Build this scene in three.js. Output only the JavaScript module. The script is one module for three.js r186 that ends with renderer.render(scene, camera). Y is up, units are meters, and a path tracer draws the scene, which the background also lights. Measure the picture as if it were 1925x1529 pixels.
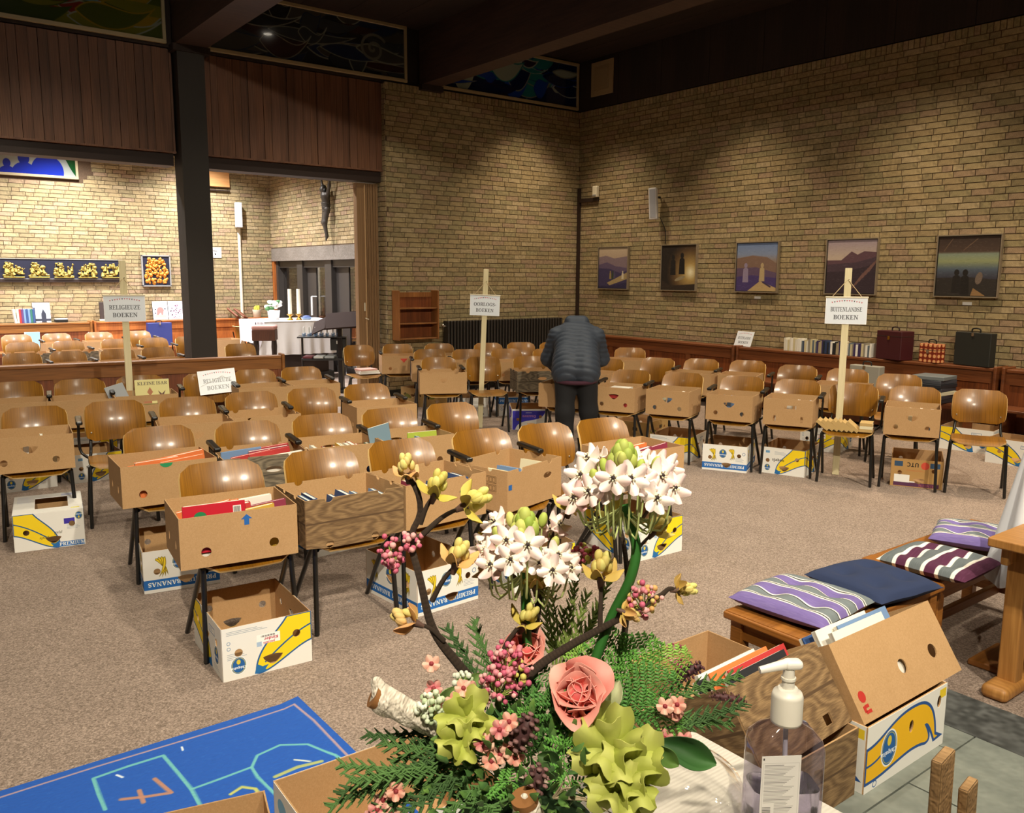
import * as THREE from 'three';
import { mergeGeometries } from 'three/addons/utils/BufferGeometryUtils.js';
import { RoundedBoxGeometry } from 'three/addons/geometries/RoundedBoxGeometry.js';
import { MarchingCubes } from 'three/addons/objects/MarchingCubes.js';

// ---------- camera, light and exposure ----------
const W = 1925, H = 1529, F = 1600, CX = W / 2, CY = H / 2, EYE = 1.75;
const R = d => d * Math.PI / 180;
const YAW = R(37.4), PITCH = R(8.7), ROLL = R(0.369);
const scene = new THREE.Scene();
scene.background = new THREE.Color(0x000000);
const camera = new THREE.PerspectiveCamera(2 * Math.atan(CY / F) * 180 / Math.PI, W / H, 0.05, 60);
camera.position.set(0, EYE, 0);
camera.rotation.order = 'YXZ';
camera.rotation.set(-PITCH, -YAW, ROLL);
scene.add(camera);
const renderer = new THREE.WebGLRenderer({ antialias: true });
renderer.toneMapping = THREE.LinearToneMapping;
renderer.toneMappingExposure = 0.8;
renderer.shadowMap.enabled = true;

// ceiling downlights: [x, z, ceiling height, candela, colour, half angle]
const WARM = 0xffe8c8, HALL = 0xfff3dc, COOL = 0xfaf8fb;
const LAMPS = [];
for (const x of [1.7, 5.05]) for (const z of [-9.4, -7.2, -5.0, -2.8, -0.6, 1.6]) LAMPS.push([x, z, 5.2, 21, HALL, 54]);
for (const z of [-9.9, -7.4, -5.0, -2.6, -0.2]) LAMPS.push([8.5, z, 5.2, 50, WARM, 42]);
for (const x of [0.9, 3.0, 5.2]) for (const [z, cd] of [[-12.3, 50], [-14.0, 62], [-15.8, 122]]) LAMPS.push([x, z, 4.3, cd, COOL, 66]);
// track spotlights over the altar, turned into the room: [x, z, candela, target]
const SPOTS = [[-0.9, 1.4, 150, [1.7, 0.5, -4.8]], [1.6, 1.7, 140, [4.4, 0.6, -5.6]], [4.4, 0.9, 105, [7.0, 0.6, -4.4]], [0.7, 1.2, 7, [1.2, 1.0, -1.6]]];

// ---------- helpers ----------
function rng(seed) { let a = seed >>> 0; return () => { a = (a + 0x6D2B79F5) >>> 0; let t = a; t = Math.imul(t ^ (t >>> 15), t | 1); t ^= t + Math.imul(t ^ (t >>> 7), t | 61); return ((t ^ (t >>> 14)) >>> 0) / 4294967296; }; }
const rnd = rng(7);
const V = (x, y, z) => new THREE.Vector3(x, y, z);
// direction of sight through a point of the photograph, as surveyed from its vanishing lines
function ray(px, py) {
  const vx = (px - CX) / F, vy = (py - CY) / F;
  let c = Math.cos(ROLL), s = Math.sin(ROLL);
  const X = vx * c + vy * s, Y = vx * s - vy * c;
  c = Math.cos(PITCH); s = Math.sin(PITCH);
  const y = Y * c - s, z = c + Y * s;
  c = Math.cos(YAW); s = Math.sin(YAW);
  return V(X * c + z * s, y, X * s - z * c);
}
function project(p) {
  const x = p.x, y = p.y - EYE, z = p.z;
  let c = Math.cos(YAW), s = Math.sin(YAW);
  const X = x * c + z * s, zf = x * s - z * c;
  c = Math.cos(PITCH); s = Math.sin(PITCH);
  const Y = y * c + zf * s, Z = zf * c - y * s;
  return [CX + F * (X + Y * ROLL) / Z, CY + F * (X * ROLL - Y) / Z, Z];
}
const onY = (px, py, Y = 0) => { const r = ray(px, py); return r.multiplyScalar((Y - EYE) / r.y).add(V(0, EYE, 0)); };
const onX = (px, py, x) => { const r = ray(px, py); return r.multiplyScalar(x / r.x).add(V(0, EYE, 0)); };
const onZ = (px, py, z) => { const r = ray(px, py); return r.multiplyScalar(z / r.z).add(V(0, EYE, 0)); };
const deep = (px, py, d) => ray(px, py).multiplyScalar(d).add(V(0, EYE, 0)); // d = distance along the view axis

const taken = {};
function numbered(n) { const k = taken[n] = (taken[n] ?? -1) + 1; return k ? n + '_' + String(k).padStart(3, '0') : n; }
function tag(o, label, category, group, kind) {
  o.userData.label = label; o.userData.category = category;
  if (group) o.userData.group = group; if (kind) o.userData.kind = kind; return o;
}
function thing(name, label, category, pos = [0, 0, 0], yaw = 0, group) {
  const o = new THREE.Group(); o.name = numbered(name); scene.add(o);
  o.position.set(...(pos.isVector3 ? pos.toArray() : pos)); o.rotation.y = yaw;
  return tag(o, label, category, group);
}
function struct(name, label, category) { const o = new THREE.Group(); o.name = name; scene.add(o); return tag(o, label, category, null, 'structure'); }
function part(parent, name, geo, mat, label) {
  const m = new THREE.Mesh(Array.isArray(geo) ? M(geo) : geo, mat); m.name = name; parent.add(m);
  if (label) m.userData.label = label; return m;
}
function single(name, geo, mat, label, category, group) {
  const m = new THREE.Mesh(Array.isArray(geo) ? M(geo) : geo, mat); m.name = numbered(name); scene.add(m); return tag(m, label, category, group);
}
function copyOf(src, label, pos, yaw, group) {
  const c = src.clone(); c.userData = { ...src.userData }; c.name = numbered(src.name.replace(/_\d\d\d$/, '')); scene.add(c);
  c.position.set(...(pos.isVector3 ? pos.toArray() : pos)); c.rotation.y = yaw; c.userData.label = label; if (group) c.userData.group = group; return c;
}
function M(list) {
  return mergeGeometries(list.map(g => {
    g = g.index ? g.toNonIndexed() : g.clone();
    for (const k of Object.keys(g.attributes)) if (!['position', 'normal', 'uv'].includes(k)) g.deleteAttribute(k);
    return g;
  }));
}
function tint(g, col) { const n = g.attributes.position.count, a = new Float32Array(n * 3); for (let i = 0; i < n; i++) a.set(col, i * 3); g.setAttribute('color', new THREE.BufferAttribute(a, 3)); return g; }
function MC(list) { // merge keeping vertex colours
  return mergeGeometries(list.map(g => { g = g.index ? g.toNonIndexed() : g; for (const k of Object.keys(g.attributes)) if (!['position', 'normal', 'uv', 'color'].includes(k)) g.deleteAttribute(k); return g; }));
}
function uvMetres(g) {
  const p = g.attributes.position, n = g.attributes.normal, uv = new Float32Array(p.count * 2);
  for (let i = 0; i < p.count; i++) {
    const ax = Math.abs(n.getX(i)), ay = Math.abs(n.getY(i)), az = Math.abs(n.getZ(i));
    const [u, v] = ay > ax && ay > az ? [p.getX(i), p.getZ(i)] : ax > az ? [p.getZ(i), p.getY(i)] : [p.getX(i), p.getY(i)];
    uv[i * 2] = u; uv[i * 2 + 1] = v;
  }
  g.setAttribute('uv', new THREE.BufferAttribute(uv, 2)); return g;
}
function place(g, x = 0, y = 0, z = 0, rx = 0, ry = 0, rz = 0) { if (rx || ry || rz) g.applyMatrix4(new THREE.Matrix4().makeRotationFromEuler(new THREE.Euler(rx, ry, rz))); return g.translate(x, y, z); }
const bx = (w, h, d, x = 0, y = 0, z = 0, rx, ry, rz) => place(uvMetres(new THREE.BoxGeometry(w, h, d)), x, y, z, rx, ry, rz);
const rb = (w, h, d, r, x = 0, y = 0, z = 0, rx, ry, rz, seg = 2) => place(uvMetres(new RoundedBoxGeometry(w, h, d, seg, r)), x, y, z, rx, ry, rz);
const span = (x0, x1, y0, y1, z0, z1) => bx(Math.abs(x1 - x0), Math.abs(y1 - y0), Math.abs(z1 - z0), (x0 + x1) / 2, (y0 + y1) / 2, (z0 + z1) / 2);
const cyl = (r0, r1, h, x = 0, y = 0, z = 0, seg = 16, rx, ry, rz) => place(new THREE.CylinderGeometry(r1, r0, h, seg), x, y, z, rx, ry, rz);
const ball = (r, x = 0, y = 0, z = 0, sx = 1, sy = 1, sz = 1, a = 12, b = 8) => new THREE.SphereGeometry(r, a, b).scale(sx, sy, sz).translate(x, y, z);
function rod(a, b, r, r2 = r, seg = 10) {
  const d = b.clone().sub(a), g = new THREE.CylinderGeometry(r2, r, d.length(), seg);
  return g.applyQuaternion(new THREE.Quaternion().setFromUnitVectors(V(0, 1, 0), d.clone().normalize())).translate((a.x + b.x) / 2, (a.y + b.y) / 2, (a.z + b.z) / 2);
}
const pipe = (pts, r, n = 24, rad = 8, closed = false) => new THREE.TubeGeometry(new THREE.CatmullRomCurve3(pts, closed, 'centripetal'), n, r, rad, closed);
function taperPipe(pts, r0, r1, n = 20, rad = 7) { // a tube that thins towards its end
  const c = new THREE.CatmullRomCurve3(pts, false, 'centripetal'), g = new THREE.TubeGeometry(c, n, 1, rad, false), p = g.attributes.position;
  for (let i = 0; i <= n; i++) { const o = c.getPointAt(i / n), r = r0 + (r1 - r0) * i / n; for (let j = 0; j <= rad; j++) { const k = i * (rad + 1) + j; p.setXYZ(k, o.x + (p.getX(k) - o.x) * r, o.y + (p.getY(k) - o.y) * r, o.z + (p.getZ(k) - o.z) * r); } }
  return g;
}
const lathe = (prof, seg = 24) => new THREE.LatheGeometry(prof.map(([r, y]) => new THREE.Vector2(r, y)), seg);
// a sheet of even thickness over f(u, v); returns its two faces and its rim
function shell(nu, nv, f, t) {
  const P = [], N = [], e = 1e-3;
  for (let j = 0; j <= nv; j++) for (let i = 0; i <= nu; i++) {
    const u = i / nu, v = j / nv, p = f(u, v);
    const du = f(Math.min(1, u + e), v).sub(f(Math.max(0, u - e), v)), dv = f(u, Math.min(1, v + e)).sub(f(u, Math.max(0, v - e)));
    let n = du.cross(dv); if (n.lengthSq() < 1e-18) n = V(0, 0, 1); P.push(p); N.push(n.normalize());
  }
  const id = (i, j) => j * (nu + 1) + i;
  const build = (side) => {
    const g = new THREE.BufferGeometry(), pos = [], uv = [], idx = [];
    P.forEach((p, k) => { const q = p.clone().addScaledVector(N[k], side * t / 2); pos.push(q.x, q.y, q.z); uv.push(p.x, p.y + p.z * 0.5); });
    for (let j = 0; j < nv; j++) for (let i = 0; i < nu; i++) { const a = id(i, j), b = id(i + 1, j), c = id(i + 1, j + 1), d = id(i, j + 1); side > 0 ? idx.push(a, b, c, a, c, d) : idx.push(a, c, b, a, d, c); }
    g.setAttribute('position', new THREE.Float32BufferAttribute(pos, 3)); g.setAttribute('uv', new THREE.Float32BufferAttribute(uv, 2)); g.setIndex(idx); g.computeVertexNormals(); return g;
  };
  const loop = []; for (let i = 0; i < nu; i++) loop.push(id(i, 0)); for (let j = 0; j < nv; j++) loop.push(id(nu, j)); for (let i = nu; i > 0; i--) loop.push(id(i, nv)); for (let j = nv; j > 0; j--) loop.push(id(0, j));
  const rp = [], ru = [], ri = []; loop.forEach((k, m) => { for (const s of [1, -1]) { const q = P[k].clone().addScaledVector(N[k], s * t / 2); rp.push(q.x, q.y, q.z); ru.push(m * 0.02, s * t); } });
  const L = loop.length; for (let m = 0; m < L; m++) { const a = m * 2, b = (m + 1) % L * 2; ri.push(a, a + 1, b + 1, a, b + 1, b); }
  const rim = new THREE.BufferGeometry(); rim.setAttribute('position', new THREE.Float32BufferAttribute(rp, 3)); rim.setAttribute('uv', new THREE.Float32BufferAttribute(ru, 2)); rim.setIndex(ri); rim.computeVertexNormals();
  return { faces: M([build(1), build(-1)]), rim, all() { return M([build(1), build(-1), rim]); } };
}

// ---------- textures and materials ----------
const hash2 = (x, y, s) => { let h = Math.imul(x, 374761393) + Math.imul(y, 668265263) + Math.imul(s, 2147483647); h = Math.imul(h ^ (h >>> 13), 1274126177); return ((h ^ (h >>> 16)) >>> 0) / 4294967296; };
function vnoise(x, y, px, py, s) { // tiling value noise with periods px, py
  const xi = Math.floor(x), yi = Math.floor(y), fx = x - xi, fy = y - yi, w = (a, p) => ((a % p) + p) % p;
  const a = hash2(w(xi, px), w(yi, py), s), b = hash2(w(xi + 1, px), w(yi, py), s), c = hash2(w(xi, px), w(yi + 1, py), s), d = hash2(w(xi + 1, px), w(yi + 1, py), s);
  const u = fx * fx * (3 - 2 * fx), v = fy * fy * (3 - 2 * fy); return a + (b - a) * u + (c - a) * v + (a - b - c + d) * u * v;
}
function dataTex(n, m, fn, size, srgb = true) { // fn(u, v) -> [r, g, b] 0..255; size = [metres wide, metres high]
  const d = new Uint8Array(n * m * 4);
  for (let j = 0; j < m; j++) for (let i = 0; i < n; i++) { const c = fn(i / n, j / m), k = (j * n + i) * 4; d[k] = c[0]; d[k + 1] = c[1]; d[k + 2] = c[2]; d[k + 3] = 255; }
  const t = new THREE.DataTexture(d, n, m); t.magFilter = THREE.LinearFilter; t.minFilter = THREE.LinearMipmapLinearFilter; t.generateMipmaps = true;
  t.wrapS = t.wrapT = THREE.RepeatWrapping; if (srgb) t.colorSpace = THREE.SRGBColorSpace; t.repeat.set(1 / size[0], 1 / size[1]); t.needsUpdate = true; return t;
}
const clamp = (x, a = 0, b = 255) => Math.max(a, Math.min(b, x));
const lerp3 = (a, b, t) => [a[0] + (b[0] - a[0]) * t, a[1] + (b[1] - a[1]) * t, a[2] + (b[2] - a[2]) * t];
function woodTex(dark, light, size, seed, { fine = 60, coarse = 7, n = 256, horizontal = false, knots = 0.25 } = {}) {
  return dataTex(n, n, (u, v) => {
    if (horizontal) [u, v] = [v, u];
    const wob = vnoise(u * 4, v * 3, 4, 3, seed) * 0.10;
    const a = vnoise((u + wob) * coarse, v * 2, coarse, 2, seed + 1), b = vnoise((u + wob * 0.5) * fine, v * 4, fine, 4, seed + 2), c = vnoise(u * fine * 2, v * 12, fine * 2, 12, seed + 3);
    const t = clamp(a * (0.25 + knots) + b * 0.4 + c * 0.25 + 0.02, 0, 1); return lerp3(dark, light, t).map(x => clamp(x));
  }, size);
}
function speckle(base, amp, size, seed, n = 256, freq = [64, 128], soft = 0.5) {
  return dataTex(n, n, (u, v) => { const a = vnoise(u * freq[0], v * freq[0], freq[0], freq[0], seed) - 0.5, b = vnoise(u * freq[1], v * freq[1], freq[1], freq[1], seed + 1) - 0.5, c = vnoise(u * 5, v * 5, 5, 5, seed + 2) - 0.5; const t = (a * soft + b + c * 0.25) * amp; return base.map(x => clamp(x + t)); }, size);
}
function greyNoise(size, seed, n, f1, f2) { return dataTex(n, n, (u, v) => { const g = 255 * (0.5 * vnoise(u * f1, v * f1, f1, f1, seed) + 0.5 * vnoise(u * f2, v * f2, f2, f2, seed + 1)); return [g, g, g]; }, size, false); }
function canvasTex(w, h, draw) {
  const c = document.createElement('canvas'); c.width = w; c.height = h; const x = c.getContext('2d'); draw(x, w, h);
  const t = new THREE.CanvasTexture(c); t.colorSpace = THREE.SRGBColorSpace; t.anisotropy = 8; return t;
}
const std = (o) => new THREE.MeshStandardMaterial({ roughness: 0.8, ...o });
const phys = (o) => new THREE.MeshPhysicalMaterial({ roughness: 0.5, ...o });
const flat = (c, r = 0.8, o = {}) => std({ color: c, roughness: r, ...o });
const mats = {
  black: flat(0x14130f, 0.45), blackMetal: phys({ color: 0x100f0e, roughness: 0.35, clearcoat: 0.3 }), chrome: std({ color: 0xc8c4ba, metalness: 1, roughness: 0.25 }),
  brass: std({ color: 0xc79a42, metalness: 1, roughness: 0.3 }), white: flat(0xe6e4de, 0.7), paper: flat(0xe8e2d2, 0.9), cream: flat(0xd8cfb6, 0.8), darkBrown: flat(0x2a1a12, 0.6),
  greyMetal: flat(0x8d8b86, 0.5), red: flat(0xa51f28, 0.6),
};
// ---------- room shell ----------
const ZW = -10.92, XW = 9.72, TOP = 4.42, CEIL = 5.2, CZ = -16.9, CXW = 6.76, XL = -3.2, ZB = 4.2, CCEIL = 4.3;
const brickBump = greyNoise([0.23, 0.23], 11, 128, 16, 48);
const brickMap = dataTex(128, 128, (u, v) => { const g = 214 + 44 * (vnoise(u * 10, v * 10, 10, 10, 3) - 0.5) + 30 * (vnoise(u * 40, v * 40, 40, 40, 4) - 0.5); return [clamp(g), clamp(g), clamp(g * 0.98)]; }, [0.24, 0.24]);
const tones = [[0.46, 0.345, 0.175], [0.42, 0.31, 0.16], [0.49, 0.375, 0.195], [0.39, 0.315, 0.16], [0.44, 0.305, 0.185], [0.36, 0.28, 0.145], [0.52, 0.40, 0.225]];
const brickTone = tones.map(c => std({ color: new THREE.Color().setRGB(...c), map: brickMap, bumpMap: brickBump, bumpScale: 0.0008, roughness: 0.92 }));
const brickField = std({ vertexColors: true, map: brickMap, bumpMap: brickBump, bumpScale: 0.0008, roughness: 0.92 });
const mortar = std({ color: new THREE.Color().setRGB(0.15, 0.095, 0.052), map: speckle([215, 215, 215], 60, [0.4, 0.4], 21, 128), roughness: 1 });
const COURSE = 0.0696, STR = 0.233, HDR = 0.1165, JT = 0.009, SOLD = 0.105;
function brickWall(g, len, yTop, { y0 = 0, soldier = true, skip = () => false, seed = 1, from = 0, best = 300, thick = 0.25, slabSkip } = {}) {
  const r = rng(seed), list = [];
  const rows = Math.round((yTop - (soldier ? SOLD : 0) - y0) / COURSE), dy = (yTop - (soldier ? SOLD : 0) - y0) / rows;
  for (let j = 0; j < rows; j++) {
    let x = from - r() * STR;
    while (x < len) {
      const w = r() < 0.16 ? HDR : STR, a = Math.max(x, from), b = Math.min(x + w, len);
      if (b - a > 0.03 && !skip(a, b, y0 + j * dy, y0 + (j + 1) * dy)) list.push([a + JT / 2, b - JT / 2, y0 + j * dy + JT / 2, y0 + (j + 1) * dy - JT / 2, Math.floor(r() * tones.length), r()]);
      x += w;
    }
  }
  if (soldier) for (let x = from; x < len - 0.02; x += 0.0655) { const b = Math.min(len, x + 0.0655); if (!skip(x, b, yTop - SOLD, yTop)) list.push([x + JT / 2, b - JT / 2, yTop - SOLD + JT / 2, yTop - 0.004, Math.floor(r() * tones.length), r()]); }
  g.updateMatrixWorld(true);
  for (const b of list) {
    const c = V((b[0] + b[1]) / 2, (b[2] + b[3]) / 2, 0).applyMatrix4(g.matrixWorld), p = project(c);
    b.size = p[2] > 0 && p[0] > 0 && p[0] < W && p[1] > 0 && p[1] < H ? (b[1] - b[0]) / p[2] : 0;
  }
  list.sort((a, b) => b.size - a.size);
  const geos = {}, rest = [];
  list.forEach((b, i) => {
    const w = b[1] - b[0], h = b[3] - b[2], x = (b[0] + b[1]) / 2, y = (b[2] + b[3]) / 2, z = (b[5] - 0.5) * 0.004;
    if (i < best && b.size > 0) {
      const k = w.toFixed(3) + h.toFixed(3); geos[k] ??= bx(w, h, 0.03);
      const m = part(g, 'brick', geos[k], brickTone[b[4]]); m.position.set(x, y, z - 0.008);
    } else {
      const q = bx(w, h, 0.03), u = q.attributes.uv; for (let n = 0; n < u.count; n++) u.setXY(n, u.getX(n) + b[5] * 3, u.getY(n) + b[5] * 7);
      rest.push(tint(q.translate(x, y, z - 0.008), tones[b[4]]));
    }
  });
  if (rest.length) part(g, 'brickwork', MC(rest), brickField).userData.kind = 'stuff';
  return g;
}
function wall(name, label, pos, yaw) { const g = struct(name, label, 'wall'); g.position.set(...pos); g.rotation.y = yaw; return g; }
const plainBrick = std({ color: new THREE.Color().setRGB(0.36, 0.26, 0.14), map: brickMap, roughness: 0.95 });

const wr = wall('wall_right', 'long yellow brick wall with the row of paintings', [XW, 0, ZW], -Math.PI / 2);
brickWall(wr, 8.9, TOP, { seed: 5 });
part(wr, 'mortar', span(-0.25, 8.9, 0, TOP, -0.28, 0), mortar);
part(wr, 'plain_brickwork', span(8.9, ZB - ZW + 0.2, 0, TOP, -0.28, 0.004), plainBrick);
const wb = wall('wall_back', 'yellow brick wall with radiator and small wooden shelf', [6.08, 0, ZW], 0);
brickWall(wb, XW - 6.08, TOP, { seed: 9 });
part(wb, 'mortar', span(0.005, XW - 6.08, 0, TOP, -0.36, 0), mortar);
const wp = wall('wall_pier', 'narrow brick return of the pier beside the folding partition', [6.08, 0, ZW - 0.37], -Math.PI / 2);
brickWall(wp, 0.37, TOP - 0.02, { seed: 14, soldier: false });
part(wp, 'mortar', span(0, 0.365, 0, TOP - 0.03, -0.1, 0), mortar);
const wc = wall('wall_chapel', 'brightly lit chapel brick wall with the gold reliefs', [XL, 0, CZ], 0);
const muralX0 = onZ(-60, 300, CZ).x - XL, muralX1 = onZ(148, 300, CZ).x - XL, muralY0 = onZ(140, 341, CZ).y;
brickWall(wc, CXW - XL, 3.95, { seed: 23, soldier: false, from: 3.9, y0: 0.7, skip: (a, b, c, d) => b > muralX0 && a < muralX1 && d > muralY0 });
part(wc, 'mortar', span(0, CXW - XL, 0, CCEIL, -0.25, 0), mortar);
const doorZ0 = onX(521, 560, CXW).z, doorZ1 = onX(668, 560, CXW).z, lintY0 = onX(600, 489, CXW).y, lintY1 = onX(600, 463, CXW).y;
const wx = wall('wall_crucifix', 'bright chapel brick wall above the concrete lintel', [CXW, 0, CZ], -Math.PI / 2);
const dz0 = doorZ0 - CZ, dz1 = doorZ1 - CZ;
brickWall(wx, 5.62, 3.95, { seed: 31, soldier: false, skip: (a, b, c, d) => b > dz0 - 0.2 && a < dz1 + 0.05 && c < lintY1 - 0.01 });
part(wx, 'mortar', [span(0, 5.62, lintY1, CCEIL, -0.22, 0), span(0, dz0 - 0.2, 0, lintY1, -0.22, 0), span(dz1 + 0.05, 5.62, 0, lintY1, -0.22, 0)], mortar);
const concrete = std({ map: speckle([116, 108, 97], 34, [0.7, 0.7], 33), roughness: 0.9 });
part(wx, 'lintel', span(dz0 - 0.2, dz1 + 0.05, lintY0, lintY1, -0.22, 0.012), concrete, 'grey concrete lintel');
// glazed door front under the lintel
const frameMat = flat(0x37322d, 0.5), oakTrim = std({ map: woodTex([120, 62, 20], [176, 104, 44], [0.5, 0.5], 40), roughness: 0.5 });
const glass = phys({ color: 0xffffff, transmission: 1, thickness: 0, roughness: 0.02, ior: 1.5 });
const dg = struct('door_1', 'dark framed glazed doors under the concrete lintel', 'door'); dg.position.set(CXW + 0.1, 0, CZ); dg.rotation.y = -Math.PI / 2;
const dpx = px => onX(px, 560, CXW).z - CZ;
part(dg, 'trim', span(dz0 - 0.2, dz0 - 0.1, 0, lintY0, -0.08, 0.1), oakTrim, 'orange wood trim');
const posts = [dz0 - 0.1, dpx(556), dpx(566), dpx(583), dpx(608), dpx(620), dpx(644), dz1 + 0.05];
for (const [a, b] of [[posts[0], posts[0] + 0.1], [posts[1], posts[2]], [posts[4], posts[5]], [posts[7] - 0.08, posts[7]]]) part(dg, 'door_post', span(a, b, 0, lintY0, -0.12, 0.06), frameMat);
part(dg, 'head_rail', span(posts[0], posts[7], lintY0 - 0.13, lintY0, -0.1, 0.03), frameMat);
for (const [a, b] of [[posts[2], posts[3]], [posts[5], posts[6]]]) part(dg, 'door_stile', span(a, b - 0.02, 0, lintY0 - 0.13, -0.14, -0.04), frameMat);
for (const [a, b] of [[posts[0] + 0.1, posts[1]], [posts[3], posts[4]], [posts[6], posts[7] - 0.08]]) part(dg, 'pane', span(a, b, 0.1, lintY0 - 0.13, -0.06, -0.055), glass);
part(dg, 'bottom_rail', span(posts[0], posts[7], 0, 0.12, -0.1, 0), frameMat);
part(dg, 'handle', [rod(V(posts[3] + 0.03, 1.0, 0.08), V(posts[3] + 0.03, 1.35, 0.08), 0.02), rod(V(posts[3] + 0.03, 1.35, 0.08), V(posts[3] + 0.03, 1.35, -0.02), 0.012)], mats.white);
const wo = wall('wall_corridor', 'brick corridor wall seen through the glazed doors', [CXW + 1.5, 0, CZ], -Math.PI / 2);
brickWall(wo, 5.6, 2.5, { seed: 41, soldier: false, y0: 0.3, best: 0 });
part(wo, 'mortar', span(-0.3, 5.6, 0, 2.6, -0.2, 0), mortar);
const wq = struct('wall_corridor_ends', 'plain end walls and ceiling of the corridor', 'wall');
part(wq, 'end_wall', [span(CXW + 0.2, CXW + 1.7, 0, 2.6, CZ - 0.2, CZ - 0.02), span(CXW + 0.22, CXW + 1.5, 0, 2.6, -11.32, -11.28)], plainBrick);
part(wq, 'corridor_ceiling', span(CXW + 0.2, CXW + 1.7, 2.6, 2.7, CZ, -11.3), flat(0x8b857a, 0.9));
// plain walls outside the picture
const ws = wall('wall_left', 'plain brick side wall', [XL, 0, 0], 0); part(ws, 'masonry', span(-0.25, 0, 0, CEIL, CZ - 0.25, ZB), plainBrick);
const wf = wall('wall_front', 'plain brick wall behind the altar', [0, 0, ZB], 0); part(wf, 'masonry', span(XL, XW, 0, CEIL, 0, 0.25), plainBrick);

// ceiling, beams and timber above the brickwork
const darkWood = std({ map: woodTex([30, 20, 15], [52, 36, 28], [0.8, 1.6], 51), roughness: 0.75 });
const beamWood = std({ map: woodTex([46, 31, 25], [72, 50, 40], [1.2, 1.2], 52, { horizontal: true }), roughness: 0.7 });
const ce = struct('ceiling', 'dark stained boarded ceiling', 'ceiling');
for (let x = XL; x < XW; x += 0.62) part(ce, 'ceiling_board', span(x + 0.004, Math.min(x + 0.616, XW + 0.25), CEIL, CEIL + 0.08, ZW - 0.4, ZB), darkWood);
part(ce, 'ceiling_deck', span(XL, XW + 0.25, CEIL + 0.08, CEIL + 0.12, ZW - 0.4, ZB), mats.black);
const cc = struct('ceiling_chapel', 'pale chapel ceiling', 'ceiling'); part(cc, 'plaster', span(XL, CXW + 0.2, CCEIL, CCEIL + 0.1, CZ, ZW - 0.42), flat(0x9a8f7d, 0.9));
[[3.24, 3.62], [6.66, 6.96], [-0.2, 0.16]].forEach(([a, b], i) => {
  const g = struct('trim_' + (i + 1), ['deep dark roof beam resting on the black post', 'deep dark roof beam ending over the back brick wall', 'dark roof beam overhead'][i], 'beam');
  part(g, 'beam', span(a, b, TOP + 0.03, CEIL, ZW - 0.02, ZB), beamWood);
  part(g, 'beam_shoe', span(a - 0.03, b + 0.03, TOP - 0.05, TOP + 0.03, ZW - 0.1, ZW + 0.1), darkWood);
});
const tb = struct('trim_4', 'dark timber band above the long brick wall', 'trim');
for (let z = ZW; z < ZB; z += 0.9) part(tb, 'board', span(XW - 0.02, XW + 0.2, TOP + 0.01, CEIL, z + 0.003, Math.min(z + 0.897, ZB)), darkWood);
const bc = struct('trim_5', 'dark timber band behind the clerestory pictures', 'trim'); part(bc, 'board', span(XL, XW, TOP, CEIL, ZW - 0.3, ZW - 0.06), darkWood);
// plank fascia over the chapel opening
const plankWood = [[[66, 42, 28], [124, 82, 57]], [[72, 46, 30], [136, 92, 64]], [[58, 38, 26], [114, 76, 54]], [[78, 50, 35], [130, 90, 66]]].map(([a, b], i) => std({ map: woodTex(a, b, [0.3, 1.3], 60 + i * 5, { coarse: 5, fine: 40 }), roughness: 0.55 }));
function fascia(name, label, x0, x1, seed) {
  const g = struct(name, label, 'wall panelling'), r = rng(seed);
  for (let x = x0; x < x1 - 0.01;) { const w = Math.min(0.085 + r() * 0.03, x1 - x); part(g, 'plank', span(x + 0.002, x + w - 0.002, 3.225, TOP - 0.01, ZW - 0.13, ZW - 0.09 + (r() < 0.5 ? 0.009 : 0) + r() * 0.004), plankWood[Math.floor(r() * 4)]); x += w; }
  part(g, 'backing_board', span(x0, x1, 3.24, TOP, ZW - 0.2, ZW - 0.14), mats.black);
  part(g, 'edge_strip', span(x0, x1, 3.205, 3.225, ZW - 0.13, ZW - 0.07), plankWood[1]);
  part(g, 'header_beam', span(x0, x1 - 0.02, 3.06, 3.2, ZW - 0.4, ZW - 0.13), mats.darkBrown);
}
fascia('trim_6', 'wide plank fascia left of the black post', XL, 3.24, 71);
fascia('trim_7', 'plank fascia between the black post and brick pier', 3.6, 6.09, 72);
const post = single('post', [span(3.26, 3.58, 0, TOP, -11.15, -10.85)], std({ color: 0x2b2621, roughness: 0.6, bumpMap: greyNoise([0.5, 0.5], 77, 64, 8, 30), bumpScale: 0.001 }), 'square black post holding up the roof beam', 'post');
post.userData.kind = 'structure';
// chapel-side wall above the header so that the two rooms stay apart
const wh = struct('wall_header', 'wall above the chapel opening', 'wall'); part(wh, 'masonry', span(XL, 6.08, 3.2, CEIL, ZW - 0.42, ZW - 0.3), plainBrick);

// ---------- floor ----------
const carpetMap = dataTex(1024, 1024, (u, v) => {
  const a = vnoise(u * 210, v * 210, 210, 210, 81) - 0.5, b = vnoise(u * 420, v * 420, 420, 420, 82) - 0.5, c = vnoise(u * 6, v * 6, 6, 6, 83) - 0.5, t = a * 46 + b * 52 + c * 8;
  return [clamp(142 + t), clamp(125 + t * 0.94), clamp(112 + t * 0.9)];
}, [1.35, 1.35]);
const carpet = std({ map: carpetMap, bumpMap: greyNoise([0.5, 0.5], 85, 256, 70, 128), bumpScale: 0.004, roughness: 1 });
const TX0 = -1.5, TX1 = 3.28, TZ = -1.64, POD = 0.155;
const fl = struct('floor', 'brown speckled carpet', 'floor');
part(fl, 'carpet', [span(XL, XW, -0.2, 0, CZ, ZB), span(CXW + 0.01, CXW + 1.5, -0.19, -0.01, CZ, -11.3)], carpet);
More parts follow.
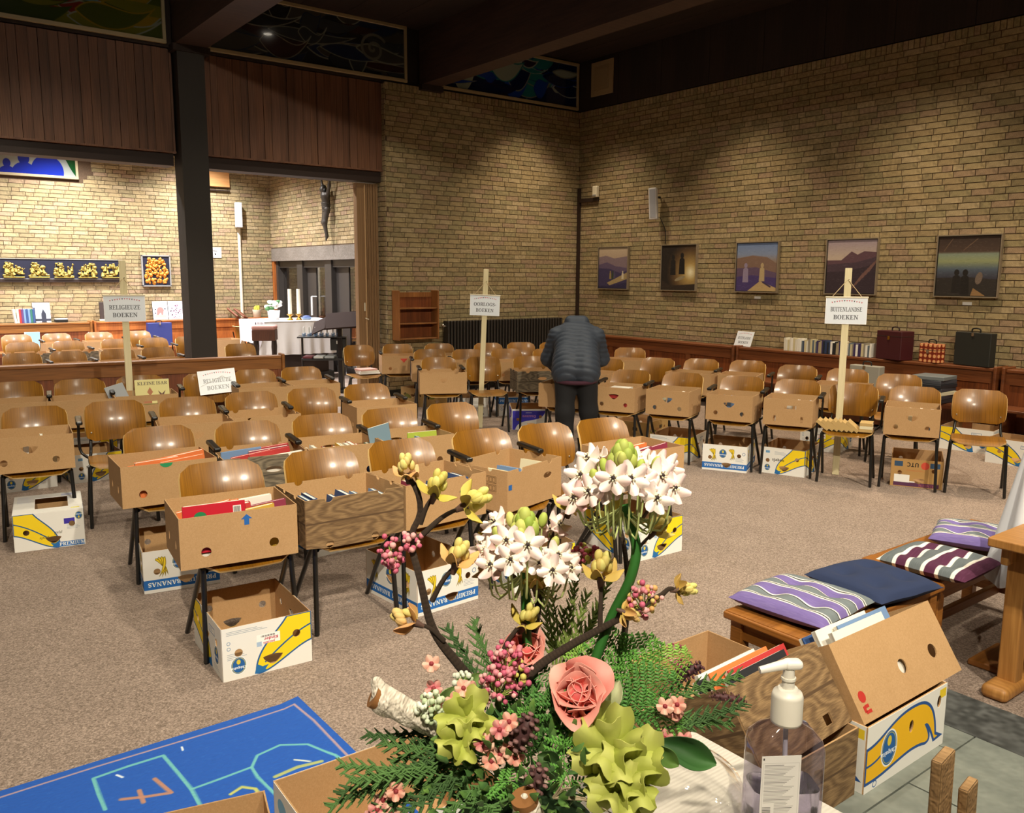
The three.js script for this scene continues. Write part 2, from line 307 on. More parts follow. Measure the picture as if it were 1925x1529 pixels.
const pod = struct('floor_podium', 'stone paved altar step', 'floor'); part(pod, 'core', span(TX0, TX1 - 0.01, 0, POD - 0.012, TZ + 0.01, ZB), flat(0x5b574c, 1));
const slateA = [[[92, 98, 92], [142, 146, 136]], [[82, 90, 88], [130, 138, 130]], [[98, 92, 74], [146, 142, 122]]].map(([a, b], i) => std({ map: dataTex(256, 256, (u, v) => { const t = 0.5 * vnoise(u * 6, v * 4, 6, 4, 90 + i) + 0.3 * vnoise(u * 18, v * 12, 18, 12, 94 + i) + 0.2 * vnoise(u * 60, v * 60, 60, 60, 98 + i); return lerp3(a, b, t); }, [0.9, 0.9]), bumpMap: greyNoise([0.6, 0.6], 101 + i, 128, 9, 40), bumpScale: 0.004, roughness: 0.6 }));
const slateDark = std({ map: speckle([62, 64, 62], 44, [0.8, 0.8], 105, 128, [10, 40]), roughness: 0.55 });
{ const r = rng(5);
  for (let z = TZ; z < ZB; z += 0.9) part(pod, 'border_slab', span(3.0, TX1, POD - 0.04, POD, z + 0.003, Math.min(z + 0.897, ZB)), slateDark);
  let k = 0; for (let z = TZ; z < 1.6; z += 0.42) { const off = (k++ % 2) * 0.3; for (let x = TX0 - off; x < 3.0; x += 0.62) { const a = Math.max(x, TX0), b = Math.min(x + 0.615, 2.995); if (b - a > 0.05) part(pod, 'paving_slab', span(a, b, POD - 0.04, POD + r() * 0.002, z + 0.003, z + 0.417), slateA[Math.floor(r() * 3)]); } }
  part(pod, 'plain_paving', span(TX0, 3.0, POD - 0.04, POD, 1.6 + 0.08, ZB), slateA[1]);
}
const sk = struct('baseboard_back', 'dark skirting at the foot of the back brick wall', 'skirting'); part(sk, 'skirting', [span(6.06, XW - 0.02, 0, 0.09, ZW + 0.012, ZW + 0.03), span(6.05, 6.07, 0, 0.09, ZW - 0.36, ZW + 0.03)], mats.black);

// ---------- lamps ----------
{ const housing = flat(0x1a1613, 0.6);
  LAMPS.forEach(([x, z, y, cd, col, ang], i) => {
    const chapel = z < ZW, l = thing('ceiling_downlight', (chapel ? 'recessed downlight in the chapel ceiling' : 'recessed downlight in the dark hall ceiling'), 'downlight', [x, y, z], 0, chapel ? 'chapel downlights' : 'hall downlights');
    part(l, 'housing', lathe([[0.09, 0], [0.11, 0], [0.11, -0.012], [0.08, -0.012], [0.075, 0.0]], 20), housing);
    part(l, 'bulb', cyl(0.06, 0.06, 0.01, 0, -0.006, 0, 20), std({ color: 0xffffff, emissive: col, emissiveIntensity: 12 }));
    const s = new THREE.SpotLight(col, cd, 0, R(ang), 0.6, 2); s.position.set(0, -0.03, 0); s.target.position.set(0, -3, 0); s.castShadow = true; s.shadow.radius = 3; s.name = 'light'; l.add(s); l.add(s.target); s.target.name = 'aim';
  });
  SPOTS.forEach(([x, z, cd, t], i) => {
    const l = thing('track_spotlight', ['leftmost', 'second', 'rightmost', 'steepest'][i] + ' track spotlight over the altar', 'spotlight', [x, 4.95, z], 0, 'altar spotlights'), d = V(t[0] - x, t[1] - 4.95, t[2] - z), q = new THREE.Quaternion().setFromUnitVectors(V(0, -1, 0), d.clone().normalize());
    part(l, 'arm', rod(V(0, 0, 0), V(0, 0.25, 0), 0.012), housing); part(l, 'can', lathe([[0, 0.09], [0.05, 0.09], [0.06, -0.06], [0.052, -0.06], [0.045, 0.06], [0, 0.06]], 20).applyQuaternion(q), housing); part(l, 'bulb', cyl(0.04, 0.04, 0.01, 0, -0.03, 0, 18).applyQuaternion(q), std({ color: 0xffffff, emissive: HALL, emissiveIntensity: 14 }));
    const s = new THREE.SpotLight(HALL, cd, 0, R(40), 1, 2); s.position.copy(d.clone().normalize().multiplyScalar(0.075)); s.target.position.copy(d); s.castShadow = true; s.shadow.radius = 3; s.name = 'light'; s.target.name = 'aim'; l.add(s); l.add(s.target);
  });
}
// ---------- chairs ----------
const plyMap = woodTex([90, 56, 6], [158, 106, 22], [0.42, 0.9], 201, { fine: 90, coarse: 9, knots: 0.2 });
const ply = phys({ map: plyMap, roughness: 0.42, clearcoat: 0.4, clearcoatRoughness: 0.18 });
const plyEdge = flat(0xd9b678, 0.6);
function makeChair(arms) {
  const t = new THREE.Group(); t.name = arms ? 'wooden_armchair' : 'wooden_chair';
  const seat = shell(10, 10, (u, v) => { // u across, v front to back
    const rr = 0.06, e = Math.min(v, 1 - v) * 0.4, hw = 0.2 - (e < rr ? rr - Math.sqrt(Math.max(0, rr * rr - (rr - e) ** 2)) : 0), x = (u - 0.5) * 2 * hw, z = 0.21 - v * 0.4;
    return V(x, 0.452 - 0.008 * (1 - (x / 0.2) ** 2) - (v < 0.15 ? (0.15 - v) ** 2 * 1.1 : 0) - v * 0.012, z);
  }, 0.012);
  const s = part(t, 'seat', seat.faces, ply); part(s, 'edge', seat.rim, plyEdge);
  const back = shell(14, 10, (u, v) => { // v bottom to top
    const h = 0.275, rr = 0.055, e = Math.min(v, 1 - v) * h, hw = 0.198 + 0.008 * Math.sin(v * Math.PI) - (e < rr ? rr - Math.sqrt(Math.max(0, rr * rr - (rr - e) ** 2)) : 0);
    const a = (u - 0.5) * 2, x = a * hw; return V(x, 0.535 + v * h, -0.285 - v * 0.075 + 0.05 * (x / 0.2) ** 2 + 0.03 * Math.sin(v * Math.PI));
  }, 0.012);
  const b = part(t, 'backrest', back.faces, ply); part(b, 'edge', back.rim, plyEdge);
  for (const sx of [-1, 1]) {
    for (const y of [0.6, 0.68]) part(b, 'screw', ball(0.0065, sx * 0.165, y, -0.225 - (y - 0.535) / 0.275 * 0.075 + 0.006, 1, 1, 0.5, 8, 6), mats.chrome);
    part(t, 'leg', rod(V(sx * 0.2, 0.43, 0.16), V(sx * 0.215, 0.005, 0.2), 0.0125), mats.blackMetal);
    part(t, 'leg', rod(V(sx * 0.2, 0.43, 0.12), V(sx * 0.215, 0.005, -0.2), 0.0125), mats.blackMetal);
    part(t, 'side_rail', pipe([V(sx * 0.19, 0.425, 0.17), V(sx * 0.19, 0.425, -0.14), V(sx * 0.178, 0.45, -0.23), V(sx * 0.17, 0.56, -0.285), V(sx * 0.165, 0.7, -0.318)], 0.011, 18, 8), mats.blackMetal);
    if (arms) { const p = part(t, 'armrest', rb(0.045, 0.028, 0.25, 0.012, sx * 0.245, 0.718, -0.11, 0.04, 0, 0), mats.blackMetal, 'black arm pad'); part(p, 'arm_support', pipe([V(sx * 0.195, 0.43, -0.17), V(sx * 0.24, 0.47, -0.2), V(sx * 0.247, 0.705, -0.2)], 0.01, 10, 8), mats.blackMetal); }
  }
  for (const z of [0.14, -0.12]) part(t, 'crossbar', rod(V(-0.195, 0.425, z), V(0.195, 0.425, z), 0.01), mats.blackMetal);
  t.userData = { category: 'chair' }; return t;
}
const chairProto = { false: makeChair(false), true: makeChair(true) };
const ORD = ['first', 'second', 'third', 'fourth', 'fifth', 'sixth', 'seventh', 'eighth'];
const chairs = {};
// rows: [left, right, top] of each backrest in the photograph; a = armrests
const ROWS = {
  A: ['front row of the left block', -5, [[332, 483, 868], [527, 660, 846], [683, 803, 827], [845, 940, 808, 1], [968, 1055, 797], [1080, 1157, 787]]],
  B: ['second row of the left block', -7, [[228, 360, 802], [400, 518, 793, 1], [545, 650, 779], [676, 770, 768, 1], [795, 885, 758]]],
  C: ['third row of the left block', -9, [[3, 125, 765], [158, 268, 754, 1], [297, 400, 747], [422, 514, 737, 1], [537, 624, 730], [645, 722, 722, 1]]],
  D: ['fourth row of the left block', -9, [[-18, 78, 718], [103, 195, 713, 1], [218, 305, 706], [332, 435, 702, 1], [440, 510, 695], [527, 597, 690, 1]]],
  H: ['front row of the centre block', -26, [[787, 860, 672, 1], [876, 937, 671], [957, 1030, 670]]],
  I: ['middle row of the centre block', -26, [[778, 835, 657, 1], [850, 905, 657], [922, 978, 656], [1003, 1052, 656], [1078, 1130, 657]]],
  J: ['back row of the centre block', -25, [[720, 773, 647, 1], [798, 850, 646], [891, 940, 645], [952, 1002, 644], [1013, 1062, 644], [1078, 1128, 645]]],
  K: ['pair behind the right block', -50, [[1158, 1213, 654]]],
  L: ['back row of the right block', -66, [[1118, 1176, 675], [1210, 1272, 673], [1290, 1355, 675, 1], [1375, 1444, 678], [1465, 1540, 687, 1], [1563, 1630, 694], [1655, 1730, 704]]],
  M: ['front row of the right block', -64, [[1155, 1227, 696, 1], [1250, 1327, 701], [1358, 1440, 708, 1], [1460, 1545, 714], [1560, 1655, 722, 1], [1675, 1768, 727], [1792, 1893, 733]]],
  P: ['gap beside the folding partition', -15, [[643, 700, 649]]],
};
const STATE = { A1: 'carrying the box with a blue arrow', A2: 'carrying a wood-print box', A5: 'with an empty seat', C2: 'with an empty seat', C5: 'with an empty seat', D4: 'with a white sign on its back', H2: 'with the sign pole', M5: 'carrying loose paperbacks', M7: 'with an empty seat', H3: 'carrying a grey crate box' };
function setChair(id, label, pos, yaw, arms, group) { const c = copyOf(chairProto[!!arms], label, pos, yaw, group); chairs[id] = c; return c; }
const rowLoop = Object.entries(ROWS);
for (const [k, [rowName, deg, list]] of rowLoop) list.forEach(([l, r, y, a], i) => {
  const p = onY((l + r) / 2, y, 0.81), yaw = R(deg), id = k + (i + 1);
  p.add(V(Math.sin(yaw), 0, Math.cos(yaw)).multiplyScalar(0.36)); p.y = 0;
  const n = list.length > 1 ? ORD[i] + ' plywood chair from the left in the ' + rowName : 'plywood chair in the ' + rowName;
  setChair(id, n + (STATE[id] && n.split(' ').length < 12 ? ', ' + STATE[id] : ''), p, yaw, a, 'plywood chairs in the ' + rowName);
});
{ const m = chairs.M1, u = chairs.M2.position.clone().sub(m.position); setChair('M0', 'plywood chair the bending person leans over', m.position.clone().sub(u), R(-58), 0, 'plywood chairs in the front row of the right block'); }
// chapel rows beyond the low pew
const CHAPEL = { E: ['front row behind the low pew', -11.55, [37, 126, 215, 293, 444], 0.79], F: ['second row behind the low pew', -13.35, [40, 128, 214, 287, 350], 0.79], G: ['rearmost chapel row', -15.1, [30, 107, 183, 258], 0.79] };
for (const [k, [rowName, z, list]] of Object.entries(CHAPEL)) list.forEach((px, i) => {
  const p = onZ(px, 640, z); p.y = 0; p.z += 0.36;
  setChair(k + (i + 1), ORD[i] + ' plywood chair from the left in the ' + rowName, p, R([0, 3, -2, 2, -4][i]), i % 2, 'plywood chairs in the ' + rowName);
});

// ---------- cardboard boxes ----------
const kraft = std({ map: speckle([178, 141, 97], 12, [0.3, 0.3], 301, 256, [60, 128]), roughness: 0.9 });
const kraftIn = kraft;
function woodPrint(dark, light, seed) { return dataTex(512, 256, (u, v) => { // printed pine boards with wavy figure
  const b = v < 0.5 ? 0 : 1, vv = (v * 2) % 1, c = [0.35 + b * 0.3, 0.5], dx = (u - c[0]) * 2.2, dy = (vv - c[1]) * 1.1, ring = Math.sin((Math.sqrt(dx * dx * 0.35 + dy * dy) * 30) + vnoise(u * 6, v * 8, 6, 8, seed) * 9);
  const fine = vnoise(u * 24, v * 150, 24, 150, seed + 2); let t = 0.5 + 0.2 * ring + 0.5 * (fine - 0.5); if (Math.abs(v - 0.5) < 0.018) t = -0.25; return lerp3(dark, light, clamp(t, 0, 1)).map(x => clamp(x)); }, [1, 1]); }
const printWood = std({ map: woodPrint([84, 62, 38], [160, 130, 90], 310), roughness: 0.85 }), printGrey = std({ map: woodPrint([70, 62, 50], [150, 136, 112], 320), roughness: 0.85 });
const panelCache = {};
function panelGeo(w, h, t, holes = [], notch = [], norm = false) {
  const key = JSON.stringify([w, h, t, holes, notch, norm]); if (panelCache[key]) return panelCache[key];
  const s = new THREE.Shape(); s.moveTo(-w / 2, 0); s.lineTo(w / 2, 0); s.lineTo(w / 2, h);
  for (const [x, r] of [...notch].sort((a, b) => b[0] - a[0])) { s.lineTo(x + r, h); s.absarc(x, h, r, 0, Math.PI, true); }
  s.lineTo(-w / 2, h); s.lineTo(-w / 2, 0);
  for (const [k, x, y, a, b] of holes) {
    const p = new THREE.Path();
    if (k === 'o') p.absellipse(x, y, a, b ?? a, 0, Math.PI * 2, true);
    else if (k === 't') { p.moveTo(x - a, y + b * 0.5); p.quadraticCurveTo(x, y + b * 1.1, x + a, y + b * 0.5); p.quadraticCurveTo(x + a * 0.9, y - b * 0.2, x + a * 0.25, y - b); p.quadraticCurveTo(x, y - b * 1.2, x - a * 0.25, y - b); p.quadraticCurveTo(x - a * 0.9, y - b * 0.2, x - a, y + b * 0.5); }
    else { p.moveTo(x - a, y - b); p.lineTo(x - a, y + b); p.lineTo(x + a, y + b); p.lineTo(x + a, y - b); p.lineTo(x - a, y - b); }
    s.holes.push(p);
  }
  const g = new THREE.ExtrudeGeometry(s, { depth: t, bevelEnabled: false, curveSegments: 8 }), p = g.attributes.position, uv = g.attributes.uv;
  for (let i = 0; i < p.count; i++) norm ? uv.setXY(i, p.getX(i) / w + 0.5, p.getY(i) / h) : uv.setXY(i, p.getX(i), p.getY(i));
  return panelCache[key] = g;
}
// opts: w, d, h, out (material or [front, back, left, right] of printed materials), inn, holes {f, s}, notch {f, s}
function makeBox({ w, d, h, out = kraft, inn = kraft, hf = [], hs = [], nf = [], ns = [], name = 'cardboard_box', top }) {
  const g = new THREE.Group(); g.name = name; g.userData = { category: 'box' };
  const T = 0.005, prints = Array.isArray(out) ? out : [out, out, out, out], printed = inn !== out;
  [[w, hf, nf, 0, d / 2], [w, hf, nf, Math.PI, d / 2], [d - 2 * T, hs, ns, -Math.PI / 2, w / 2], [d - 2 * T, hs, ns, Math.PI / 2, w / 2]].forEach(([pw, ho, no, yaw, off], i) => {
    const m = part(g, 'panel', panelGeo(pw, h, T, ho, no), inn); m.rotation.y = yaw; m.position.set(Math.sin(yaw) * (off - T), 0, Math.cos(yaw) * (off - T));
    if (printed) { const q = part(m, 'printed_face', panelGeo(pw, h, 0.0012, ho, no, true), prints[i]); q.position.z = T; }
  });
  part(g, 'base', bx(w - 2 * T, 0.005, d - 2 * T, 0, 0.0025, 0), inn);
  if (top) { const m = part(g, 'lid', panelGeo(w, d, 0.004, [['r', 0.02, d / 2, w * 0.24, d * 0.3]], [], true), top); m.rotation.x = -Math.PI / 2; m.position.set(0, h, d / 2); }
  return g;
}
const HOLE2 = [['o', -0.15, 0.07, 0.022], ['o', 0.15, 0.07, 0.022]], HANDLE = ['t', 0, 0.15, 0.05, 0.026], SIDE = [['o', -0.09, 0.09, 0.012, 0.022], ['o', 0.09, 0.09, 0.012, 0.022]];
const NF = [[-0.14, 0.022], [0.14, 0.022]], NS = [[-0.07, 0.016], [0.07, 0.016]];
const B = { w: 0.52, d: 0.39, h: 0.235 };
const BS = { w: 0.42, d: 0.39, h: 0.235 }, HOLE2S = [['o', -0.12, 0.07, 0.02], ['o', 0.12, 0.07, 0.02]];
const boxProto = {
  heartS: makeBox({ ...BS, hf: [HANDLE, ...HOLE2S], hs: SIDE }), slotS: makeBox({ ...BS, hf: [['r', 0.02, 0.165, 0.05, 0.015], ['r', -0.11, 0.06, 0.011, 0.026], ['r', 0.12, 0.06, 0.011, 0.026]], hs: [] }),
  heart: makeBox({ ...B, hf: [HANDLE, ...HOLE2], hs: SIDE }), holes: makeBox({ ...B, hf: HOLE2, hs: SIDE }), plain: makeBox({ ...B, hf: [], hs: SIDE }),
  oval: makeBox({ ...B, hf: [['o', 0.12, 0.15, 0.04, 0.018]], hs: [], nf: NF, ns: NS }), handle: makeBox({ ...B, hf: [HANDLE], hs: SIDE, nf: NF, ns: NS }),
  wood: makeBox({ ...B, out: printWood, hf: [['o', 0.1, 0.008, 0.02], ['o', -0.14, 0.008, 0.02]], nf: NF, ns: NS, name: 'wood_print_box' }), grey: makeBox({ ...B, out: printGrey, hf: [['o', 0.03, 0.15, 0.05, 0.018]], nf: NF, ns: NS, name: 'wood_print_box' }),
  slot: makeBox({ ...B, hf: [['r', 0.03, 0.165, 0.055, 0.016], ['r', -0.13, 0.06, 0.012, 0.026], ['r', 0.15, 0.06, 0.012, 0.026]], hs: [] }),
};
// [chair, kind, label, books]
const SEATBOX = [
  ['A1', 'holes', 'brown box with a blue arrow and a red picture book', 'kids'], ['A2', 'wood', 'brown wood-print box of blue booklets in the front row', 'blue'], ['A3', 'oval', 'brown box with an oval hole beside the wood-print box', 'mix'], ['A4', 'oval', 'brown box with a printed keyboard pattern and blue square', 'few'], ['A6', 'plain', 'brown box on the last chair of the front row, behind the flowers', 'pink'],
  ['B1', 'holes', 'brown box with a green label on its rim', 'pinkflat'], ['B2', 'grey', 'grey wood-print box with red and yellow books', 'kids'], ['B3', 'heart', 'brown box packed with thin colourful books', 'full'], ['B4', 'heart', 'brown box with a pale blue booklet sticking out', 'few'],
  ['C1', 'heart', 'brown box with three holes above the white fruit box', 'few'], ['C3', 'heart', 'brown box in the third row left of the blue-holed box', ''], ['C4', 'handle', 'brown box with a blue glimpse through its handle hole', ''], ['C6', 'plain', 'brown box at the aisle end of the third row', ''],
  ['D1', 'plain', 'brown box cut off by the left edge of the picture', ''], ['D2', 'heart', 'brown box behind the empty chair of the third row', ''], ['D3', 'slot', 'printed brown box with the yellow book leaning in it', ''], ['D5', 'plain', 'brown box beside the white sign on the chair', ''], ['D6', 'holes', 'brown box at the aisle end of the fourth row', ''],
  ['H1', 'handle', 'brown box left of the middle sign pole', ''], ['H3', 'grey', 'grey wood-print box in front of the bending person', ''], ['I1', 'plain', 'brown box half hidden behind the box left of the pole', ''], ['I2', 'plain', 'brown box behind the chair with the middle sign pole', ''], ['I3', 'holes', 'brown box behind the grey wood-print box', ''], ['J1', 'holes', 'brown box with a red triangle beside the brick pier', ''], ['J2', 'plain', 'brown box behind the centre block near the shelf', 'mix'], ['K1', 'plain', 'brown box on the chair nearest the panelled wall', ''],
  ['L1', 'heartS', 'brown box with a pink heart-shaped hole', ''], ['L3', 'plain', 'brown box of white books in the back right row', 'white'], ['L4', 'heartS', 'brown box behind the third chair of the right block', ''], ['L6', 'holes', 'brown box behind the right-hand sign pole', ''],
  ['M0', 'plain', 'brown box the bending person searches', 'mix'], ['M1', 'heartS', 'brown box with a torn handle beside the bending person', 'flatred'], ['M2', 'heartS', 'brown box with a smiling row of holes', 'few'], ['M3', 'heartS', 'brown box with a notched handle above the blue-banded fruit box', 'few'], ['M4', 'slotS', 'brown box with a slot handle and two upright slots', 'few'], ['M6', 'heartS', 'brown box with round holes right of the sign pole', 'few'],
  ['E1', 'plain', 'brown box on the leftmost chair behind the low pew', ''], ['E2', 'plain', 'brown box between two chairs behind the low pew', ''], ['E3', 'holes', 'brown box beside the left sign pole in the chapel', ''], ['E4', 'plain', 'brown box left of the black post behind the pew', ''], ['F1', 'grey', 'grey box in the second chapel row at far left', ''], ['F2', 'grey', 'grey box in the second chapel row near the left pole', ''], ['F3', 'plain', 'brown box behind the left sign pole', ''], ['G2', 'plain', 'brown box in the rear chapel row at left', ''], ['G3', 'plain', 'brown box in the rear chapel row near the blue case', ''],
];
const seatBoxes = {}, BOXFIX = { A1: [-0.04, -2], A2: [-0.02, 3], A4: [0, 20], A3: [0, 8], C1: [-0.04, 2], B1: [-0.03, 4] };
for (const [id, kind, label, books] of SEATBOX) {
  const c = chairs[id], [dx, dyaw] = BOXFIX[id] ?? [0, (hash2(id.charCodeAt(0), id.charCodeAt(1), 3) - 0.5) * 6], yaw = c.rotation.y + R(dyaw), p = c.localToWorld ? V(dx, 0.462, 0.035).applyAxisAngle(V(0, 1, 0), c.rotation.y).add(c.position) : 0;
  const o = copyOf(boxProto[kind], label, p, yaw, 'boxes standing on the chairs'); o.userData.books = books; seatBoxes[id] = o;
}
// details on single boxes
const inkBlue = flat(0x1c5fa8, 0.7), inkGreen = flat(0x1f8a55, 0.7), inkRed = flat(0xc04030, 0.7);
{ const s = new THREE.Shape([[-0.02, 0], [0.02, 0], [0.02, 0.05], [0.045, 0.05], [0, 0.09], [-0.045, 0.05], [-0.02, 0.05]].map(([x, y]) => new THREE.Vector2(x * 0.55, y * 0.55)));
  part(seatBoxes.A1, 'arrow_mark', new THREE.ExtrudeGeometry(s, { depth: 0.0006, bevelEnabled: false }).translate(0.03, 0.17, B.d / 2 + 0.0002), inkBlue, 'blue printed arrow');
  part(seatBoxes.B1, 'label', (() => { const q = new THREE.Shape(); q.absarc(0, 0, 0.034, Math.PI, Math.PI * 2, false); return new THREE.ExtrudeGeometry(q, { depth: 0.0008, bevelEnabled: false, curveSegments: 16 }).scale(1, 0.7, 1).translate(-0.02, 0.234, B.d / 2 + 0.0002); })(), inkGreen, 'green label');
  part(seatBoxes.A4, 'tape', bx(0.03, 0.03, 0.0008, -0.235, 0.14, B.d / 2 + 0.0006), inkBlue, 'small blue square');
  const kb = canvasTex(256, 128, (x, w, h) => { x.fillStyle = '#b28c5e'; x.fillRect(0, 0, w, h); x.strokeStyle = '#4a3418'; x.lineWidth = 3; for (let r = 0; r < 2; r++) { x.strokeRect(4, 8 + r * 60, w - 8, 48); for (let i = 0; i < 8; i++) x.strokeRect(10 + i * 30, 16 + r * 60, 22, 32); } });
  part(seatBoxes.A4, 'printed_keys', bx(0.0008, 0.1, 0.2, -B.w / 2 - 0.0006, 0.15, 0.02), std({ map: (uvFix => kb)(0), roughness: 0.9 }), 'printed row of keys');
  const tri = new THREE.Shape([[-0.05, 0], [0.05, 0], [0, -0.055]].map(a => new THREE.Vector2(...a)));
  part(seatBoxes.J1, 'mark', new THREE.ExtrudeGeometry(tri, { depth: 0.0006, bevelEnabled: false }).translate(0.03, 0.2, B.d / 2 + 0.0002), inkRed, 'red triangle');
}
{ const m = seatBoxes.A4.children.find(c => c.name === 'printed_keys'), u = m.geometry.attributes.uv, p = m.geometry.attributes.position; for (let i = 0; i < u.count; i++) u.setXY(i, (p.getZ(i) + 0.08) / 0.2, (p.getY(i) - 0.1) / 0.1); }

// printed fruit boxes on the floor
function logo(x, cx, cy, rx, ry, flip) { x.save(); x.translate(cx, cy); if (flip) x.rotate(Math.PI); x.fillStyle = '#f4f2ea'; x.beginPath(); x.ellipse(0, 0, rx * 1.12, ry * 1.1, 0, 0, 7); x.fill(); x.fillStyle = '#1d5c9e'; x.beginPath(); x.ellipse(0, 0, rx, ry, 0, 0, 7); x.fill(); x.strokeStyle = '#e8d040'; x.lineWidth = 2; x.beginPath(); x.ellipse(0, 0, rx * 0.9, ry * 0.9, 0, 0, 7); x.stroke(); x.fillStyle = '#fff'; x.font = `bold ${Math.round(rx * 0.48)}px serif`; x.textAlign = 'center'; x.fillText('Chiquita', 0, -ry * 0.15); x.fillStyle = '#d8c23a'; x.beginPath(); x.ellipse(0, ry * 0.42, rx * 0.28, ry * 0.3, 0, 0, 7); x.fill(); x.restore(); }
function lines(x, x0, y0, w, n, dy, c = '#8d9aa8') { x.fillStyle = c; for (let i = 0; i < n; i++) x.fillRect(x0, y0 + i * dy, w * (0.7 + 0.3 * ((i * 7) % 5) / 5), 2); }
function swoosh(x, w, h, mirror) { x.save(); if (mirror) { x.translate(w, 0); x.scale(-1, 1); } x.beginPath(); x.moveTo(w * 0.36, h * 0.97); x.bezierCurveTo(w * 0.36, h * 0.5, w * 0.6, h * 0.3, w * 0.72, 0); x.lineTo(w, 0); x.lineTo(w, h * 0.55); x.bezierCurveTo(w * 0.8, h * 0.62, w * 0.6, h * 0.95, w * 0.4, h * 0.99); x.closePath(); x.fillStyle = '#f2d114'; x.fill(); x.strokeStyle = '#1d5590'; x.lineWidth = w * 0.018; x.stroke(); x.beginPath(); x.moveTo(w * 0.46, h * 0.8); x.bezierCurveTo(w * 0.6, h * 0.6, w * 0.8, h * 0.34, w, h * 0.24); x.stroke(); x.fillStyle = '#1d6aa8'; x.beginPath(); x.moveTo(w * 0.34, h * 0.98); x.lineTo(w * 0.37, h * 0.8); x.lineTo(w * 0.43, h * 0.87); x.lineTo(w * 0.5, h * 0.85); x.lineTo(w * 0.46, h * 0.93); x.lineTo(w * 0.5, h * 0.97); x.closePath(); x.fill(); x.restore(); }
function bananas(x, cx, cy, s, n) { x.save(); x.translate(cx, cy); x.lineWidth = s * 0.05; for (let i = 0; i < n; i++) { x.save(); x.rotate(-0.5 + i * 0.28); x.beginPath(); x.moveTo(0, -s); x.quadraticCurveTo(s * 0.55, -s * 0.2, s * 0.1, s * 0.9); x.quadraticCurveTo(s * 0.2, -s * 0.1, -s * 0.12, -s * 0.9); x.closePath(); x.fillStyle = '#f0cf22'; x.fill(); x.strokeStyle = '#7d6a10'; x.stroke(); x.restore(); } x.restore(); }
function flipText(x, str, cx, cy, size, col, font = 'serif') { x.save(); x.translate(cx, cy); x.rotate(Math.PI); x.fillStyle = col; x.font = `bold ${size}px ${font}`; x.textAlign = 'center'; x.textBaseline = 'middle'; x.fillText(str, 0, 0); x.restore(); }
const P = (w, h, f) => std({ map: canvasTex(w, h, (x) => { x.fillStyle = '#e9e7e0'; x.fillRect(0, 0, w, h); f(x, w, h); }), roughness: 0.75 });
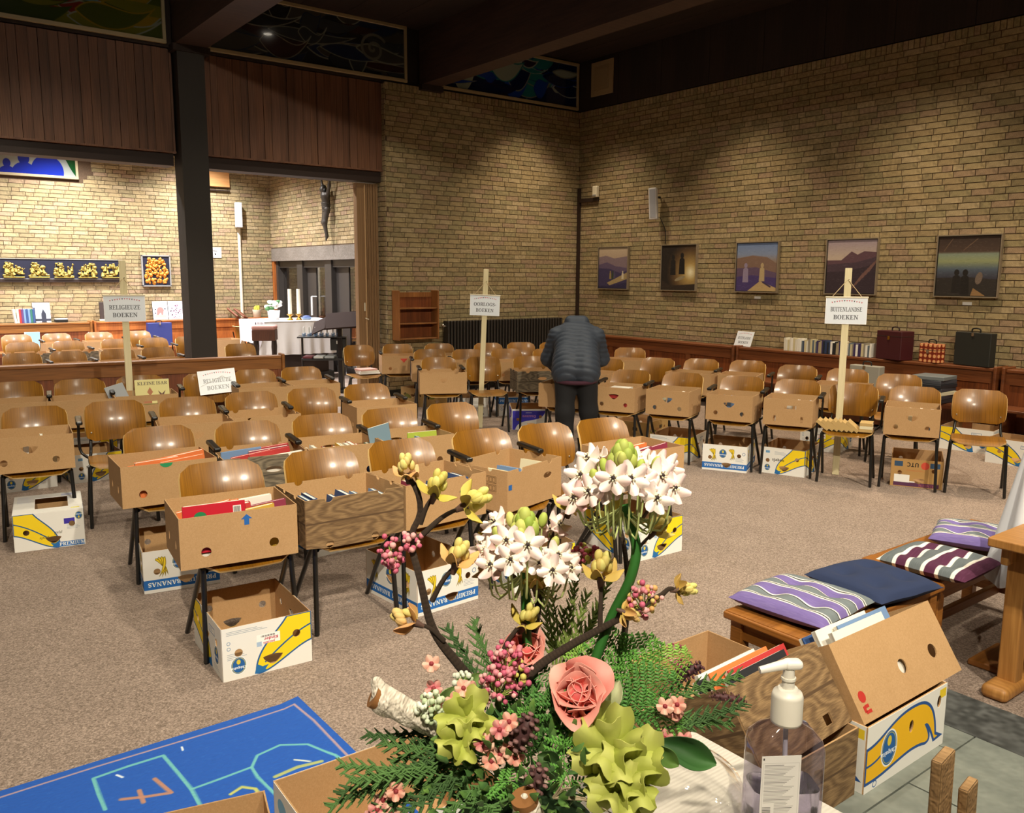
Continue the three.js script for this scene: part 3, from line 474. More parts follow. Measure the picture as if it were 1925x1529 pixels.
const print = {
  swoosh: P(400, 240, (x, w, h) => { swoosh(x, w, h); lines(x, 20, 18, 190, 3, 7); lines(x, 20, 120, 90, 4, 8); logo(x, 68, 178, 32, 38, true); x.strokeStyle = '#5b7fa5'; x.lineWidth = 2; for (const y of [70, 95]) { x.beginPath(); x.arc(28, y, 7, 0, 7); x.stroke(); } x.fillStyle = '#f6f4ee'; x.fillRect(150, 60, 105, 46); x.fillStyle = '#a8bfd8'; x.fillRect(150, 92, 22, 22); x.fillStyle = '#222'; for (let i = 0; i < 16; i++) x.fillRect(170 + i * 4, 66, 1 + i % 3, 8); flipText(x, 'Kinder', 215, 84, 20, '#b02338', 'sans-serif'); flipText(x, 'puzzels', 205, 102, 15, '#b02338', 'sans-serif'); }),
  swooshL: P(500, 240, (x, w, h) => { swoosh(x, w, h, true); logo(x, w * 0.82, 150, 34, 40, true); x.strokeStyle = '#2b5e97'; x.lineWidth = 3; x.strokeRect(w * 0.6, 40, 90, 30); lines(x, w * 0.62, 48, 60, 2, 9, '#2b5e97'); lines(x, w * 0.72, 200, 100, 3, 8); }),
  premium: P(400, 240, (x, w, h) => { bananas(x, 95, 95, 58, 4); bananas(x, 265, 82, 52, 4); logo(x, 185, 78, 34, 40, true); lines(x, 300, 110, 80, 5, 8); x.strokeStyle = '#2b5e97'; x.lineWidth = 3; x.beginPath(); x.arc(372, 70, 12, 0, 7); x.stroke(); x.fillStyle = '#1d66b4'; x.fillRect(0, h * 0.69, w, h * 0.23); flipText(x, 'PREMIUM  BANANAS', w / 2, h * 0.8, 34, '#f2f2ea'); }),
  premiumL: P(500, 240, (x, w, h) => { bananas(x, 90, 95, 60, 4); bananas(x, 400, 90, 66, 5); logo(x, 245, 85, 42, 48, true); lines(x, 270, 130, 110, 4, 8); x.fillStyle = '#1d66b4'; x.fillRect(0, h * 0.69, w, h * 0.23); flipText(x, 'PREMIUM  BANANAS', w / 2, h * 0.8, 36, '#f2f2ea'); }),
  labelled: P(400, 240, (x, w, h) => { swoosh(x, w, h, true); x.fillStyle = '#3a2aa0'; x.fillRect(285, 52, 62, 36); logo(x, 372, 40, 22, 26); lines(x, 300, 96, 80, 4, 8); x.fillStyle = '#1d66b4'; x.beginPath(); x.moveTo(230, 222); x.lineTo(250, 204); x.lineTo(396, 204); x.lineTo(396, 236); x.lineTo(236, 236); x.fill(); x.fillStyle = '#f2f2ea'; x.font = 'bold 30px serif'; x.fillText('PREMIUM', 250, 230); x.fillStyle = '#2a2412'; x.font = 'italic 22px serif'; x.fillText('sport', 140, 170); x.fillText('geld', 226, 146); }),
  hand: P(400, 240, (x, w, h) => { swoosh(x, w, h); x.fillStyle = '#6fa0c8'; x.fillRect(50, 30, 36, 22); lines(x, 130, 35, 120, 4, 8); logo(x, 70, 185, 26, 30, true); x.fillStyle = '#1b1a18'; x.font = 'bold 34px sans-serif'; x.fillText('sjabon', 110, 120); }),
  wave: P(500, 240, (x, w, h) => { x.beginPath(); x.moveTo(0, h * 0.34); x.bezierCurveTo(w * 0.2, h * 0.34, w * 0.3, h * 0.02, w * 0.62, h * 0.08); x.bezierCurveTo(w * 0.8, h * 0.12, w * 0.86, h * 0.4, w * 0.88, h * 0.74); x.lineTo(w * 0.95, h * 0.82); x.lineTo(w * 0.86, h * 0.84); x.bezierCurveTo(w * 0.8, h * 0.6, w * 0.76, h * 0.5, w * 0.74, h * 0.5); x.bezierCurveTo(w * 0.82, h * 0.74, w * 0.8, h * 0.8, w * 0.74, h * 0.8); x.bezierCurveTo(w * 0.5, h * 0.66, w * 0.3, h * 0.9, 0, h * 0.86); x.closePath(); x.fillStyle = '#eeb709'; x.fill(); x.strokeStyle = '#1f4f93'; x.lineWidth = 11; x.stroke(); x.lineWidth = 8; x.beginPath(); x.moveTo(0, h * 0.6); x.bezierCurveTo(w * 0.1, h * 0.62, w * 0.16, h * 0.56, w * 0.2, h * 0.52); x.stroke(); logo(x, w * 0.27, h * 0.5, 44, 62, true); x.lineWidth = 3; x.beginPath(); x.arc(w * 0.12, h * 0.93, 11, 0, 7); x.stroke(); x.fillStyle = '#e8c92a'; x.fillRect(w * 0.9, 14, 44, 34); }),
  utc: std({ map: canvasTex(400, 240, (x, w, h) => { x.fillStyle = '#b88f55'; x.fillRect(0, 0, w, h); x.fillStyle = '#34506e'; x.fillRect(25, 22, 65, 44); x.fillRect(300, 22, 75, 44); x.fillStyle = '#d0503a'; x.beginPath(); x.arc(262, 50, 32, 0, 7); x.fill(); flipText(x, 'UTC', 168, 46, 50, '#2c2118', 'sans-serif'); x.fillStyle = '#c86a3a'; lines(x, 120, 92, 170, 2, 7, '#c86a3a'); x.fillStyle = '#f0eee8'; x.fillRect(28, 136, 120, 72); x.fillRect(60, 190, 130, 28); x.fillStyle = '#5a3050'; x.fillRect(25, 200, 350, 34); x.fillStyle = '#f0eee8'; x.fillRect(28, 136, 120, 66); flipText(x, 'PREMIUM', 290, 217, 28, '#a05060'); }), roughness: 0.85 }),
  violet: P(500, 240, (x, w, h) => { x.fillStyle = '#3b35b8'; x.beginPath(); x.moveTo(10, 20); x.lineTo(w - 8, 20); x.bezierCurveTo(w * 0.9, h * 0.5, w * 0.7, h * 0.5, w * 0.5, h * 0.56); x.bezierCurveTo(w * 0.3, h * 0.6, w * 0.14, h * 0.7, w * 0.1, h); x.lineTo(10, h); x.fill(); x.fillStyle = '#e7e6f6'; x.fillRect(w * 0.4, h * 0.17, 90, 5); x.font = 'bold 40px serif'; x.strokeStyle = '#d88aa8'; x.lineWidth = 2; flipText(x, 'Onazneo', w * 0.5, h * 0.36, 44, '#c58ab8'); }),
  text: P(400, 240, (x, w, h) => { lines(x, 150, 50, 160, 3, 10, '#555'); lines(x, 140, 110, 190, 3, 10, '#777'); x.fillStyle = '#7fb4d8'; x.beginPath(); x.ellipse(70, 60, 40, 30, 0.4, 0, 7); x.fill(); x.fillStyle = '#333'; x.fillRect(300, 200, 22, 18); x.fillRect(330, 200, 14, 18); }),
  blueband: P(400, 240, (x, w, h) => { x.fillStyle = '#1d66b4'; x.fillRect(0, 8, w, 84); x.fillStyle = '#dce8f2'; x.font = 'bold 40px serif'; x.fillText('PREMIUM BANANAS', 12, 62); x.strokeStyle = '#2b5e97'; x.lineWidth = 3; for (let i = 0; i < 4; i++) { x.beginPath(); x.arc(36 + (i % 2) * 34, 125 + Math.floor(i / 2) * 34, 12, 0, 7); x.stroke(); } bananas(x, 290, 170, 60, 4); lines(x, 110, 120, 110, 6, 9); }),
  tan: std({ map: canvasTex(400, 240, (x, w, h) => { x.fillStyle = '#bd9a5e'; x.fillRect(0, 0, w, h); x.fillStyle = '#7a7a2c'; x.beginPath(); x.ellipse(110, 110, 70, 26, 0.3, 0, 7); x.fill(); x.fillStyle = '#3a3020'; x.fillRect(230, 60, 30, 34); x.fillRect(268, 60, 18, 34); lines(x, 220, 120, 130, 3, 10, '#6b5a34'); }), roughness: 0.85 }),
  sheet: P(400, 500, (x, w, h) => { lines(x, 20, 40, 90, 20, 9, '#b8bcd6'); x.fillStyle = '#cfd3ea'; x.fillRect(280, 30, 90, 60); lines(x, 280, 110, 90, 8, 9, '#b8bcd6'); x.fillStyle = '#e8e060'; x.fillRect(330, 440, 50, 24); }),
};
const FB = { w: 0.4, d: 0.5, h: 0.24, inn: kraftIn, name: 'fruit_box', hf: [['t', 0.02, 0.06, 0.045, 0.024], ['o', -0.13, 0.12, 0.018], ['o', 0.13, 0.15, 0.018]], hs: [['o', -0.16, 0.15, 0.018], ['o', 0.16, 0.15, 0.018], ['t', 0, 0.14, 0.045, 0.022]] };
const FLB = [ // [front left, front right] lower corners in the photograph, label, faces [front, back, left, right]
  [[420, 1284], [587, 1242], 'white fruit box with a yellow swoosh under the arrow box', ['swoosh', 'swoosh', 'swooshL', 'swooshL']],
  [[272, 1118], [410, 1085], 'blue-banded fruit box under the box with the green label', ['premium', 'premium', 'premiumL', 'premiumL'], undefined, -9],
  [[787, 1160], [897, 1126], 'blue-banded banana box behind the flower branches', ['premium', 'premium', 'premiumL', 'premiumL']],
  [[948, 1117], [1098, 1092], 'yellow and blue fruit box behind the pale star flowers', ['swoosh', 'swoosh', 'swooshL', 'swooshL']],
  [[1197, 1057], [1280, 1036], 'fruit box under the empty front-row chair, right of the flowers', ['swoosh', 'swoosh', 'swooshL', 'swooshL']],
  [[28, 1040], [161, 1023], 'closed white fruit box with a violet sticker at far left', ['labelled', 'swoosh', 'swooshL', 'swooshL'], 'sheet'],
  [[8, 928], [105, 915], 'fruit box behind the closed one with the violet sticker', ['swoosh', 'swoosh', 'swooshL', 'swooshL']],
  [[140, 910], [230, 898], 'fruit box under the empty chair of the third row', ['hand', 'swoosh', 'swooshL', 'swooshL']],
  [[138, 872], [222, 862], 'fruit box behind the one under the empty third-row chair', ['swoosh', 'swoosh', 'swooshL', 'swooshL']],
  [[598, 1048], [690, 1026], 'pale fruit box behind the wood-print box chair', ['text', 'text', 'premiumL', 'premiumL']],
  [[1225, 862], [1290, 870], 'yellow banana box left of the blue-banded one', ['swoosh', 'swoosh', 'swooshL', 'swooshL']],
  [[1320, 882], [1402, 890], 'blue-banded white banana box in the right block', ['premium', 'premium', 'premiumL', 'premiumL']],
  [[1425, 887], [1514, 899], 'white banana box with black handwriting', ['hand', 'swoosh', 'swooshL', 'swooshL']],
  [[1671, 912], [1772, 922], 'tan box with an orange disc and upside-down letters', ['utc', 'utc', 'utc', 'utc']],
  [[1511, 842], [1570, 855], 'white and yellow banana box behind the right sign pole', ['swoosh', 'swoosh', 'swooshL', 'swooshL']],
  [[1160, 830], [1208, 838], 'tan printed box beside the bending person', ['tan', 'tan', 'tan', 'tan']],
  [[962, 808], [1026, 797], 'blue and violet printed box beneath the grey crate', ['violet', 'violet', 'violet', 'violet'], undefined, -34],
  [[858, 784], [916, 768], 'white printed box under the chair with the middle pole', ['text', 'text', 'text', 'text'], undefined, -30],
  [[938, 782], [990, 772], 'bright blue banana box under the centre block', ['blueband', 'blueband', 'blueband', 'blueband'], undefined, -30],
  [[792, 770], [846, 758], 'tan printed box under the chair left of the middle pole', ['tan', 'tan', 'tan', 'tan']],
];
const fbProto = {};
for (const [a, b, label, faces, top, turn] of FLB) {
  const p = onY(...a), q = onY(...b), dir = q.clone().sub(p).setY(0); let yaw = -Math.atan2(dir.z, dir.x);
  const near = [0, -26, -64].reduce((m, d) => Math.abs(R(d) - yaw) < Math.abs(m - yaw) ? R(d) : m, 0); yaw = near + clamp(yaw - near, -R(9), R(9));
  let c; if (turn !== undefined) { yaw = R(turn); c = V(0.2, 0, -0.25).applyAxisAngle(V(0, 1, 0), yaw).add(p); } else c = p.add(q).multiplyScalar(0.5).add(V(Math.sin(yaw), 0, Math.cos(yaw)).multiplyScalar(-0.25));
  const k = faces.join() + top;
  fbProto[k] ??= makeBox({ ...FB, out: faces.map(f => print[f]), inn: faces[0] === 'utc' || faces[0] === 'tan' ? kraft : kraftIn, top: top && print[top] });
  copyOf(fbProto[k], label, [c.x, 0, c.z], yaw, 'boxes on the carpet');
}
{ // boxes standing by the panelled wall at the right
  const o = makeBox({ ...FB, w: 0.5, d: 0.4, out: [print.swooshL, print.swooshL, print.swoosh, print.swoosh] });
  const p = onY(1850, 853); copyOf(o, 'white and yellow fruit box against the panelled pew', [p.x + 0.15, 0, p.z - 0.2], -Math.PI / 2 + 0.15, 'boxes on the carpet');
  const q = onY(1862, 866); copyOf(o, 'white fruit box at the right edge of the carpet', [q.x + 0.12, 0, q.z + 0.22], -Math.PI / 2 + 0.1, 'boxes on the carpet');
}

if (typeof console !== 'undefined' && globalThis.DBG) { const k = Object.keys(chairs); for (let i = 0; i < k.length; i++) for (let j = i + 1; j < k.length; j++) { const d = chairs[k[i]].position.distanceTo(chairs[k[j]].position); if (d < 0.46) console.log(k[i], k[j], d.toFixed(2)); } }
// ---------- pews ----------
const pewRail = std({ map: woodTex([74, 38, 18], [124, 70, 34], [0.9, 0.4], 401, { horizontal: true }), roughness: 0.45 });
const pewPanel = std({ map: woodTex([84, 40, 18], [142, 78, 36], [0.5, 0.9], 405), roughness: 0.45 });
const pewLight = std({ map: woodTex([100, 62, 24], [150, 96, 44], [0.9, 0.5], 407, { horizontal: true }), roughness: 0.4 });
function pew(label, pos, yaw, len, top, { ledge = 0.24, seat = true, rail = pewRail, panel = pewPanel } = {}) {
  const g = thing('wooden_pew', label, 'pew', pos, yaw), n = Math.max(2, Math.round(len / 0.85)), w = len / n;
  part(g, 'ledge', rb(len, 0.035, ledge, 0.008, 0, top - 0.0175, -ledge / 2 + 0.02), rail);
  part(g, 'top_rail', span(-len / 2, len / 2, top - 0.16, top - 0.035, -0.035, 0.005), rail);
  part(g, 'bottom_rail', span(-len / 2, len / 2, 0.04, 0.16, -0.035, 0.005), rail);
  for (let i = 0; i <= n; i++) part(g, 'stile', span(-len / 2 + i * w - (i ? 0.04 : 0), -len / 2 + i * w + (i < n ? 0.04 : 0), 0.16, top - 0.16, -0.035, 0.004), i % 2 ? rail : panel);
  for (let i = 0; i < n; i++) part(g, 'panel', span(-len / 2 + i * w + 0.04, -len / 2 + (i + 1) * w - 0.04, 0.16, top - 0.16, -0.03, -0.012), panel);
  for (const s of [-1, 1]) part(g, 'end_board', rb(0.035, top + 0.02, ledge + 0.05, 0.012, s * (len / 2 + 0.018), top / 2 + 0.01, -ledge / 2 + 0.02), rail);
  if (seat) { part(g, 'seat', rb(len - 0.02, 0.03, 0.36, 0.01, 0, 0.43, 0.19), rail); for (const s of [-1, 1]) part(g, 'seat_support', span(s * (len / 2 - 0.12) - 0.02, s * (len / 2 - 0.12) + 0.02, 0, 0.415, 0.02, 0.32), rail); }
  return g;
}
const ledgeX = 9.46;
pew('dark panelled pew in the corner behind the bending person', [ledgeX, 0, -9.0], -Math.PI / 2, 3.2, 0.82);
pew('dark panelled pew with the row of books and cases', [ledgeX + 0.02, 0, -5.66], -Math.PI / 2, 3.3, 0.82);
pew('dark panelled pew at the right edge of the picture', [ledgeX + 0.04, 0, -2.25], -Math.PI / 2, 3.3, 0.82);
{ const a = onZ(2, 605, CZ), b = onZ(168, 605, CZ); pew('chapel pew under the long gold relief', [b.x - 1.75, 0, CZ + 0.28], 0, 3.4, 0.9, { rail: pewLight, panel: pewPanel }); pew('chapel pew right of the long gold relief', [(b.x + CXW) / 2, 0, CZ + 0.28], 0, CXW - b.x - 0.1, 0.9, { rail: oakTrim, panel: oakTrim }); }
{ const a = onY(-60, 692, 0.82), b = onY(528, 668, 0.82), d = b.clone().sub(a), m = a.clone().add(b).multiplyScalar(0.5); m.y = 0; pew('low free-standing pew in front of the black post', m, -Math.atan2(d.z, d.x), d.length(), 0.82, { ledge: 0.12, rail: pewLight, panel: pewPanel }); }

// ---------- pictures ----------
function picture(name, label, category, tex, w, h, t, frameMat_, fw, lip = 0.004) {
  const g = thing(name, label, category);
  part(g, 'canvas', place((() => { const b = new THREE.BoxGeometry(w - fw * 2, h - fw * 2, t * 0.7); return b; })(), 0, 0, t * 0.35), std({ map: tex, roughness: 0.6 }));
  part(g, 'frame', [span(-w / 2, w / 2, h / 2 - fw, h / 2, 0, t), span(-w / 2, w / 2, -h / 2, -h / 2 + fw, 0, t), span(-w / 2, -w / 2 + fw, -h / 2 + fw, h / 2 - fw, 0, t), span(w / 2 - fw, w / 2, -h / 2 + fw, h / 2 - fw, 0, t)], frameMat_);
  part(g, 'inner_edge', [span(-w / 2 + fw, w / 2 - fw, h / 2 - fw * 1.7, h / 2 - fw, 0, t * 0.75), span(-w / 2 + fw, w / 2 - fw, -h / 2 + fw, -h / 2 + fw * 1.7, 0, t * 0.75), span(-w / 2 + fw, -w / 2 + fw * 1.7, -h / 2 + fw, h / 2 - fw, 0, t * 0.75), span(w / 2 - fw * 1.7, w / 2 - fw, -h / 2 + fw, h / 2 - fw, 0, t * 0.75)], mats.black);
  return g;
}
function painted(n, seed, draw) { return canvasTex(n, n, (x, w, h) => { const r = rng(seed); draw(x, w, h, r); for (let i = 0; i < 900; i++) { x.globalAlpha = 0.05; x.strokeStyle = r() < 0.5 ? '#fff' : '#000'; x.lineWidth = 1 + r() * 2; const a = r() * w, b = r() * h; x.beginPath(); x.moveTo(a, b); x.lineTo(a + (r() - 0.3) * 24, b + (r() - 0.5) * 8); x.stroke(); } x.globalAlpha = 1; }); }
const hill = (x, w, h, c, pts) => { x.fillStyle = c; x.beginPath(); x.moveTo(0, h); pts.forEach(([a, b]) => x.lineTo(a * w, b * h)); x.lineTo(w, h); x.fill(); };
const grad = (x, h, list) => { const g = x.createLinearGradient(0, 0, 0, h); list.forEach(([a, c]) => g.addColorStop(a, c)); return g; };
const figure = (x, cx, cy, s, c) => { x.fillStyle = c; x.beginPath(); x.ellipse(cx, cy - s * 0.85, s * 0.14, s * 0.17, 0, 0, 7); x.fill(); x.beginPath(); x.moveTo(cx - s * 0.2, cy - s * 0.6); x.quadraticCurveTo(cx, cy - s * 0.85, cx + s * 0.2, cy - s * 0.6); x.lineTo(cx + s * 0.24, cy + s * 0.3); x.lineTo(cx - s * 0.24, cy + s * 0.3); x.fill(); };
const PICS = [
  [1129, 1183, 'violet hill landscape with small figures, painting nearest the corner', painted(256, 1, (x, w, h) => { x.fillStyle = grad(x, h, [[0, '#b8a58c'], [0.3, '#a8937e'], [1, '#6b5a70']]); x.fillRect(0, 0, w, h); hill(x, w, h, '#7c6a72', [[0, 0.24], [0.25, 0.2], [0.55, 0.27], [1, 0.22]]); hill(x, w, h, '#5a4c66', [[0, 0.42], [0.3, 0.36], [0.6, 0.46], [1, 0.5]]); hill(x, w, h, '#3c3456', [[0, 0.5], [0.4, 0.52], [0.75, 0.62], [1, 0.56]]); x.fillStyle = '#a08c62'; x.beginPath(); x.moveTo(w * 0.3, h * 0.86); x.lineTo(w, h * 0.6); x.lineTo(w, h * 0.76); x.lineTo(w * 0.4, h * 0.92); x.fill(); for (const [a, c] of [[0.42, '#8f7a4c'], [0.5, '#33402c'], [0.56, '#4a4560'], [0.84, '#c9bda4']]) figure(x, w * a, h * 0.72, h * 0.15, c); hill(x, w, h, '#2c2748', [[0, 0.94], [0.5, 0.92], [1, 0.84]]); })],
  [1244, 1308, 'dark painting of two shadowy figures before a light', painted(256, 2, (x, w, h) => { x.fillStyle = '#1d1611'; x.fillRect(0, 0, w, h); const g = x.createRadialGradient(w * 0.85, h * 0.6, 5, w * 0.85, h * 0.6, w * 0.7); g.addColorStop(0, '#e3dcb8'); g.addColorStop(0.25, '#a58a50'); g.addColorStop(0.7, '#4f3a22'); g.addColorStop(1, '#1d1611'); x.fillStyle = g; x.fillRect(0, 0, w, h); hill(x, w, h, '#2a2018', [[0, 0.78], [0.3, 0.9], [1, 0.86]]); x.fillStyle = '#8a7d60'; x.beginPath(); x.ellipse(w * 0.55, h * 0.74, 40, 10, -0.3, 0, 7); x.fill(); figure(x, w * 0.34, h * 0.56, h * 0.34, '#14110f'); figure(x, w * 0.6, h * 0.54, h * 0.36, '#100e0d'); })],
  [1384, 1464, 'blue-skied painting of pale figures on a brown hillside', painted(256, 3, (x, w, h) => { x.fillStyle = grad(x, h, [[0, '#6a80a8'], [0.24, '#7d8aa6'], [0.4, '#8c7868'], [1, '#4a3c66']]); x.fillRect(0, 0, w, h); hill(x, w, h, '#7b6254', [[0, 0.32], [0.4, 0.26], [0.75, 0.3], [1, 0.44]]); hill(x, w, h, '#5d4a62', [[0, 0.52], [0.5, 0.5], [1, 0.62]]); hill(x, w, h, '#46386a', [[0, 0.7], [0.4, 0.66], [1, 0.72]]); x.fillStyle = '#b49a6c'; x.beginPath(); x.moveTo(w * 0.28, h); x.lineTo(w * 0.6, h * 0.78); x.lineTo(w, h * 0.92); x.lineTo(w, h); x.fill(); figure(x, w * 0.24, h * 0.72, h * 0.3, '#8d8098'); figure(x, w * 0.64, h * 0.7, h * 0.28, '#b09a72'); x.strokeStyle = '#3c3048'; x.lineWidth = 8; x.beginPath(); x.moveTo(w * 0.66, h * 0.8); x.lineTo(w * 0.86, h * 0.9); x.stroke(); })],
  [1557, 1650, 'brown mountain painting behind the right sign pole', painted(256, 4, (x, w, h) => { x.fillStyle = grad(x, h, [[0, '#9a8a94'], [0.35, '#b8a694'], [1, '#3a2c34']]); x.fillRect(0, 0, w, h); hill(x, w, h, '#5a4048', [[0, 0.38], [0.3, 0.38], [0.5, 0.22], [0.62, 0.28], [0.75, 0.22], [1, 0.24]]); hill(x, w, h, '#44343e', [[0, 0.46], [0.3, 0.44], [0.6, 0.42], [1, 0.32]]); hill(x, w, h, '#33272f', [[0, 0.6], [0.4, 0.58], [0.8, 0.5], [1, 0.42]]); x.strokeStyle = '#6c4e48'; x.lineWidth = 5; for (let i = 0; i < 7; i++) { x.beginPath(); x.moveTo(w * (0.5 + i * 0.06), h * (0.95 - i * 0.06)); x.lineTo(w * (0.75 + i * 0.05), h * (0.62 - i * 0.05)); x.stroke(); } })],
  [1769, 1885, 'stormy landscape painting with a pale green sky, rightmost on the wall', painted(256, 5, (x, w, h) => { x.fillStyle = grad(x, h, [[0, '#33261f'], [0.26, '#4b3a30'], [0.3, '#7d8a78'], [0.42, '#8b9268'], [0.55, '#4e5a66'], [0.7, '#35333e'], [1, '#2a241e']]); x.fillRect(0, 0, w, h); x.strokeStyle = '#6a5440'; x.lineWidth = 3; for (const [a, b, c, d] of [[0.1, 0.25, 0.24, 0.04], [0.42, 0.24, 0.64, 0.05]]) { x.beginPath(); x.moveTo(a * w, b * h); x.lineTo(c * w, d * h); x.stroke(); } hill(x, w, h, '#2b2622', [[0, 0.7], [0.5, 0.68], [1, 0.72]]); figure(x, w * 0.34, h * 0.86, h * 0.3, '#1c1815'); figure(x, w * 0.48, h * 0.88, h * 0.32, '#191512'); x.fillStyle = '#6b5c50'; x.beginPath(); x.ellipse(w * 0.7, h * 0.7, 14, 26, 0.2, 0, 7); x.fill(); x.fillStyle = '#8a6a44'; x.beginPath(); x.moveTo(w * 0.58, h); x.lineTo(w * 0.62, h * 0.86); x.lineTo(w * 0.84, h); x.fill(); })],
];
const goldFrame = std({ color: 0xa89a84, metalness: 0.55, roughness: 0.4 });
PICS.forEach(([a, b, label, tex], i) => { const z0 = onX(a, 500, XW).z, z1 = onX(b, 500, XW).z, p = picture('painting', label, 'painting', tex, 0.69, 0.68, 0.045, goldFrame, 0.012); p.position.set(XW - 0.01, 1.892, -10.02 + 1.385 * i); p.rotation.set(0, -Math.PI / 2, 0); p.userData.group = 'paintings on the long brick wall'; });
[2, 4].forEach((i) => { single('wall_label', rb(0.004, 0.035, 0.1, 0.001, XW - 0.012, 1.485, -10.02 + 1.385 * i + 0.02), mats.white, i === 2 ? 'small white label under the blue-skied painting' : 'small white label under the rightmost painting', 'label'); });
// clerestory pictures
const swirlPal = [[['#3c4410', '#5a5a14', '#78620f', '#4e6a72', '#601f14', '#2c3a10'], 7], [['#1b1c1e', '#272a30', '#1a2440', '#2f3438', '#34201a', '#3a3a36'], 9], [['#0a1440', '#12307a', '#1f6a72', '#8a968a', '#2a1830', '#173a94'], 11]];
function swirls([pal, seed], n = 512) { return canvasTex(n, n / 4, (x, w, h) => { const r = rng(seed); x.fillStyle = pal[0]; x.fillRect(0, 0, w, h); for (let i = 0; i < 46; i++) { x.fillStyle = pal[Math.floor(r() * pal.length)]; x.strokeStyle = r() < 0.4 ? '#6f7468' : pal[Math.floor(r() * pal.length)]; x.lineWidth = 1 + r() * 3; const cx = r() * w, cy = r() * h, a = 24 + r() * 90, b = 8 + r() * 24; x.beginPath(); x.moveTo(cx - a, cy); x.bezierCurveTo(cx - a * 0.4, cy - b * 2, cx + a * 0.2, cy + b * (r() * 3 - 1), cx + a, cy - b); x.bezierCurveTo(cx + a * 0.5, cy + b, cx - a * 0.3, cy + b * 2, cx - a, cy); x.fill(); x.stroke(); } if (seed === 9) { x.strokeStyle = '#5e6158'; x.lineWidth = 7; x.beginPath(); for (let t = 0; t < 12; t += 0.2) x.lineTo(w * 0.82 + Math.cos(t) * t * 3.4, h * 0.5 + Math.sin(t) * t * 3.2); x.stroke(); } }); }
const railMat = flat(0xa79874, 0.5);
function mural(label, x0, x1, y0, y1, z, pal, fm = railMat) {
  const g = thing('mural', label, 'mural', [(x0 + x1) / 2, (y0 + y1) / 2, z], 0, 'clerestory murals'), w = x1 - x0, h = y1 - y0;
  part(g, 'picture', new THREE.BoxGeometry(w, h, 0.02), phys({ map: pal.isTexture ? pal : swirls(pal), roughness: 0.12, clearcoat: 0.6, clearcoatRoughness: 0.03 }));
  for (const s of [-1, 1]) { part(g, 'frame_strip', rb(w + 0.06, 0.045, 0.05, 0.006, 0, s * (h / 2 + 0.02), 0.012), fm); part(g, 'frame_strip', rb(0.04, h, 0.045, 0.006, s * (w / 2 + 0.01), 0, 0.012), fm); }
}
mural('olive and ochre swirl mural above the left plank fascia', 0.3, 3.14, 4.49, 5.16, ZW - 0.03, swirlPal[0]);
mural('dark blue-grey swirl mural right of the black post', 3.68, 6.42, 4.49, 5.16, ZW - 0.03, swirlPal[1]);
mural('blue wave mural in the corner under the beam', 7.0, 9.66, 4.49, 5.14, ZW - 0.03, swirlPal[2]);
{ const x0 = onZ(-60, 300, CZ).x, x1 = onZ(141, 300, CZ).x, y0 = onZ(130, 338, CZ).y;
  mural('green and blue figure mural at the top of the chapel wall', x0, x1, y0 + 0.05, y0 + 0.75, CZ + 0.02, canvasTex(512, 192, (x, w, h) => { x.fillStyle = '#8d928a'; x.fillRect(0, 0, w, h); x.fillStyle = '#2d5a26'; x.beginPath(); x.moveTo(0, 0); x.lineTo(w, 0); x.lineTo(w, h); x.bezierCurveTo(w * 0.9, h * 0.6, w * 0.84, h * 0.2, w * 0.62, h * 0.28); x.bezierCurveTo(w * 0.5, h * 0.5, w * 0.3, h * 0.2, 0, h * 0.4); x.fill(); x.fillStyle = '#12431f'; x.beginPath(); x.moveTo(w * 0.62, 0); x.lineTo(w, 0); x.lineTo(w, h); x.bezierCurveTo(w * 0.86, h * 0.6, w * 0.9, h * 0.1, w * 0.62, 0); x.fill(); x.fillStyle = '#1b2c8e'; for (const [a, b, s] of [[0.72, 0.55, 0.3], [0.5, 0.75, 0.24], [0.34, 0.85, 0.16]]) { x.beginPath(); x.ellipse(w * a, h * (b - s * 0.5), h * s * 0.6, h * s * 0.65, 0, 0, 7); x.fill(); x.beginPath(); x.ellipse(w * a, h * (b + s * 1.2), h * s * 1.4, h * s * 1.3, 0, 0, 7); x.fill(); } })); }
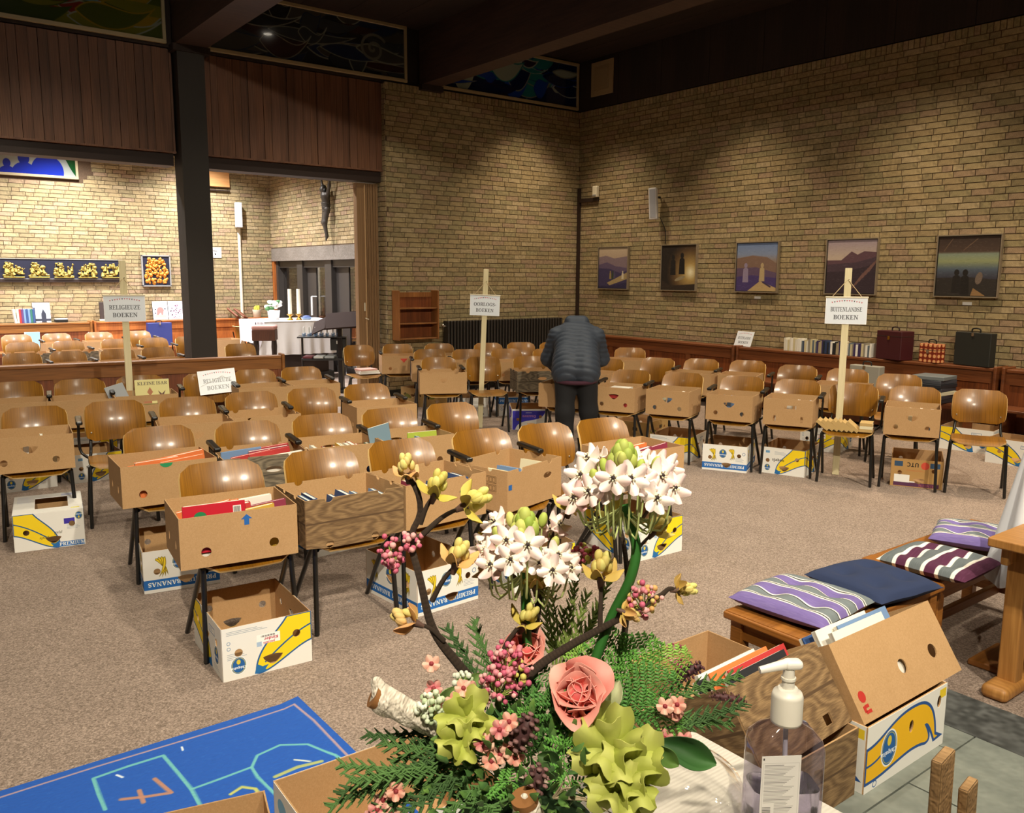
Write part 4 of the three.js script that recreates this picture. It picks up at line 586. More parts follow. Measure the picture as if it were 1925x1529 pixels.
// gold reliefs
const gilt = std({ color: 0xa08a44, metalness: 0.7, roughness: 0.42 }), navy = flat(0x14162a, 0.5);
function reliefFigure(r, w, h) { // a crowded little scene: robed figures on a mound under a tree or arch
  const l = [rb(w * 0.94, 0.022, 0.03, 0.008, 0, -h * 0.45, 0.012)]; for (let i = 0; i < 9; i++) l.push(ball(0.014 + r() * 0.014, (r() - 0.5) * w * 0.85, -h * (0.2 + r() * 0.2), 0.01, 1.7, 0.9, 0.7, 7, 5));
  for (let i = 0; i < 9; i++) { const x = (r() - 0.5) * w * 0.8, y = -h * 0.22 + r() * h * 0.36, s = 1 + r() * 0.5, t = (r() - 0.5) * 0.7; l.push(ball(0.012 * s, x + t * 0.04, y + 0.042 * s, 0.024, 1, 1.2, 1, 7, 6), new THREE.ConeGeometry(0.024 * s, 0.085 * s, 7).rotateZ(-t).translate(x, y, 0.014), rod(V(x, y + 0.015, 0.02), V(x + (r() - 0.5) * 0.1, y + 0.02 + r() * 0.05, 0.026), 0.007, 0.005, 5)); }
  for (let i = 0; i < 12; i++) l.push(ball(0.02 + r() * 0.014, (r() - 0.5) * w * 0.8, h * (-0.3 + r() * 0.5), 0.004, 1.4, 1.1, 0.5, 7, 5));
  const tx = (r() - 0.5) * w * 0.6; l.push(rod(V(tx, -h * 0.3, 0.008), V(tx + 0.01, h * 0.25, 0.008), 0.007, 0.005, 6)); for (let i = 0; i < 6; i++) l.push(ball(0.02, tx + (r() - 0.5) * 0.1, h * (0.2 + r() * 0.18), 0.008, 1.3, 0.8, 0.5, 7, 5)); if (r() < 0.5) l.push(new THREE.TorusGeometry(0.06, 0.004, 5, 18).translate(tx, h * 0.2, 0.006)); return M(l); }
{ const p0 = onZ(-70, 490, CZ), p1 = onZ(228, 490, CZ), yt = onZ(100, 488, CZ).y, yb = onZ(100, 524, CZ).y, w = p1.x - p0.x, h = yt - yb, g = thing('gold_relief', 'long black panel with gilded relief scenes', 'relief', [(p0.x + p1.x) / 2, (yt + yb) / 2, CZ + 0.01]), r = rng(3);
  part(g, 'board', span(-w / 2, w / 2, -h / 2, h / 2, 0, 0.04), navy); part(g, 'rim', [span(-w / 2, w / 2, -h / 2 - 0.01, -h / 2, 0, 0.05), span(-w / 2, w / 2, h / 2, h / 2 + 0.01, 0, 0.05)], mats.greyMetal);
  part(g, 'shelf_strip', span(-w / 2, w / 2, -h / 2 - 0.06, -h / 2 - 0.01, 0, 0.045), mats.darkBrown);
  for (let i = 0; i < 8; i++) part(g, 'relief_scene', reliefFigure(r, 0.34, h * 0.9), gilt).position.set(w / 2 - 0.2 - i * 0.385, -0.01, 0.045);
  const a = onZ(265, 480, CZ), b = onZ(320, 538, CZ), q = thing('gold_relief', 'square black framed panel with an orange-gold relief', 'relief', [(a.x + b.x) / 2, (a.y + b.y) / 2, CZ + 0.01]), W2 = b.x - a.x, H2 = a.y - b.y;
  part(q, 'board', span(-W2 / 2, W2 / 2, -H2 / 2, H2 / 2, 0, 0.035), navy); part(q, 'frame', [span(-W2 / 2 - 0.01, W2 / 2 + 0.01, H2 / 2 - 0.015, H2 / 2 + 0.005, 0, 0.05), span(-W2 / 2 - 0.01, W2 / 2 + 0.01, -H2 / 2 - 0.005, -H2 / 2 + 0.015, 0, 0.05), span(-W2 / 2 - 0.01, -W2 / 2 + 0.01, -H2 / 2, H2 / 2, 0, 0.05), span(W2 / 2 - 0.01, W2 / 2 + 0.01, -H2 / 2, H2 / 2, 0, 0.05)], mats.greyMetal);
  const l = []; const rr = rng(8); for (let i = 0; i < 170; i++) { const y = -0.4 + rr() * 0.8, ww = 0.42 * (1 - Math.max(0, y) * 0.75), s = 0.008 + rr() * 0.014; l.push(ball(s, (rr() - 0.5) * 2 * ww * W2 * 0.95, y * H2, 0.03 + rr() * 0.02, 1 + rr(), 1 + rr() * 1.2, 0.9, 6, 5)); }
  part(q, 'relief_scene', M(l), std({ color: 0xd08a34, metalness: 0.55, roughness: 0.45 })); }

// ---------- fixtures on the walls ----------
{ const a = onX(1115, 150, XW), b = onX(1155, 150, XW), g = thing('vent_panel', 'pale square vent panel high on the dark timber band', 'vent', [XW - 0.03, 4.87, (a.z + b.z) / 2], -Math.PI / 2); part(g, 'plate', rb(0.5, 0.52, 0.02, 0.006), flat(0xa8916c, 0.7)); part(g, 'grille', [rb(0.34, 0.36, 0.012, 0.004, 0, 0, 0.012), rb(0.26, 0.28, 0.012, 0.004, 0, 0, 0.018)], flat(0xa08a66, 0.7)); }
const spkWhite = flat(0xd6d4d2, 0.5), spkGrey = flat(0xa9aab0, 0.8);
function speaker(label, pos, yaw, h = 0.46) { const g = thing('column_speaker', label, 'speaker', pos, yaw); part(g, 'cabinet', rb(0.12, h, 0.1, 0.012), spkWhite); part(g, 'grille', rb(0.085, h - 0.05, 0.006, 0.002, 0, 0.004, 0.05), spkGrey); part(g, 'bracket', [rod(V(0.04, 0.1, -0.05), V(0.08, 0.1, -0.13), 0.012), cyl(0.03, 0.03, 0.02, 0.08, 0.1, -0.14, 10, Math.PI / 2)], mats.blackMetal); return g; }
{ const p = onX(1246, 384, XW); speaker('white column speaker on the long wall above the dark painting', [XW - 0.15, p.y, p.z - 0.05], -Math.PI / 2 + 0.5, 0.46).rotation.z = 0.06; const q = onX(1250, 430, XW); single('speaker_cable', pipe([V(XW - 0.05, p.y - 0.2, p.z), V(XW - 0.02, p.y - 0.4, q.z + 0.03), V(XW - 0.012, 2.25, q.z + 0.03)], 0.006, 12, 6), mats.blackMetal, 'thin black cable hanging below the long wall speaker', 'cable'); }
{ const g = thing('cable_duct', 'dark brown cable duct in the corner with a side arm', 'cable duct', [XW - 0.03, 0, ZW + 0.05]); const y0 = onX(1095, 378, XW).y; part(g, 'riser', span(-0.02, 0.02, 0.85, y0 + 0.2, -0.025, 0.025), mats.darkBrown); part(g, 'side_arm', span(-0.02, 0.02, y0 - 0.03, y0 + 0.03, 0.02, 0.46), mats.darkBrown);
  const d = thing('motion_sensor', 'small white motion sensor on the duct arm', 'sensor', [XW - 0.05, y0 + 0.03, ZW + 0.47], -Math.PI / 2); part(d, 'body', rb(0.1, 0.18, 0.07, 0.015, 0, 0.09, 0), mats.cream); part(d, 'lens', rb(0.08, 0.03, 0.03, 0.008, 0, 0.03, 0.03), mats.greyMetal); }
{ const p = onZ(445, 405, CZ), g = speaker('white column speaker on the chapel wall', [p.x, p.y, CZ + 0.1], 0, onZ(445, 381, CZ).y - onZ(445, 428, CZ).y); single('conduit_pipe', rod(V(p.x + 0.02, p.y - 0.25, CZ + 0.03), V(p.x + 0.02, 0.9, CZ + 0.03), 0.03), mats.cream, 'white pipe running down the chapel wall below the speaker', 'pipe'); }
{ const a = onZ(388, 313, CZ), b = onZ(430, 353, CZ), g = thing('plywood_cover', 'square plywood cover high on the chapel wall beside the post', 'panel', [(a.x + b.x) / 2 - 0.06, (a.y + b.y) / 2, CZ + 0.04]); part(g, 'board', rb(b.x - a.x + 0.12, a.y - b.y, 0.05, 0.006), std({ map: woodTex([196, 136, 78], [224, 170, 108], [0.8, 0.8], 431, { horizontal: true }), roughness: 0.6 })); part(g, 'batten', span(-0.25, 0.27, -0.26, -0.24, -0.03, 0.02), mats.darkBrown); }
{ const p = onZ(406, 475, CZ); const g = thing('wall_notice', 'small white notice on the chapel wall right of the post', 'notice', [p.x, p.y, CZ + 0.014]); part(g, 'sheet', rb(0.2, 0.2, 0.008, 0.002), mats.white); part(g, 'print', [bx(0.08, 0.012, 0.001, -0.02, 0.03, 0.005), cyl(0.016, 0.016, 0.001, -0.02, -0.03, 0.005, 10, Math.PI / 2)], mats.black); }
// small wooden shelf and radiator on the back wall
{ const g = thing('wall_shelf', 'small empty wooden wall shelf with three boards', 'shelf', [6.48, 0.82, ZW + 0.012]), w = 0.66, h = 0.72, oak = std({ map: woodTex([110, 66, 28], [158, 102, 50], [0.5, 0.8], 441), roughness: 0.5 });
  for (const s of [-1, 1]) part(g, 'side', rb(0.025, h, 0.2, 0.008, s * w / 2, h / 2, 0.1), oak); for (const y of [0.02, 0.24, 0.46]) part(g, 'shelf_board', rb(w - 0.025, 0.02, 0.18, 0.004, 0, y, 0.1), oak); part(g, 'back', span(-w / 2, w / 2, 0.02, h - 0.03, 0.002, 0.012), pewPanel); part(g, 'top_rail', span(-w / 2, w / 2, h - 0.1, h - 0.03, 0.012, 0.025), oak); }
{ const x0 = 6.98, x1 = 9.26, g = thing('radiator', 'long dark column radiator on the back wall', 'radiator', [(x0 + x1) / 2, 0.2, ZW + 0.12]), n = 40, iron = flat(0x2c2620, 0.5);
  for (let i = 0; i < n; i++) part(g, 'column', rb((x1 - x0) / n * 0.62, 0.88, 0.14, 0.012, -(x1 - x0) / 2 + (i + 0.5) * (x1 - x0) / n, 0.44, 0), iron);
  for (const y of [0.06, 0.82]) part(g, 'header', rod(V(-(x1 - x0) / 2, y, 0), V((x1 - x0) / 2, y, 0), 0.03), iron);
  part(g, 'valve', [rod(V(-(x1 - x0) / 2 - 0.06, 0.8, 0.02), V(-(x1 - x0) / 2, 0.8, 0.02), 0.016), ball(0.022, -(x1 - x0) / 2 - 0.05, 0.82, 0.02)], mats.chrome); for (const s of [-0.8, 0.8]) part(g, 'foot', span(s - 0.02, s + 0.02, -0.2, 0.02, -0.05, 0.05), iron); }
// folded wooden partition beside the pier
{ const g = thing('folding_partition', 'folded slatted wooden partition beside the brick pier', 'partition', [0, 0, 0]), wood = std({ map: woodTex([104, 78, 50], [148, 114, 76], [0.3, 1.5], 451), roughness: 0.6 }), x1 = 6.06, x0 = 5.72;
  part(g, 'end_leaf', span(x0, x0 + 0.14, 0.01, 3.04, ZW - 0.3, ZW - 0.2), wood); const z0 = ZW - 0.34; for (let i = 0; i < 9; i++) part(g, 'slat', rb(0.016, 3.02, 0.13 + (i % 2) * 0.012, 0.004, x0 + 0.15 + i * 0.021, 1.525, ZW - 0.25), wood); part(g, 'edge_moulding', rb(0.022, 3.0, 0.03, 0.008, x0 + 0.115, 1.52, ZW - 0.19), flat(0xb8946a, 0.5));
  part(g, 'handle', [rb(0.02, 0.12, 0.012, 0.004, x0 + 0.09, 1.3, ZW - 0.19), rod(V(x0 + 0.09, 1.14, ZW - 0.18), V(x0 + 0.13, 1.12, ZW - 0.15), 0.008)], mats.cream); }

// ---------- signs ----------
function signTex(l1, l2) { return canvasTex(340, 230, (x, w, h) => { x.fillStyle = '#dde3ea'; x.fillRect(0, 0, w, h); x.strokeStyle = '#f4f5f7'; x.lineWidth = 8; x.strokeRect(0, 0, w, h); for (let i = 0; i < 13; i++) { const t = i / 12, yy = 38 - Math.sin(t * Math.PI) * 16; x.fillStyle = i % 4 === 1 ? '#3a3034' : '#b8505a'; x.beginPath(); x.moveTo(46 + t * 240, yy); x.lineTo(60 + t * 240, yy); x.lineTo(53 + t * 240, yy + 13); x.fill(); } x.fillStyle = '#4a4c52'; x.textAlign = 'center'; x.font = 'bold 52px serif'; const f = (s, y) => { x.save(); x.translate(w / 2, y); const m = x.measureText(s).width; x.scale(Math.min(1, 280 / m) * 0.92, 1.05); x.fillText(s, 0, 0); x.restore(); }; f(l1, 122); f(l2, 190); }); }
const poleWood = std({ map: woodTex([198, 184, 140], [226, 214, 176], [0.2, 1.2], 461), roughness: 0.7 }), cord = flat(0xc8b088, 0.9);
function signPole(label, base, yaw, h, tex, signY, tilt = 0) {
  const g = thing('sign_pole', label, 'sign', base, yaw); g.rotation.z = tilt;
  part(g, 'pole', rb(0.058, h, 0.03, 0.003, 0, h / 2, 0), poleWood);
  const s = part(g, 'sign_sheet', new THREE.BoxGeometry(0.34, 0.23, 0.003).translate(0, signY, 0.022), std({ map: tex, roughness: 0.45 }), 'white printed sign'); part(s, 'top_bar', rb(0.35, 0.014, 0.012, 0.004, 0, signY + 0.118, 0.024), mats.cream);
  for (const d of [-1, 1]) part(g, 'string', rod(V(d * 0.12, signY + 0.122, 0.026), V(d * 0.01, signY + 0.26, 0.02), 0.003), cord);
  part(g, 'nail', rod(V(0, signY + 0.262, 0.01), V(0.012, signY + 0.275, 0.04), 0.004), mats.chrome);
}
signPole('sign pole lettered RELIGIEUZE BOEKEN at the left', (p => [p.x, 0, p.z])(chairs.D3.localToWorld ? V(-0.1, 0, -0.17).applyAxisAngle(V(0, 1, 0), chairs.D3.rotation.y).add(chairs.D3.position) : 0), R(-14), 1.87, signTex('RELIGIEUZE', 'BOEKEN'), 1.44);
signPole('sign pole lettered OORLOGS BOEKEN in the centre block', (p => [p.x, 0, p.z])(V(-0.06, 0, -0.16).applyAxisAngle(V(0, 1, 0), chairs.H2.rotation.y).add(chairs.H2.position)), R(-30), 1.83, signTex('OORLOGS-', 'BOEKEN'), 1.42, -R(2.2));
signPole('sign pole lettered BUITENLANDSE BOEKEN at the right', (p => [p.x, 0, p.z])(V(-0.1, 0, -0.18).applyAxisAngle(V(0, 1, 0), chairs.M5.rotation.y).add(chairs.M5.position)), R(-58), 1.84, signTex('BUITENLANDSE', 'BOEKEN'), 1.47);
{ const c = chairs.D4, g = thing('loose_sign', 'white RELIGIEUZE BOEKEN sign leaning on a chair back', 'sign', V(0.1, 0.7, -0.2).applyAxisAngle(V(0, 1, 0), c.rotation.y).add(c.position), c.rotation.y - 0.1); g.rotation.x = -0.3; part(g, 'sheet', new THREE.BoxGeometry(0.34, 0.23, 0.003).translate(0, 0.05, -0.035), phys({ map: signTex('RELIGIEUZE', 'BOEKEN'), roughness: 0.3, clearcoat: 0.5 })); part(g, 'string', [rod(V(-0.15, 0.02, -0.03), V(0.05, 0.1, -0.03), 0.002), rod(V(0.05, 0.1, -0.03), V(0.12, 0.05, -0.03), 0.002)], mats.white);
  const q = onX(1397, 640, XW - 0.14), k = thing('table_sign', 'white BUITENLANDSE BOEKEN card propped on the dark pew', 'sign', [XW - 0.16, 0.826, q.z], -Math.PI / 2 - 0.1); k.rotation.order = 'YXZ'; k.rotation.x = -0.35; part(k, 'card', new THREE.BoxGeometry(0.3, 0.21, 0.003).translate(0, 0.105, 0), std({ map: signTex('BUITENLANDSE', 'BOEKEN'), roughness: 0.5 })); }
// ---------- field of joined capsules, meshed ----------
function blob(caps, k, cell, color) { // caps: [ax, ay, az, ra, bx, by, bz, rb]; k = blending width
  const lo = V(1e9, 1e9, 1e9), hi = V(-1e9, -1e9, -1e9);
  for (const c of caps) { const r = Math.max(c[3], c[7]) + k; lo.min(V(Math.min(c[0], c[4]) - r, Math.min(c[1], c[5]) - r, Math.min(c[2], c[6]) - r)); hi.max(V(Math.max(c[0], c[4]) + r, Math.max(c[1], c[5]) + r, Math.max(c[2], c[6]) + r)); }
  const size = Math.max(hi.x - lo.x, hi.y - lo.y, hi.z - lo.z), n = Math.min(110, Math.ceil(size / cell) + 6), mid = lo.clone().add(hi).multiplyScalar(0.5), half = size / 2 * (n / (n - 5));
  const mc = new MarchingCubes(n, mats.white, false, false, 400000); mc.isolation = 0;
  const f = (x, y, z) => { let d = 1e9; for (const c of caps) { const ux = c[4] - c[0], uy = c[5] - c[1], uz = c[6] - c[2], L = ux * ux + uy * uy + uz * uz; let t = L ? ((x - c[0]) * ux + (y - c[1]) * uy + (z - c[2]) * uz) / L : 0; t = t < 0 ? 0 : t > 1 ? 1 : t; const dx = x - c[0] - ux * t, dy = y - c[1] - uy * t, dz = z - c[2] - uz * t; let e = Math.sqrt(dx * dx + dy * dy + dz * dz) - (c[3] + (c[7] - c[3]) * t); if (c[8]) e += c[8](x, y, z, t); const h = Math.max(k - Math.abs(d - e), 0) / k; d = Math.min(d, e) - h * h * k * 0.25; } return d; };
  for (let z = 0; z < n; z++) for (let y = 0; y < n; y++) for (let x = 0; x < n; x++) mc.field[x + y * n + z * n * n] = -f(mid.x + (x / n * 2 - 1) * half, mid.y + (y / n * 2 - 1) * half, mid.z + (z / n * 2 - 1) * half);
  mc.update();
  const g = new THREE.BufferGeometry(), c = mc.count; g.setAttribute('position', new THREE.BufferAttribute(mc.positionArray.slice(0, c * 3), 3)); g.setAttribute('normal', new THREE.BufferAttribute(mc.normalArray.slice(0, c * 3), 3));
  g.scale(half, half, half).translate(mid.x, mid.y, mid.z); const p = g.attributes.position, uv = new Float32Array(c * 2); for (let i = 0; i < c; i++) { uv[i * 2] = p.getX(i) + p.getZ(i); uv[i * 2 + 1] = p.getY(i); } g.setAttribute('uv', new THREE.BufferAttribute(uv, 2));
  const nr = g.attributes.normal; for (let i = 0; i < c; i++) { const v = V(nr.getX(i), nr.getY(i), nr.getZ(i)).normalize(); nr.setXYZ(i, v.x, v.y, v.z); } return g;
}
// ---------- crucifix figure ----------
{ const t = onX(613, 345, CXW - 0.12), b = onX(617, 450, CXW - 0.12), hgt = t.y - b.y, s = hgt / 1.5, g = thing('crucifix_figure', 'dark bronze crucified figure hanging on the bright chapel wall', 'statue', [CXW - 0.13, b.y, t.z], -Math.PI / 2);
  const bz = std({ color: 0x4b463f, metalness: 0.5, roughness: 0.45 }), S = a => a.map(v => v * s), caps = [[0, 0.98, 0, 0.10, 0, 1.16, 0.02, 0.13], [0, 0.82, 0, 0.105, 0, 0.98, 0, 0.1], [-0.06, 0.8, 0, 0.085, -0.08, 0.45, 0.05, 0.06], [0.06, 0.8, 0, 0.085, 0.03, 0.46, 0.06, 0.06], [-0.08, 0.45, 0.05, 0.055, 0, 0.1, 0, 0.035], [0.03, 0.46, 0.06, 0.055, 0.02, 0.08, 0.01, 0.035], [0, 0.1, 0, 0.035, 0.02, -0.02, 0.04, 0.025], [-0.12, 1.2, 0, 0.055, -0.2, 1.42, 0, 0.04], [-0.2, 1.42, 0, 0.04, -0.24, 1.68, 0.02, 0.028], [0.12, 1.2, 0, 0.055, 0.22, 1.42, 0, 0.04], [0.22, 1.42, 0, 0.04, 0.32, 1.66, 0.02, 0.028], [0, 1.2, 0.02, 0.05, -0.02, 1.28, 0.06, 0.045], [-0.03, 1.33, 0.08, 0.085, -0.03, 1.37, 0.07, 0.08]].map(S);
  for (const [x, y] of [[-0.24, 1.68], [0.32, 1.66]]) for (let i = 0; i < 5; i++) caps.push(S([x + (i - 2) * 0.014, y + 0.02, 0.02, 0.011, x + (i - 2) * 0.026, y + 0.09 - (i === 0 || i === 4 ? 0.03 : 0), 0.05, 0.008]));
  part(g, 'body', blob(caps, 0.05 * s, 0.016, 0), bz); const l = []; for (let i = 0; i < 7; i++) l.push(new THREE.TorusGeometry((0.115 - i * 0.003) * s, 0.016 * s, 6, 20).rotateX(Math.PI / 2 - 0.25).translate(0, (0.95 - i * 0.035) * s, 0.005)); part(g, 'loincloth', M(l), bz); part(g, 'hair', [ball(0.09 * s, -0.03 * s, 1.37 * s, 0.05 * s, 1, 1.1, 1), ball(0.05 * s, 0.05 * s, 1.3 * s, 0.05 * s, 0.8, 1.5, 0.9)], mats.black); }
// ---------- chapel furniture ----------
const linen = std({ color: 0xd2cec8, roughness: 0.9 }), lace = std({ color: 0xe2dfe4, roughness: 0.9, bumpMap: greyNoise([0.12, 0.12], 501, 64, 10, 20), bumpScale: 0.006 });
{ const yaw = R(-6), k0 = onY(500, 607, 0.98), c = [k0.x + 0.6, 0, k0.z - 0.55], g = thing('altar_table', 'dark wooden chapel altar under white cloths', 'altar', c, yaw), w = 1.3, d = 1.0, h = 0.98;
  part(g, 'top', rb(w, 0.05, d, 0.01, 0, h - 0.03, 0), mats.darkBrown); for (let i = 0; i < 4; i++) part(g, 'board', rb(0.04, 0.2, d * 0.9, 0.01, -w / 2 + 0.08, 0.24 + i * 0.21, 0), mats.darkBrown); part(g, 'body', span(-w / 2 + 0.1, w / 2 - 0.08, 0.02, h - 0.06, -d * 0.4, d * 0.4), mats.darkBrown); part(g, 'plinth', span(-w / 2 + 0.02, w / 2, 0, 0.12, -d * 0.45, d * 0.45), mats.black);
  const k = thing('altar_cloth', 'long plain white cloth hanging down the chapel altar front', 'tablecloth', c, yaw); part(k, 'front_drop', shell(60, 12, (u, v) => V(-w / 2 - 0.02 + u * (w + 0.04), 0.44 + v * (h - 0.435), d / 2 + 0.03 + (1 - v) * 0.03 * Math.sin(u * 42 + Math.sin(u * 9)) + (1 - v) * 0.02), 0.003).all(), linen); part(k, 'top_sheet', rb(w + 0.05, 0.006, d + 0.06, 0.002, 0, h + 0.002, 0), linen);
  const q = thing('lace_cloth', 'white lace cloth with scalloped edge over the altar side', 'tablecloth', c, yaw); part(q, 'side_drop', shell(40, 14, (u, v) => V(-w / 2 - 0.045 - (1 - v) * 0.012 * Math.sin(u * 30), h - 0.33 - 0.02 * Math.abs(Math.sin(u * 44)) * (1 - v) - (u > 0.85 ? (u - 0.85) * 1.1 * (1 - v) : 0) + v * (0.345 + 0.02 * Math.abs(Math.sin(u * 44)) * 0), d / 2 + 0.03 - u * (d + 0.04)), 0.003).all(), lace); part(q, 'top_layer', rb(w + 0.06, 0.006, d + 0.08, 0.002, 0, h + 0.01, 0), lace); part(q, 'corner_drop', shell(8, 12, (u, v) => V(-w / 2 - 0.04 + u * 0.13, h + 0.01 - (1 - v) * (0.55 - u * 0.35), d / 2 + 0.075 + 0.012 * Math.sin(u * 14)), 0.003).all(), lace);
  const L = (x, z, y = h + 0.013) => V(x, y, z).applyAxisAngle(V(0, 1, 0), yaw).add(V(...c));
  [[-0.02, 'left'], [0.13, 'right']].forEach(([x, s]) => { const p = thing('altar_candle', s + ' one of the two white candles in brass holders', 'candle', L(x, 0.22)); part(p, 'holder', lathe([[0, 0], [0.055, 0], [0.05, 0.02], [0.02, 0.04], [0.018, 0.07], [0.05, 0.09], [0.062, 0.1], [0, 0.1]], 20), mats.brass); part(p, 'wax', cyl(0.033, 0.03, 0.42, 0, 0.31, 0, 18), flat(0xf0e8d0, 0.5)); part(p, 'wick', cyl(0.003, 0.003, 0.02, 0, 0.53, 0, 6), mats.black); });
  const pot = thing('flower_pot', 'white pot of white blossoms on the chapel altar', 'plant', L(-0.22, -0.05)); part(pot, 'pot', lathe([[0, 0], [0.085, 0], [0.105, 0.15], [0.1, 0.16], [0, 0.14]], 20), flat(0xd8d8d4, 0.5)); const fl_ = [], lf = [], r = rng(6); for (let i = 0; i < 34; i++) { const a = r() * 6.28, q2 = r() * 0.12; (r() < 0.65 ? fl_ : lf).push(ball(0.03 + r() * 0.015, Math.cos(a) * q2, 0.18 + r() * 0.13, Math.sin(a) * q2, 1.1, 0.7, 1, 7, 5)); } part(pot, 'blossom', M(fl_), mats.white); part(pot, 'foliage', M(lf), flat(0x3c6a34, 0.7));
  const bowl = thing('glass_dish', 'blue and white dish on the chapel altar', 'dish', L(0.3, 0.1)); part(bowl, 'dish', lathe([[0, 0], [0.06, 0], [0.1, 0.03], [0.096, 0.034], [0.05, 0.012], [0, 0.012]], 20), flat(0x8fa8c8, 0.3)); part(bowl, 'cloth', [ball(0.06, 0, 0.035, 0, 1.3, 0.6, 1)], flat(0x4a5a86, 0.8)); }
{ const p = onZ(488, 590, CZ + 0.3), g = thing('potted_plant', 'small yellow plant in a white pot on the chapel ledge', 'plant', [p.x, 0.905, CZ + 0.16]); part(g, 'pot', lathe([[0, 0], [0.07, 0], [0.09, 0.15], [0.085, 0.15], [0.06, 0.13], [0, 0.13]], 18), mats.cream); const l = []; for (let i = 0; i < 10; i++) l.push(ball(0.022, Math.cos(i * 2.4) * 0.04, 0.16 + (i % 3) * 0.02, Math.sin(i * 2.4) * 0.04, 1, 1.8, 0.6, 6, 5)); part(g, 'leaves', M(l), flat(0xb9b23c, 0.7)); }
{ const g = thing('kneeler_stool', 'tall dark stool with a pink padded seat before the altar', 'stool', [4.75, 0, -12.25], R(-30)); part(g, 'cushion', rb(0.34, 0.07, 0.3, 0.03, 0, 0.98, 0), flat(0xb98a80, 0.9)); part(g, 'apron', rb(0.33, 0.16, 0.29, 0.01, 0, 0.87, 0), std({ map: woodTex([66, 34, 20], [98, 56, 34], [0.4, 0.4], 511), roughness: 0.5 })); for (const x of [-0.13, 0.13]) for (const z of [-0.11, 0.11]) part(g, 'leg', lathe([[0.014, 0], [0.022, 0.06], [0.014, 0.12], [0.024, 0.3], [0.016, 0.5], [0.026, 0.7], [0.02, 0.79]], 12).translate(x, 0, z), mats.darkBrown); for (const z of [-0.11, 0.11]) part(g, 'stretcher', rod(V(-0.13, 0.22, z), V(0.13, 0.22, z), 0.014), mats.darkBrown); }
{ const g = thing('candle_rack', 'black metal votive stand crowded with small white candles', 'candle stand', [5.55, 0, -12.0], R(-28)), w = 0.72; part(g, 'top_tray', rb(w, 0.02, 0.42, 0.005, 0, 0.83, 0), mats.blackMetal); part(g, 'lower_tray', rb(w * 0.9, 0.03, 0.36, 0.005, 0.02, 0.5, 0.06), mats.blackMetal); for (const x of [-0.3, 0.3]) part(g, 'leg', rod(V(x, 0, 0), V(x, 0.83, 0), 0.016), mats.blackMetal); part(g, 'box', rb(0.24, 0.18, 0.22, 0.01, 0.24, 0.72, 0.02), mats.black); part(g, 'tag', rb(0.06, 0.05, 0.004, 0.001, 0.24, 0.75, 0.133), mats.white);
  const proto = new THREE.Group(); proto.name = 'votive_candle'; proto.userData = { category: 'candle' }; part(proto, 'glass_cup', cyl(0.02, 0.024, 0.035, 0, 0.0175, 0, 10), phys({ color: 0x9fb4cc, roughness: 0.15, transmission: 0.4 })); part(proto, 'wax', cyl(0.009, 0.009, 0.12, 0, 0.075, 0, 8), mats.white); const r = rng(12);
  for (let i = 0; i < 7; i++) for (let j = 0; j < 3; j++) { const p = V(-0.28 + i * 0.085 + r() * 0.02, 0.842, -0.14 + j * 0.11).applyAxisAngle(V(0, 1, 0), R(-28)).add(V(5.55, 0, -12)); copyOf(proto, 'small white votive candle standing on the black metal rack', p, 0, 'votive candles on the black rack'); }
  ['dark red', 'pale grey', 'silver grey'].forEach((c, i) => { const p = V(-0.2 + i * 0.16, 0.517, 0.08).applyAxisAngle(V(0, 1, 0), R(-28)).add(V(5.55, 0, -12)); const o = single('flat_box', rb(0.14, 0.03, 0.3, 0.006, 0, 0.015, 0), flat([0x5a1a20, 0xb6b6b0, 0x8f9290][i], 0.6), c + ' flat box on the lower tray of the candle stand', 'box'); o.position.copy(p); o.rotation.y = R(-34); }); }
{ const p = onY(662, 700), g = thing('lectern', 'dark lectern with a sloping book top beside the partition', 'lectern', [5.72, 0, -11.75], R(-35)); part(g, 'column', rb(0.07, 0.95, 0.07, 0.01, 0, 0.52, 0), mats.blackMetal); part(g, 'book_rest', rb(0.5, 0.03, 0.34, 0.006, 0.03, 1.08, 0.02, 0.7, 0, 0.1), flat(0x2a1a12, 0.95)); part(g, 'side_flap', rb(0.24, 0.02, 0.3, 0.006, -0.3, 1.0, 0.0, 0.6, 0, 0.5), flat(0x2a1a12, 0.95)); part(g, 'foot', rb(0.36, 0.05, 0.36, 0.02, 0, 0.025, 0), mats.blackMetal); }
{ const p = onZ(425, 640, -15.2), o = copyOf(boxProto.plain, 'large brown box beside the chapel altar', [p.x - 0.05, 0, -15.2], R(10), 'boxes standing on the chairs'); o.scale.set(1.1, 2.6, 1.2); delete o.userData.group;
  [[0.0, -15.75, 'orange plywood chair turned away behind the large chapel box', 80], [0.45, -15.6, 'orange plywood chair next to the chapel altar', 100]].forEach(([dx, z, l, y]) => setChair('Q' + dx, l, [p.x + 0.2 + dx, 0, z], R(y), 0));
  [0, 1].forEach(i => { const q = onZ(440 + i * 13, 602, CZ + 0.2); const c = single('leather_cushion', rb(0.13, 0.04, 0.34, 0.018, 0, 0, 0), flat(0x6b3d26, 0.6), i ? 'right one of two brown leather kneeling pads on the ledge' : 'left one of two brown leather kneeling pads on the ledge', 'cushion'); c.position.set(q.x, 0.99, CZ + 0.2); c.rotation.set(0.5, 0.3, -0.8 + i * 0.3); }); }
